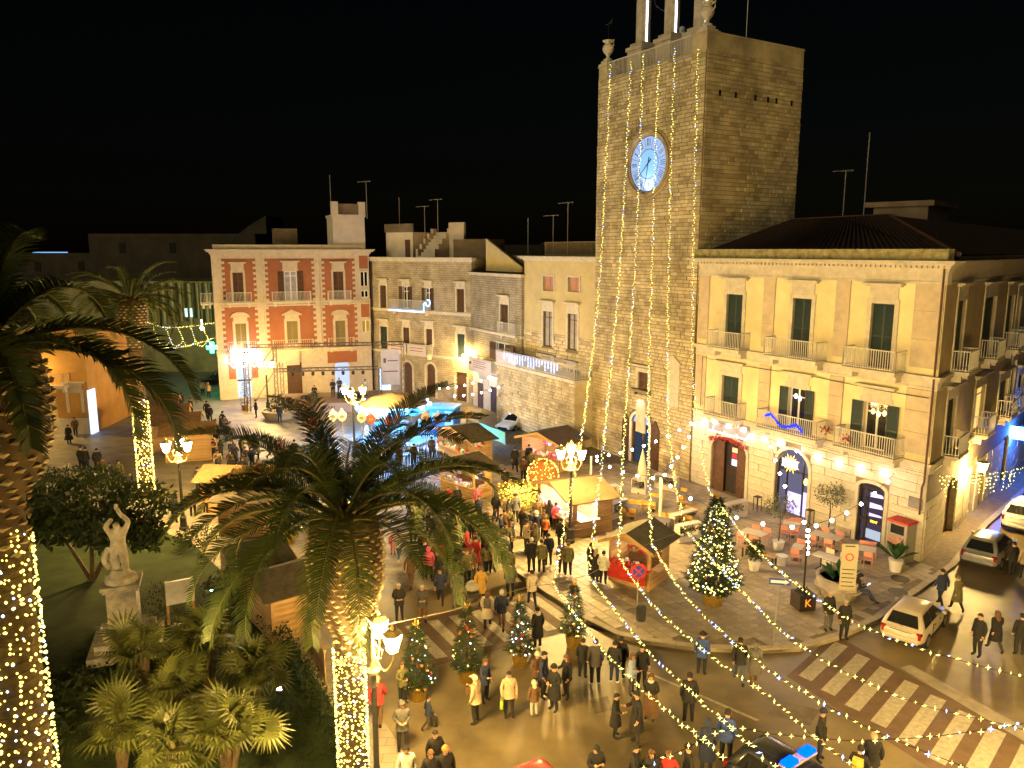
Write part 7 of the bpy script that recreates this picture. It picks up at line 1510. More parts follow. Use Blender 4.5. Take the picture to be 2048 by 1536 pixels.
def body_mesh(kind, stout=1.0):
    J = pose_data(kind); ks = list(J); V_ = [J[k] for k in ks]; E_ = [(ks.index(a), ks.index(b)) for a, b in BON]
    R0 = [tuple(x * (stout if k[0] not in 'nh' else 1) for x in RAD[k]) if isinstance(RAD[k], tuple) else RAD[k] * (stout if k in ('ls', 'rs', 'le', 're', 'lhp', 'rhp') else 1) for k in ks]
    me = skin_mesh('body', V_, E_, R0, ks.index('pel'), 1)
    for m_ in (skin_m, cm('k'), cm('d'), cm('k'), eye_m): me.materials.append(m_)
    seg = [(Vector(J[a]), Vector(J[b]), a, b) for a, b in BON]
    bm = bmesh.new(); bm.from_mesh(me)
    for f in bm.faces:
        c = f.calc_center_median(); best = None
        for a, b, na, nb_ in seg:
            d = b - a; tt = max(0, min(1, (c - a).dot(d) / d.length_squared)); dist = (a + d * tt - c).length
            if best is None or dist < best[0]: best = (dist, na, nb_, tt)
        na, nb_, tt = best[1:]
        if nb_ in ('hd', 'ht') or (nb_ == 'nk' and tt > .6): i = 0
        elif nb_ in ('lh', 'rh'): i = 0
        elif nb_ in ('lt', 'rt') or (nb_ in ('la', 'ra') and tt > .86): i = 3
        elif nb_ in ('lk', 'rk', 'la', 'ra') or nb_ in ('lhp', 'rhp') and tt > .7: i = 2
        else: i = 1
        f.material_index = i; f.smooth = True
    def cone(p, q, r0, r1, mi, n=4):
        p, q = Vector(p), Vector(q); d = (q - p).normalized(); h_ = Vector((0, 0, 1)) if abs(d.z) < .9 else Vector((1, 0, 0)); u_ = d.cross(h_).normalized(); w_ = u_.cross(d); A = []; B_ = []
        for i in range(n): a = 2 * math.pi * i / n; o_ = u_ * math.cos(a) + w_ * math.sin(a); A.append(bm.verts.new(p + o_ * r0)); B_.append(bm.verts.new(q + o_ * r1))
        for i in range(n): f = bm.faces.new((A[i], A[(i + 1) % n], B_[(i + 1) % n], B_[i])); f.material_index = mi
        f = bm.faces.new(B_); f.material_index = mi
    for s_, w_, h_ in ((1, 'lw', 'lh'), (-1, 'rw', 'rh')):                     # fingers and thumb
        a, b = Vector(J[w_]), Vector(J[h_]); d = (b - a).normalized(); side = d.cross(Vector((0, 0, 1)) if abs(d.z) < .8 else Vector((0, 1, 0))).normalized()
        for k in range(4): o_ = side * (k - 1.5) * .019; ln = (.06, .072, .07, .052)[k]; cone(b + o_ + d * .015, b + o_ + d * (.03 + ln) + Vector((0, -.012, 0)), .0095, .006, 0)
        cone(a + d * .03 + side * .035, b + side * .06 + d * .02, .011, .007, 0)
    H_ = Vector(J['hd']); fw = Vector((0, -1, 0))
    cone(H_ + Vector((0, -.085, .015)), H_ + Vector((0, -.125, -.01)), .016, .006, 0)              # nose
    for s_ in (-1, 1): cone(H_ + Vector((s_ * .032, -.085, .035)), H_ + Vector((s_ * .032, -.102, .035)), .012, .009, 4); cone(H_ + Vector((s_ * .085, .0, .02)), H_ + Vector((s_ * .105, .01, .025)), .022, .014, 0)
    cone(H_ + Vector((0, -.08, -.05)), H_ + Vector((0, -.098, -.05)), .022, .018, 4)
    bm.to_mesh(me); bm.free(); return me
KINDS = ['stand', 'hands', 'phone', 'talk', 'walk', 'walk2', 'sit']
BODY = {k: body_mesh(k) for k in KINDS}
def cap_mesh(kind):
    mb = MB()
    def shell(rx, ry, rz_, z0, dz=0.0, yoff=.005):
        prof = [(1.0, -.30), (1.0, 0), (.92, .35), (.7, .7), (.36, .92), (.02, 1.0)]; n = 12; vs = []; fs = []
        for r, z in prof:
            for k in range(n): a = 2 * math.pi * k / n; yy = math.sin(a); front = max(0, -yy); vs.append((rx * r * math.cos(a), yoff + ry * r * yy, z0 + (rz_ * z if not (z < 0 and front > .4) else .02) + dz * front * (1 if z <= 0 else 0)))
        for i in range(len(prof) - 1):
            for k in range(n): fs.append((i * n + k, i * n + (k + 1) % n, (i + 1) * n + (k + 1) % n, (i + 1) * n + k))
        mb.add(vs, fs)
    if kind == 'short': shell(.098, .118, .115, .03, .045)
    elif kind == 'bald': shell(.095, .112, .09, .0, .06, .012)
    elif kind == 'beanie': shell(.105, .124, .135, .045, .01); mb.lathe([(.108, .0), (.112, .02), (.108, .045)], 12, (0, .005, .035), sy=1.15, close=False)
    elif kind == 'cap': shell(.102, .12, .11, .04, .02); mb.add([(-.07, -.1, .055), (.07, -.1, .055), (.05, -.19, .04), (-.05, -.19, .04)], [(0, 1, 2, 3)])
    elif kind == 'hat': shell(.1, .118, .12, .05, .0); mb.lathe([(.09, .06), (.17, .05), (.17, .056), (.1, .07)], 14, (0, .005, 0), close=False)
    elif kind == 'hood': shell(.12, .14, .14, .03, .03, .02); mb.sphere((0, .08, -.12), .1, 8, 5)
    elif kind == 'long':
        shell(.104, .122, .12, .03, .045)
        vs = []; n = 9
        for z, r, yo in ((.06, .108, .01), (-.1, .118, .02), (-.22, .125, .03), (-.3, .07, .05)):
            for k in range(n): a = -.25 + (math.pi + .5) * k / (n - 1); vs.append((r * math.cos(a), yo + r * math.sin(a), z))
        mb.add(vs, [(i * n + k, i * n + k + 1, (i + 1) * n + k + 1, (i + 1) * n + k) for i in range(3) for k in range(n - 1)])
    me = mb.mesh('hair', cm('k'), True); return me
CAPS = {k: cap_mesh(k) for k in ('short', 'bald', 'beanie', 'cap', 'hat', 'hood', 'long')}
def coat_mesh(l, flare):
    mb = MB(); n = 14; vs = []
    pr = [(.20, .155, 1.12), (.205, .165, 1.0), (.215 + flare * .4, .18 + flare * .3, .82), (.225 + flare, .20 + flare * .8, l)]
    for a_, b_, z in pr:
        for k in range(n): a = 2 * math.pi * k / n; w = 1 + .03 * math.sin(k * 2.1 + z * 9); vs.append((a_ * w * math.cos(a), b_ * w * math.sin(a), z))
    mb.add(vs, [(i * n + k, i * n + (k + 1) % n, (i + 1) * n + (k + 1) % n, (i + 1) * n + k) for i in range(3) for k in range(n)]); return mb.mesh('coat_skirt', cm('k'), True)
COATS = {'jacket': coat_mesh(.80, .0), 'coat': coat_mesh(.52, .03), 'dress': coat_mesh(.22, .07), 'skirt': coat_mesh(.42, .16)}
bagm = MB(); bagm.box(-.13, .13, -.05, .05, -.3, 0); bagm.tube([(-.1, 0, 0), (-.07, 0, .14), (.07, 0, .14), (.1, 0, 0)], .01, 4); BAG = bagm.mesh('handbag', cm('k'))
bp_ = MB(); bp_.box(-.14, .14, .12, .26, 1.05, 1.45); BPK = bp_.mesh('backpack', cm('k'))
scf = MB(); scf.lathe([(.10, 1.44), (.125, 1.47), (.115, 1.52), (.085, 1.535)], 10, sy=1.1, close=False); SCF = scf.mesh('scarf', cm('w'), True)
pav_poly = [(p[0], p[1]) for p in PAVE]
def ob_mat(o, i, m): s = o.material_slots[i]; s.link = 'OBJECT'; s.material = m
def person(x, y, spec, label, group=None, z=None):
    pose, deg, jk, tr_c, hr, ht = spec[:6]; ex = spec[6].split(',') if len(spec) > 6 and spec[6] else []
    z = z if z is not None else (.155 if inside((x, y), pav_poly) else .0)
    t = thing('person', label, 'person', (x, y, z), rad(deg), group or 'people out in the square'); sc = ht / 1.76; t.scale = (sc * U(.97, 1.05), sc * U(.97, 1.05), sc)
    b = link('body', BODY[pose], t); ob_mat(b, 1, cm(jk)); ob_mat(b, 2, cm(tr_c)); ob_mat(b, 3, cm('w') if 'wshoe' in ex else cm('k'))
    J = pose_data(pose)['hd']; hk = next((e for e in ex if e in CAPS or e.split(':')[0] in CAPS), 'short'); hn, _, hc = hk.partition(':')
    h = link('hair' if hn in ('short', 'bald', 'long') else 'hat', CAPS[hn], t, loc=J); ob_mat(h, 0, cm(hc or hr))
    for e in ex:
        n_, _, c_ = e.partition(':')
        if n_ in COATS and pose != 'sit': o = link('coat_skirt' if n_ != 'skirt' else 'skirt', COATS[n_], t); ob_mat(o, 0, cm(c_ or jk))
        if n_ == 'bag': o = link('handbag', BAG, t, loc=Vector(pose_data(pose)['rh']) + Vector((-.03, 0, -.08)), rot=1.4); ob_mat(o, 0, cm(c_ or 'k'))
        if n_ == 'back': o = link('backpack', BPK, t); ob_mat(o, 0, cm(c_ or 'k'))
        if n_ == 'scarf': o = link('scarf', SCF, t); ob_mat(o, 0, cm(c_ or 'w'))
        if n_ == 'lit': mb = MB(); mb.box(-.04, .04, -.01, .01, -.08, .08); o = mb.build('phone', emat('phone_screen', (.5, .65, 1), 4), t); o.location = Vector(pose_data(pose)['rh']) + Vector((.06, -.07, .04)); o.rotation_euler = (.9, 0, 0)
    if not any(e.split(':')[0] in COATS for e in ex) and pose != 'sit': o = link('coat_skirt', COATS['jacket'], t); ob_mat(o, 0, cm(jk))
    return t
PEOPLE = '''1075 1296 stand 205 k k k 1.74 coat,cap,scarf|person in a dark coat and pale scarf walking right of the violet lit fir
1087 1396 stand 60 n k k 1.78|person in a navy jacket behind the child in a brown jacket
1074 1388 hands 30 b d c 1.62 beanie:c|person in a pale beanie beside the child in a brown jacket
1068 1434 stand 200 b s k 1.34 hood:c|child in a brown jacket and pale trousers among the near group
1108 1422 hands -60 k k k 1.74 beanie,coat|person in a black coat and dark beanie left of the long haired woman
1133 1397 talk -70 k k b 1.68 long|person with long hair in black facing the group
1165 1357 stand 150 k k k 1.58|short person in black left of the broad shouldered man
1190 1371 stand 185 d k k 1.82 wshoe|broad shouldered person in a dark jacket with white shoes seen from behind
1228 1367 stand 165 k n k 1.66 cap,wshoe|youth in a dark cap with striped white shoes
1240 1358 stand 170 k k k 1.68|person in black just behind the youth in the cap
1262 1390 talk 60 l d b 1.62 long|person in a pale blue jacket behind the tall man in black
1282 1378 stand 20 k k k 1.72|person in black between the pale blue jacket and the long dress
1300 1440 hands -35 k b b 1.70 long,dress:b,scarf|person in a long brown dress with a white scarf
1230 1475 talk 70 k k k 1.56 coat|boy in a dark coat talking to the tall man
1272 1488 talk -75 k d k 1.86 coat|tall man in a black coat talking to the boy
1376 1446 stand 170 k k k 1.82|person in black standing alone on the road
1402 1351 stand 160 u k k 1.74 hat|person in a blue jacket and dark hat
1477 1367 walk 165 k j k 1.78|person in a black jacket and jeans walking with the grey coat
1507 1370 walk2 165 g b b 1.68 hood:g,coat|person in a grey hooded coat walking beside the jeans
1412 1548 stand 170 n k k 1.80 coat,hood:n|person in a dark blue hooded coat near the bottom edge
1450 1527 stand 150 u k k 1.82|person in a blue jacket right of the hooded coat
1190 1600 phone 10 k k k 1.78 cap|person in a black cap looking at a phone at the bottom edge
1268 1600 talk 60 k k k 1.78|dark haired person seen from the side at the bottom edge
1300 1605 hands 10 k k b 1.68 long|person with long brown hair in the bottom edge group
1334 1605 hands -20 r k b 1.66 long|person in a dark red jacket in the bottom edge group
1374 1598 stand -80 k k k 1.74 beanie|person in a black beanie at the right of the bottom edge group
799 1243 hands 10 k k s 1.74 short:s|white haired man in black with folded hands
845 1246 hands 15 d b s 1.74 short:s|grey haired man in a brown black jacket
822 1176 walk 170 b b k 1.74|person in brown behind the two grey haired men
858 1160 stand 180 p k k 1.66 hood:p|person in a magenta jacket seen from behind
881 1208 walk 5 n k k 1.70|person in a navy coat walking toward the small firs
914 1213 walk2 0 g g k 1.78|man in a grey black jacket walking beside the pram
962 1205 walk 190 m k b 1.70 coat|person in a mustard coat pushing a pram
975 1256 walk2 180 c k b 1.66 coat,back:g,long|person in a pale coat and dark boots on the left crossing
1003 1260 walk 180 n b s 1.78|man in a dark jacket beside the pale coat on the crossing
1021 1196 stand 200 g k k 1.74|person in grey and black above the left crossing
1064 1213 walk 200 c k k 1.70|person in a beige jacket at the kerb start
952 1447 talk -120 t k t 1.76 cap:c,bag:b|older man in a tan jacket and pale cap with a brown bag
970 1405 talk 60 n k b 1.66 long|person in navy facing the older man in tan
1018 1435 stand 5 t k k 1.70 scarf:c,bag:e|person in a fur vest carrying a green bag
806 1408 hands 40 o k b 1.60 long|person in an olive jacket close to the small fir by the lamp
806 1502 hands 15 g d m 1.74 hood:g|person in a grey jacket below the small fir by the lamp
858 1460 walk 100 n d k 1.25|child in dark blue running near the lamp
872 1565 stand 20 k k k 1.72|dark haired person behind the white jacket
815 1600 stand 10 w k k 1.74|person in a white jacket at the bottom edge
863 1608 stand 30 k k b 1.72|brown haired person in black at the bottom edge
892 1600 stand 20 k k a 1.72 beanie:a|person in an orange beanie at the bottom edge
757 1448 walk 175 r b t 1.74|person in a red and white top behind the near lamp post
1655 1262 stand 20 k g s 1.76|person in black trousers standing left of a pair on the kerb
1686 1280 stand 15 k k s 1.76|person in a black jacket standing right of a pair on the kerb
1880 1212 walk2 200 n n k 1.74 cap|person in a dark cap arm in arm near the kerb
1912 1222 walk 195 o k c 1.62 hat:o,coat,bag|person in an olive coat with a black bag arm in arm
1953 1313 stand -80 k k k 1.80|person in black standing in the side street looking left
1988 1303 walk 180 k d b 1.70 coat,long|person in a dark coat walking up the side street
2037 1312 stand 170 k k k 1.76|person in black at the right edge
1638 1522 stand 60 k n n 1.78 beanie:n|person in a navy beanie behind the police car
1740 1575 stand 170 k k p 1.78 bald:t|bald person in black near the police car
1712 1600 phone 150 k k k 1.72 lit,back:y|person holding up a glowing phone near the police car
2022 1152 stand 190 k k k 1.74|person in black beside the silver wagon
2046 1158 stand 170 t k k 1.72|person in tan at the right edge beside the silver wagon
786 1110 stand 170 p p b 1.18 hood:p|child in a bright pink jacket
798 1122 walk 170 s j k 1.66 wshoe|person in jeans and white shoes beside the pink child
846 1126 stand 160 k k k 1.66|person in black behind the magenta jacket
874 1146 stand 30 b b k 1.70|person in a brown jacket behind the magenta jacket
917 1148 stand 200 k k w 1.72 beanie:w|person in a white beanie in the middle crowd
941 1142 hands 10 r k t 1.66 short:t|fair haired person in dark red in the middle crowd
986 1124 stand 150 k k b 1.70 long|person in black with a wide collar in the middle crowd
985 1145 stand 20 d k t 1.62 short:t|person in a dark coat in front of the wide collar
1008 1128 walk 175 s k k 1.72|person in a light grey coat in the middle crowd
1019 1165 stand 190 o k k 1.72|person in olive behind the kerb start
990 1086 stand 180 y k b 1.40 hood:y|child in a yellow jacket
969 1088 stand 160 k k k 1.68|person in black left of the yellow child
1063 1146 stand 190 k k t 1.80 short:s|grey haired man in black beside the olive jacket
1083 1147 stand 185 o k k 1.72|person in an olive jacket seen from behind
1097 1132 stand 190 n k k 1.70|person in navy right of the olive jacket
1073 1082 stand 180 n k c 1.68 hood:c|person in a navy coat with a pale fur hood at the bright stall
1091 1080 stand 170 a k b 1.35|child in an orange jacket at the bright stall
1122 1102 stand 200 k k k 1.80|large man in black before the bright stall
1010 986 stand 20 k k k 1.66 coat,bag:r|person in a dark coat with a red bag above the glowing enclosure
992 1041 stand 170 k b k 1.66 long|person in black left of the glowing enclosure
1013 1047 stand 175 t d b 1.70|person in a tan jacket before the glowing enclosure
1031 1047 stand 190 g k k 1.80|man in grey before the glowing enclosure
1009 1078 stand 185 b k k 1.68|person in brown below the tan jacket
1030 944 walk 185 k k k 1.82 coat|tall person in a long dark coat near the dark roofed stall
1047 962 stand 170 b k k 1.72|person in brown left of the dark roofed stall counter
1062 950 stand 160 o d b 1.70|person in olive at the dark roofed stall counter
1058 934 stand 190 k k k 1.68|person in black at the left end of the dark roofed stall
799 934 stand 170 b k k 1.60|child in a brown top on the blue lit floor
828 932 stand 160 k k k 1.70|person in black on the blue lit floor
864 918 stand 190 d k k 1.74|person in dark grey at the far stall front
897 1018 stand 20 r k b 1.40|child in red before the violet lit stall
915 1025 stand 190 k k t 1.66|fair haired person before the violet lit stall
955 1022 stand -160 p k b 1.62|person in rose at the corner of the violet lit stall
1080 1037 hands -60 w k k 1.66|stall keeper in white at the bright stall
1098 1056 stand 190 k k k 1.66 long|person with dark hair at the bright stall counter
1112 1060 stand 190 p k k 1.60|person in pink at the bright stall counter
1181 1156 stand 120 k k k 1.76|person in black at the red counter stall
1191 1164 stand 130 k k t 1.68 skirt:k,long|person in a dark skirt at the red counter stall
1206 1169 stand 160 w k k 1.66|person in a white top at the red counter stall
1136 1152 stand 180 o k b 1.70|person in olive walking behind the red counter stall
1124 1148 stand 170 b k k 1.72|person in brown beside the olive walker
418 797 stand 180 t k t 1.76|person in a beige jacket at the far left crossing
406 791 stand 0 w k k 1.72|person with white collar at the far left corner
415 840 walk 180 k k k 1.82|tall person in black in the far left square
421 846 stand 190 k k k 1.66|person in black beside the tall one in the far left square
513 836 hands -60 k k k 1.78|lone dark figure left of the round planter
350 818 stand 180 k k k 1.74|left one of three dark figures behind the left stalls
364 820 stand 170 n k k 1.74|middle one of three dark figures behind the left stalls
383 832 stand 160 d k k 1.76|right one of three dark figures behind the left stalls
378 845 stand 180 y k k 1.66|person in a yellow jacket near the left stalls
560 846 stand 170 n k k 1.76|dark figure in front of the round planter
322 1032 stand 150 o o k 1.76|person in olive left of the left street lamp
350 1047 stand 170 k k k 1.78|person in black just left of the left street lamp
387 1034 stand 190 b k b 1.66|person in a brown coat right of the left street lamp
398 985 stand 180 d k k 1.72|person in dark grey behind the left street lamp
412 1027 stand 160 a k k 1.62|person in an orange jacket right of the left street lamp
305 967 stand 150 g g k 1.74|person in grey at the left barrier
139 888 stand 10 k k k 1.62 skirt:k|person in a wide black skirt in front of the orange house
152 874 walk 20 b k k 1.72|person in brown behind the black skirt
164 942 stand 170 k k k 1.80 cap|left one of three men in dark clothes by the far palm
174 943 stand 175 k n k 1.80 cap|middle one of three men in dark clothes by the far palm
197 946 stand 200 k k k 1.80 cap|right one of three men in dark clothes by the far palm
208 962 stand 190 b k b 1.66|person in brown just below the three men
222 974 stand 180 k k k 1.70|person in black left of the far palm trunk
241 970 stand 175 o k k 1.76|person in olive against the far palm trunk
1052 958 stand 200 d b k 1.66 long|person with long hair between brown and olive near the dark stall'''
for line in PEOPLE.split('\n'):
    sp, lb = line.split('|'); f = sp.split(); q = G(float(f[0]), float(f[1]), .0)
    if inside((q.x, q.y), pav_poly): q = G(float(f[0]), float(f[1]), .155)
    person(q.x, q.y, [f[2], float(f[3]) + U(-8, 8), f[4], f[5], f[6], float(f[7]), f[8] if len(f) > 8 else ''], lb)
# on the planter rim, with a phone
q = G(1712, 1205, .15); person(q.x, q.y, ['sit', 75, 'k', 'j', 'k', 1.74, 'lit,hood:k'], 'hooded person sitting on the round planter looking at a phone', z=.18)
# the band on the stage
for k, (lx, ly, sp) in enumerate(((-1.4, .6, ['sit', 20, 'k', 'k', 'k', 1.74, '']), (.4, 1.0, ['hands', 0, 'k', 'n', 'k', 1.78, '']), (1.0, 1.8, ['hands', 10, 'd', 'k', 'k', 1.8, '']), (3.6, .8, ['talk', -10, 's', 's', 'k', 1.74, '']))):
    p = Matrix.Translation(stg.location) @ Matrix.Rotation(.18, 4, 'Z') @ Vector((lx, ly, .96)); person(p.x, p.y, sp, ['seated musician in black at the left of the stage', 'musician in dark blue at the stage middle', 'bass player in dark clothes behind the stage middle', 'musician in pale grey at the right of the stage'][k], 'band on the stage', z=p.z)
# crowd before the left stalls
rng = random.Random(8)
CNAME = dict(k='black', d='charcoal', n='navy', b='brown', o='olive', g='grey', r='dark red', t='tan', c='cream'); SEEN = {}
def crowd_label(px, a, b, where):
    part = ('left', 'centre', 'right')[min(2, int(3 * (px - a) / (b - a)))]; wear = {'': 'jacket', 'long': 'jacket, long hair', 'coat': 'long coat', 'beanie': 'jacket and beanie', 'hood': 'hooded jacket'}[LAST[6]]; tall = 'tall ' if LAST[5] > 1.72 else 'short ' if LAST[5] < 1.6 else ''
    return tall + ('person in an ' if LAST[2] == 'o' else 'person in a ') + CNAME[LAST[2]] + ' ' + wear + ', ' + part + ' of the ' + where
def crowd(n, x0, x1, y0, y1, where, group):
    global LAST
    for k in range(n):
        px, py = rng.uniform(x0, x1), rng.uniform(y0, y1)
        for tr in range(40):
            LAST = [rng.choice(KINDS[:6]), rng.choice((0, 180, 160, 20, 90, 270)) + rng.uniform(-30, 30), rng.choice('kkkddnnboogrt'), rng.choice('kkdj'), rng.choice('kkb'), rng.uniform(1.5, 1.82), rng.choice(('', 'long', 'coat', 'beanie', 'hood'))]; lb = crowd_label(px, x0, x1, where)
            if lb not in SEEN: break
        SEEN[lb] = 1; q = G(px, py); person(q.x, q.y, LAST, lb, group)
crowd(38, 425, 600, 905, 965, 'crowd behind the palm', 'crowd behind the middle palm'); crowd(12, 405, 470, 862, 890, 'crowd beyond the stalls', 'crowd beyond the left stalls')
crowd(48, 815, 1005, 1040, 1175, 'dense street crowd', 'dense crowd on the street'); crowd(14, 1010, 1110, 1050, 1120, 'crowd by the bright stall', 'crowd by the bright stall')
# pram
q = G(945, 1206); t = thing('baby_pram', 'pale hooded pram pushed by the mustard coat', 'pram', (q.x, q.y, 0), .2)
mb = MB(); mb.sphere((0, 0, .78), .33, 10, 6, sz=.8); mb.build('hood', mat('pram_cloth', (.42, .40, .36), .85), t); mb = MB(); mb.box(-.22, .22, -.5, .1, .45, .68); mb.build('basket', cm('d'), t)
mb = MB(); mb.tube([(-.2, .1, .6), (-.2, .55, 1.0), (.2, .55, 1.0), (.2, .1, .6)], .018, 5); mb.build('handle', dark_metal, t)
for sx in (-.24, .24):
    for sy in (-.4, .3): mb = MB(); mb.prism([(sy + .12 * math.cos(a), .12 + .12 * math.sin(a)) for a in [2 * math.pi * i / 12 for i in range(12)]], -.02, .02); o = mb.build('wheel', tyre_m, t); o.rotation_euler.z = math.pi / 2; o.location = (sx, 0, 0)

# ================================================================ LIGHT STRANDS
def strand(pts, label, seed, gap=.3, size=.045, white=.13, jitter=.03, twist=.05, name='light_strand', group='light strands over the square'):
    """wire with bulbs and modelled sparkle rays along a smooth path"""
    rng = random.Random(seed); P = [Vector(p) for p in pts]; path = []
    for i in range(len(P) - 1):
        p0, p1, p2, p3 = P[max(0, i - 1)], P[i], P[i + 1], P[min(len(P) - 1, i + 2)]; n = max(2, int((p2 - p1).length / .5))
        for k in range(n):
            u = k / n; path.append(.5 * ((2 * p1) + (p2 - p0) * u + (2 * p0 - 5 * p1 + 4 * p2 - p3) * u * u + (-p0 + 3 * p1 - 3 * p2 + p3) * u ** 3))
    path.append(P[-1]); c = path[0]; t = thing(name, label, 'string lights', c, 0, group); mb = MB(); mb.tube([p - c for p in path], .009, 3); mb.build('wire', rope_m, t); a, b = MB(), MB(); acc = 0
    for p, q in zip(path, path[1:]):
        d = (q - p).length; s_ = 0
        while acc + (d - s_) >= gap:
            s_ += gap - acc; acc = 0; w = p.lerp(q, s_ / d) - c + Vector((rng.uniform(-twist, twist), rng.uniform(-twist, twist), rng.uniform(-jitter, jitter))); r = size * rng.uniform(.7, 1.35); m_ = b if rng.random() < white else a; m_.octa(w, r * .62)
            for ax in ((1, 0, 0), (0, 0, 1)):  # crossed glowing slivers build each bulb's glare into the mesh
                if rng.random() < .7: v = Vector(ax); o_ = Vector((v.z, 0, v.x)) * r * .2; m_.add([w + v * r * 1.7, w + o_, w - v * r * 1.7, w - o_], [(0, 1, 2, 3)])
        acc += d - s_
    a.build('bulbs', bulb_y, t, kind='stuff'); b.build('bulbs', emat('bulb_cold', (.28, .42, 1), 8, False), t, kind='stuff'); return t
def tw(px, py, off=-.25): u, z = tf.uv(px, py, off); return tf.M @ Vector((u, off, z))
tops = [(1222, 125), (1262, 120), (1286, 105), (1318, 120), (1350, 92), (1397, 95)]
mid1 = [(1212, 330), (1252, 330), (1279, 330), (1310, 330), (1342, 330), (1390, 330)]
mid2 = [(1199, 560), (1238, 560), (1268, 560), (1303, 560), (1337, 560), (1386, 560)]
mid3 = [(1181, 740), (1221, 740), (1257, 740), (1298, 740), (1336, 740), (1386, 740)]
mid4 = [(1158, 900), (1206, 900), (1247, 900), (1297, 900), (1341, 900), (1398, 880)]
anch = [(1105, 1168), (1176, 1150), (1238, 1116), (1302, 1085), (1371, 1060), (1420, 985)]
AZ = [4.6, 4.6, 4.6, 4.6, 4.5, 4.6]
ends = [[(1215, 1310), (1338, 1425), (1450, 1515)], [(1290, 1295), (1390, 1390), (1464, 1457), (1560, 1545)], [(1310, 1215), (1420, 1310), (1540, 1395), (1625, 1472), (1720, 1540)], [(1370, 1190), (1500, 1312), (1660, 1415), (1785, 1478), (1960, 1545)], [(1480, 1180), (1600, 1290), (1800, 1395), (2022, 1452), (2090, 1475)], [(1500, 1085), (1570, 1150), (1700, 1240), (1850, 1300), (2060, 1358)]]
nm = ['leftmost', 'second', 'third', 'fourth', 'fifth', 'rightmost']
A_pts = []
for k in range(6):
    a = G(*anch[k], AZ[k]); A_pts.append(a); p0 = tw(*tops[k], -.35)
    path = [p0]
    # the strand leaves the tower top and comes forward to the cross cable
    for m_, q in ((mid1, .16), (mid2, .36), (mid3, .56), (mid4, .78)):
        px, py = m_[k]; Y = p0.y + (a.y - p0.y) * q ** 1.5 * 1.02
        path.append(AT(px, py, Y))
    path.append(a); strand(path, nm[k] + ' of the six light strands falling from the tower', 60 + k, .16, .034, twist=.06)
    e = [a]; n = len(ends[k])
    for i, (px, py) in enumerate(ends[k]): q = (i + 1) / n; e.append(G(px, py, AZ[k] + 1.9 * q))
    strand(e, nm[k] + ' of the light strands running from the cross cable over the street', 70 + k, .22, .036, twist=.025)
cb = thing('cross_cable', 'plain cable that carries the strands over the street', 'cable', A_pts[0]); mb = MB(); cp = [G(700, 1265, 4.9), G(900, 1222, 4.7), G(1060, 1172, 4.6)] + A_pts; mb.tube([p - A_pts[0] for p in cp], .008, 5); mb.build('wire', mat('cable_grey', (.2, .16, .12), .6), cb)
cr = [(1270, 1545), (1365, 1500), (1464, 1457), (1540, 1468), (1620, 1474), (1700, 1482), (1785, 1478), (1870, 1473), (2022, 1452), (2080, 1440)]
strand([G(px, py, 6.4) for px, py in cr], 'garland strand crossing the other strands near the bottom edge', 90, .22, .036, twist=.025)
# cafe festoons of round white bulbs
fest = emat('festoon_bulb', (1.0, .82, .78), 52)
fb_ = MB().sphere((0, 0, 0), .08, 8, 6).mesh('bulb', fest, True)
def festoon(a, b, n, sag, label, glare=True):
    a, b = Vector(a), Vector(b); t = thing('cafe_festoon', label, 'string lights', a, 0, 'white bulb festoons of the cafes'); mb = MB(); pts = [a.lerp(b, i / 20) - a + Vector((0, 0, -sag * 4 * (i / 20) * (1 - i / 20))) for i in range(21)]; mb.tube(pts, .012, 4); mb.build('wire', rope_m, t)
    for i in range(n): u = (i + .5) / n; link('bulb', fb_, t, loc=(b - a) * u + Vector((0, 0, -sag * 4 * u * (1 - u) - .08)))
W1 = yf.M @ Vector((.6, -.25, 4.6)); W2 = yf.M @ Vector((YW - 1.6, -.25, 4.35)); W3 = yf.M @ Vector((6.5, -.25, 4.5)); Wt = tf.M @ Vector((TW - 2.2, -.3, 3.6))
festoon(POSTS[0], W1, 9, .5, 'white bulb festoon from the rear post to the palazzo'); festoon(POSTS[1], W1, 6, .35, 'white bulb festoon from the front post to the palazzo left end'); festoon(POSTS[0], POSTS[1], 5, .3, 'white bulb festoon between the two white posts')
festoon(BP, W2, 6, .45, 'white bulb festoon from the black post to the right end of the palazzo'); festoon(BP, W3, 7, .5, 'white bulb festoon from the black post to the sunburst arch'); festoon(W3, W2, 6, .25, 'white bulb festoon along the palazzo wall to the right'); festoon(W1, W3, 6, .25, 'white bulb festoon along the palazzo wall to the left'); festoon(POSTS[1], BP, 6, .7, 'white bulb festoon from the front white post to the black post'); festoon(BP + Vector((0, 0, .02)), BP + Vector((.08, .05, -1.3)), 5, 0, 'short row of white bulbs hanging on the black post')
ca_, cb_ = s2f.M @ Vector((.3, -.4, 3.4)), s2f.M @ Vector((S2W - .5, -1.0, 3.2))
fp = [AT(872, 775, 70), AT(945, 765, 68), AT(960, 752, 76)]
festoon(AT(870, 776, 68), AT(985, 750, 73), 7, .3, 'white bulb festoon at the far cafe, left one'); festoon(AT(900, 790, 64), AT(1022, 762, 68), 7, .35, 'white bulb festoon at the far cafe, right one'); festoon(AT(985, 752, 73), AT(1030, 770, 66), 3, .1, 'short white bulb festoon at the far cafe corner')
festoon(yf.M @ Vector((d1[0] - .2, -.45, 4.9)), yf.M @ Vector((d1[1] + .5, -.45, 4.8)), 3, .1, 'row of small bulbs over the dark shop door')
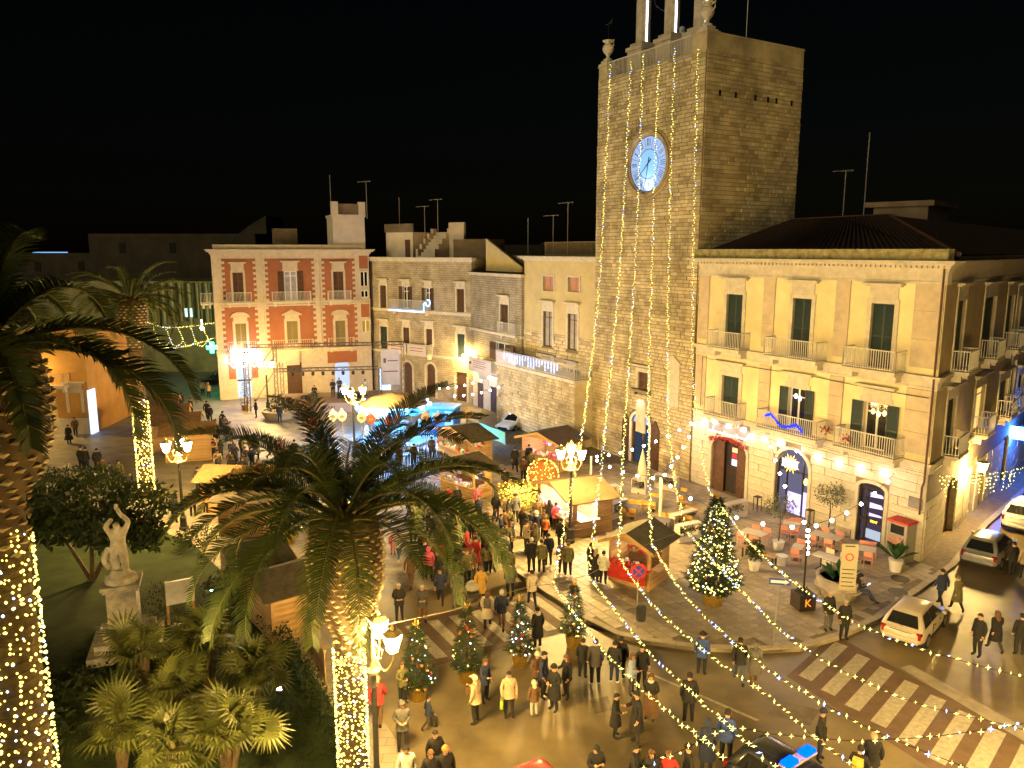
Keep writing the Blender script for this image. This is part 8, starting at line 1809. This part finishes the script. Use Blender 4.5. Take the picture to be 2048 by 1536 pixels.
# side street icicle net, far street lights
t = thing('icicle_net', 'warm icicle light net hung across the side street', 'string lights', sf.M @ Vector((.5, -.4, 4.6)), 0, 'light strands over the square'); mb = MB(); a = Vector((0, 0, 0)); b = AT(2046, 935, 44) - t.location
wb = MB(); wb.tube([a, a.lerp(b, .5) - Vector((0, 0, .15)), b], .012, 4); wb.build('wire', rope_m, t)
for i in range(34):
    u = i / 33; p = a.lerp(b, u) - Vector((0, 0, .15 * 4 * u * (1 - u))); n = random.choice((1, 2, 3, 4, 6))
    for k in range(n): mb.octa(p + Vector((U(-.08, .08), U(-.08, .08), -.2 * k - U(0, .1))), U(.02, .045))
mb.build('bulbs', bulb_y, t, kind='stuff')
def far_arch(pts, label, seed): strand([AT(px, py, Y) for px, py, Y in pts], label, seed, .22, .06, .1, .04, .04, group='light arches of the far left street')
far_arch([(285, 640, 84), (330, 655, 84), (385, 652, 84), (438, 644, 84)], 'upper light garland over the far left street', 101); far_arch([(300, 692, 84), (350, 696, 84), (400, 685, 84), (440, 672, 84)], 'lower light garland over the far left street', 102)
for k, x in enumerate((305, 330, 355, 380, 405)): far_arch([(x, 652, 84), (x + 8, 672, 84), (x + 16, 690, 84), (x + 26, 692, 84), (x + 36, 682, 84)], ['first', 'second', 'third', 'fourth', 'fifth'][k] + ' hanging light loop from the left over the far street', 103 + k)
lights_far = emat('far_street_light', (.85, .95, .8), 60)
q = AT(404, 656, 90); mb = MB(); mb.sphere((0, 0, 0), .22, 8, 6); mb.tube([(0, 0, .2), (0, 0, 1.0)], .02, 4); o = mb.build('hanging_street_light', lights_far); o.location = q; tag(o, 'small white light hanging over the far left street', 'street lamp')

q = sf.M @ Vector((19.5, -.6, 3.4)); mb = MB(); mb.box(-.9, .9, -.12, .12, -.4, .4); o = mb.build('blue_light_panel', emat('blue_panel_glow', (.03, .16, 1), 110)); o.location = q; o.rotation_euler.z = spal.rotation_euler.z + math.pi / 2; tag(o, 'added blue light panel sticking out over the far side street', 'sign')  # added glowing panel, tints the end of the side street blue
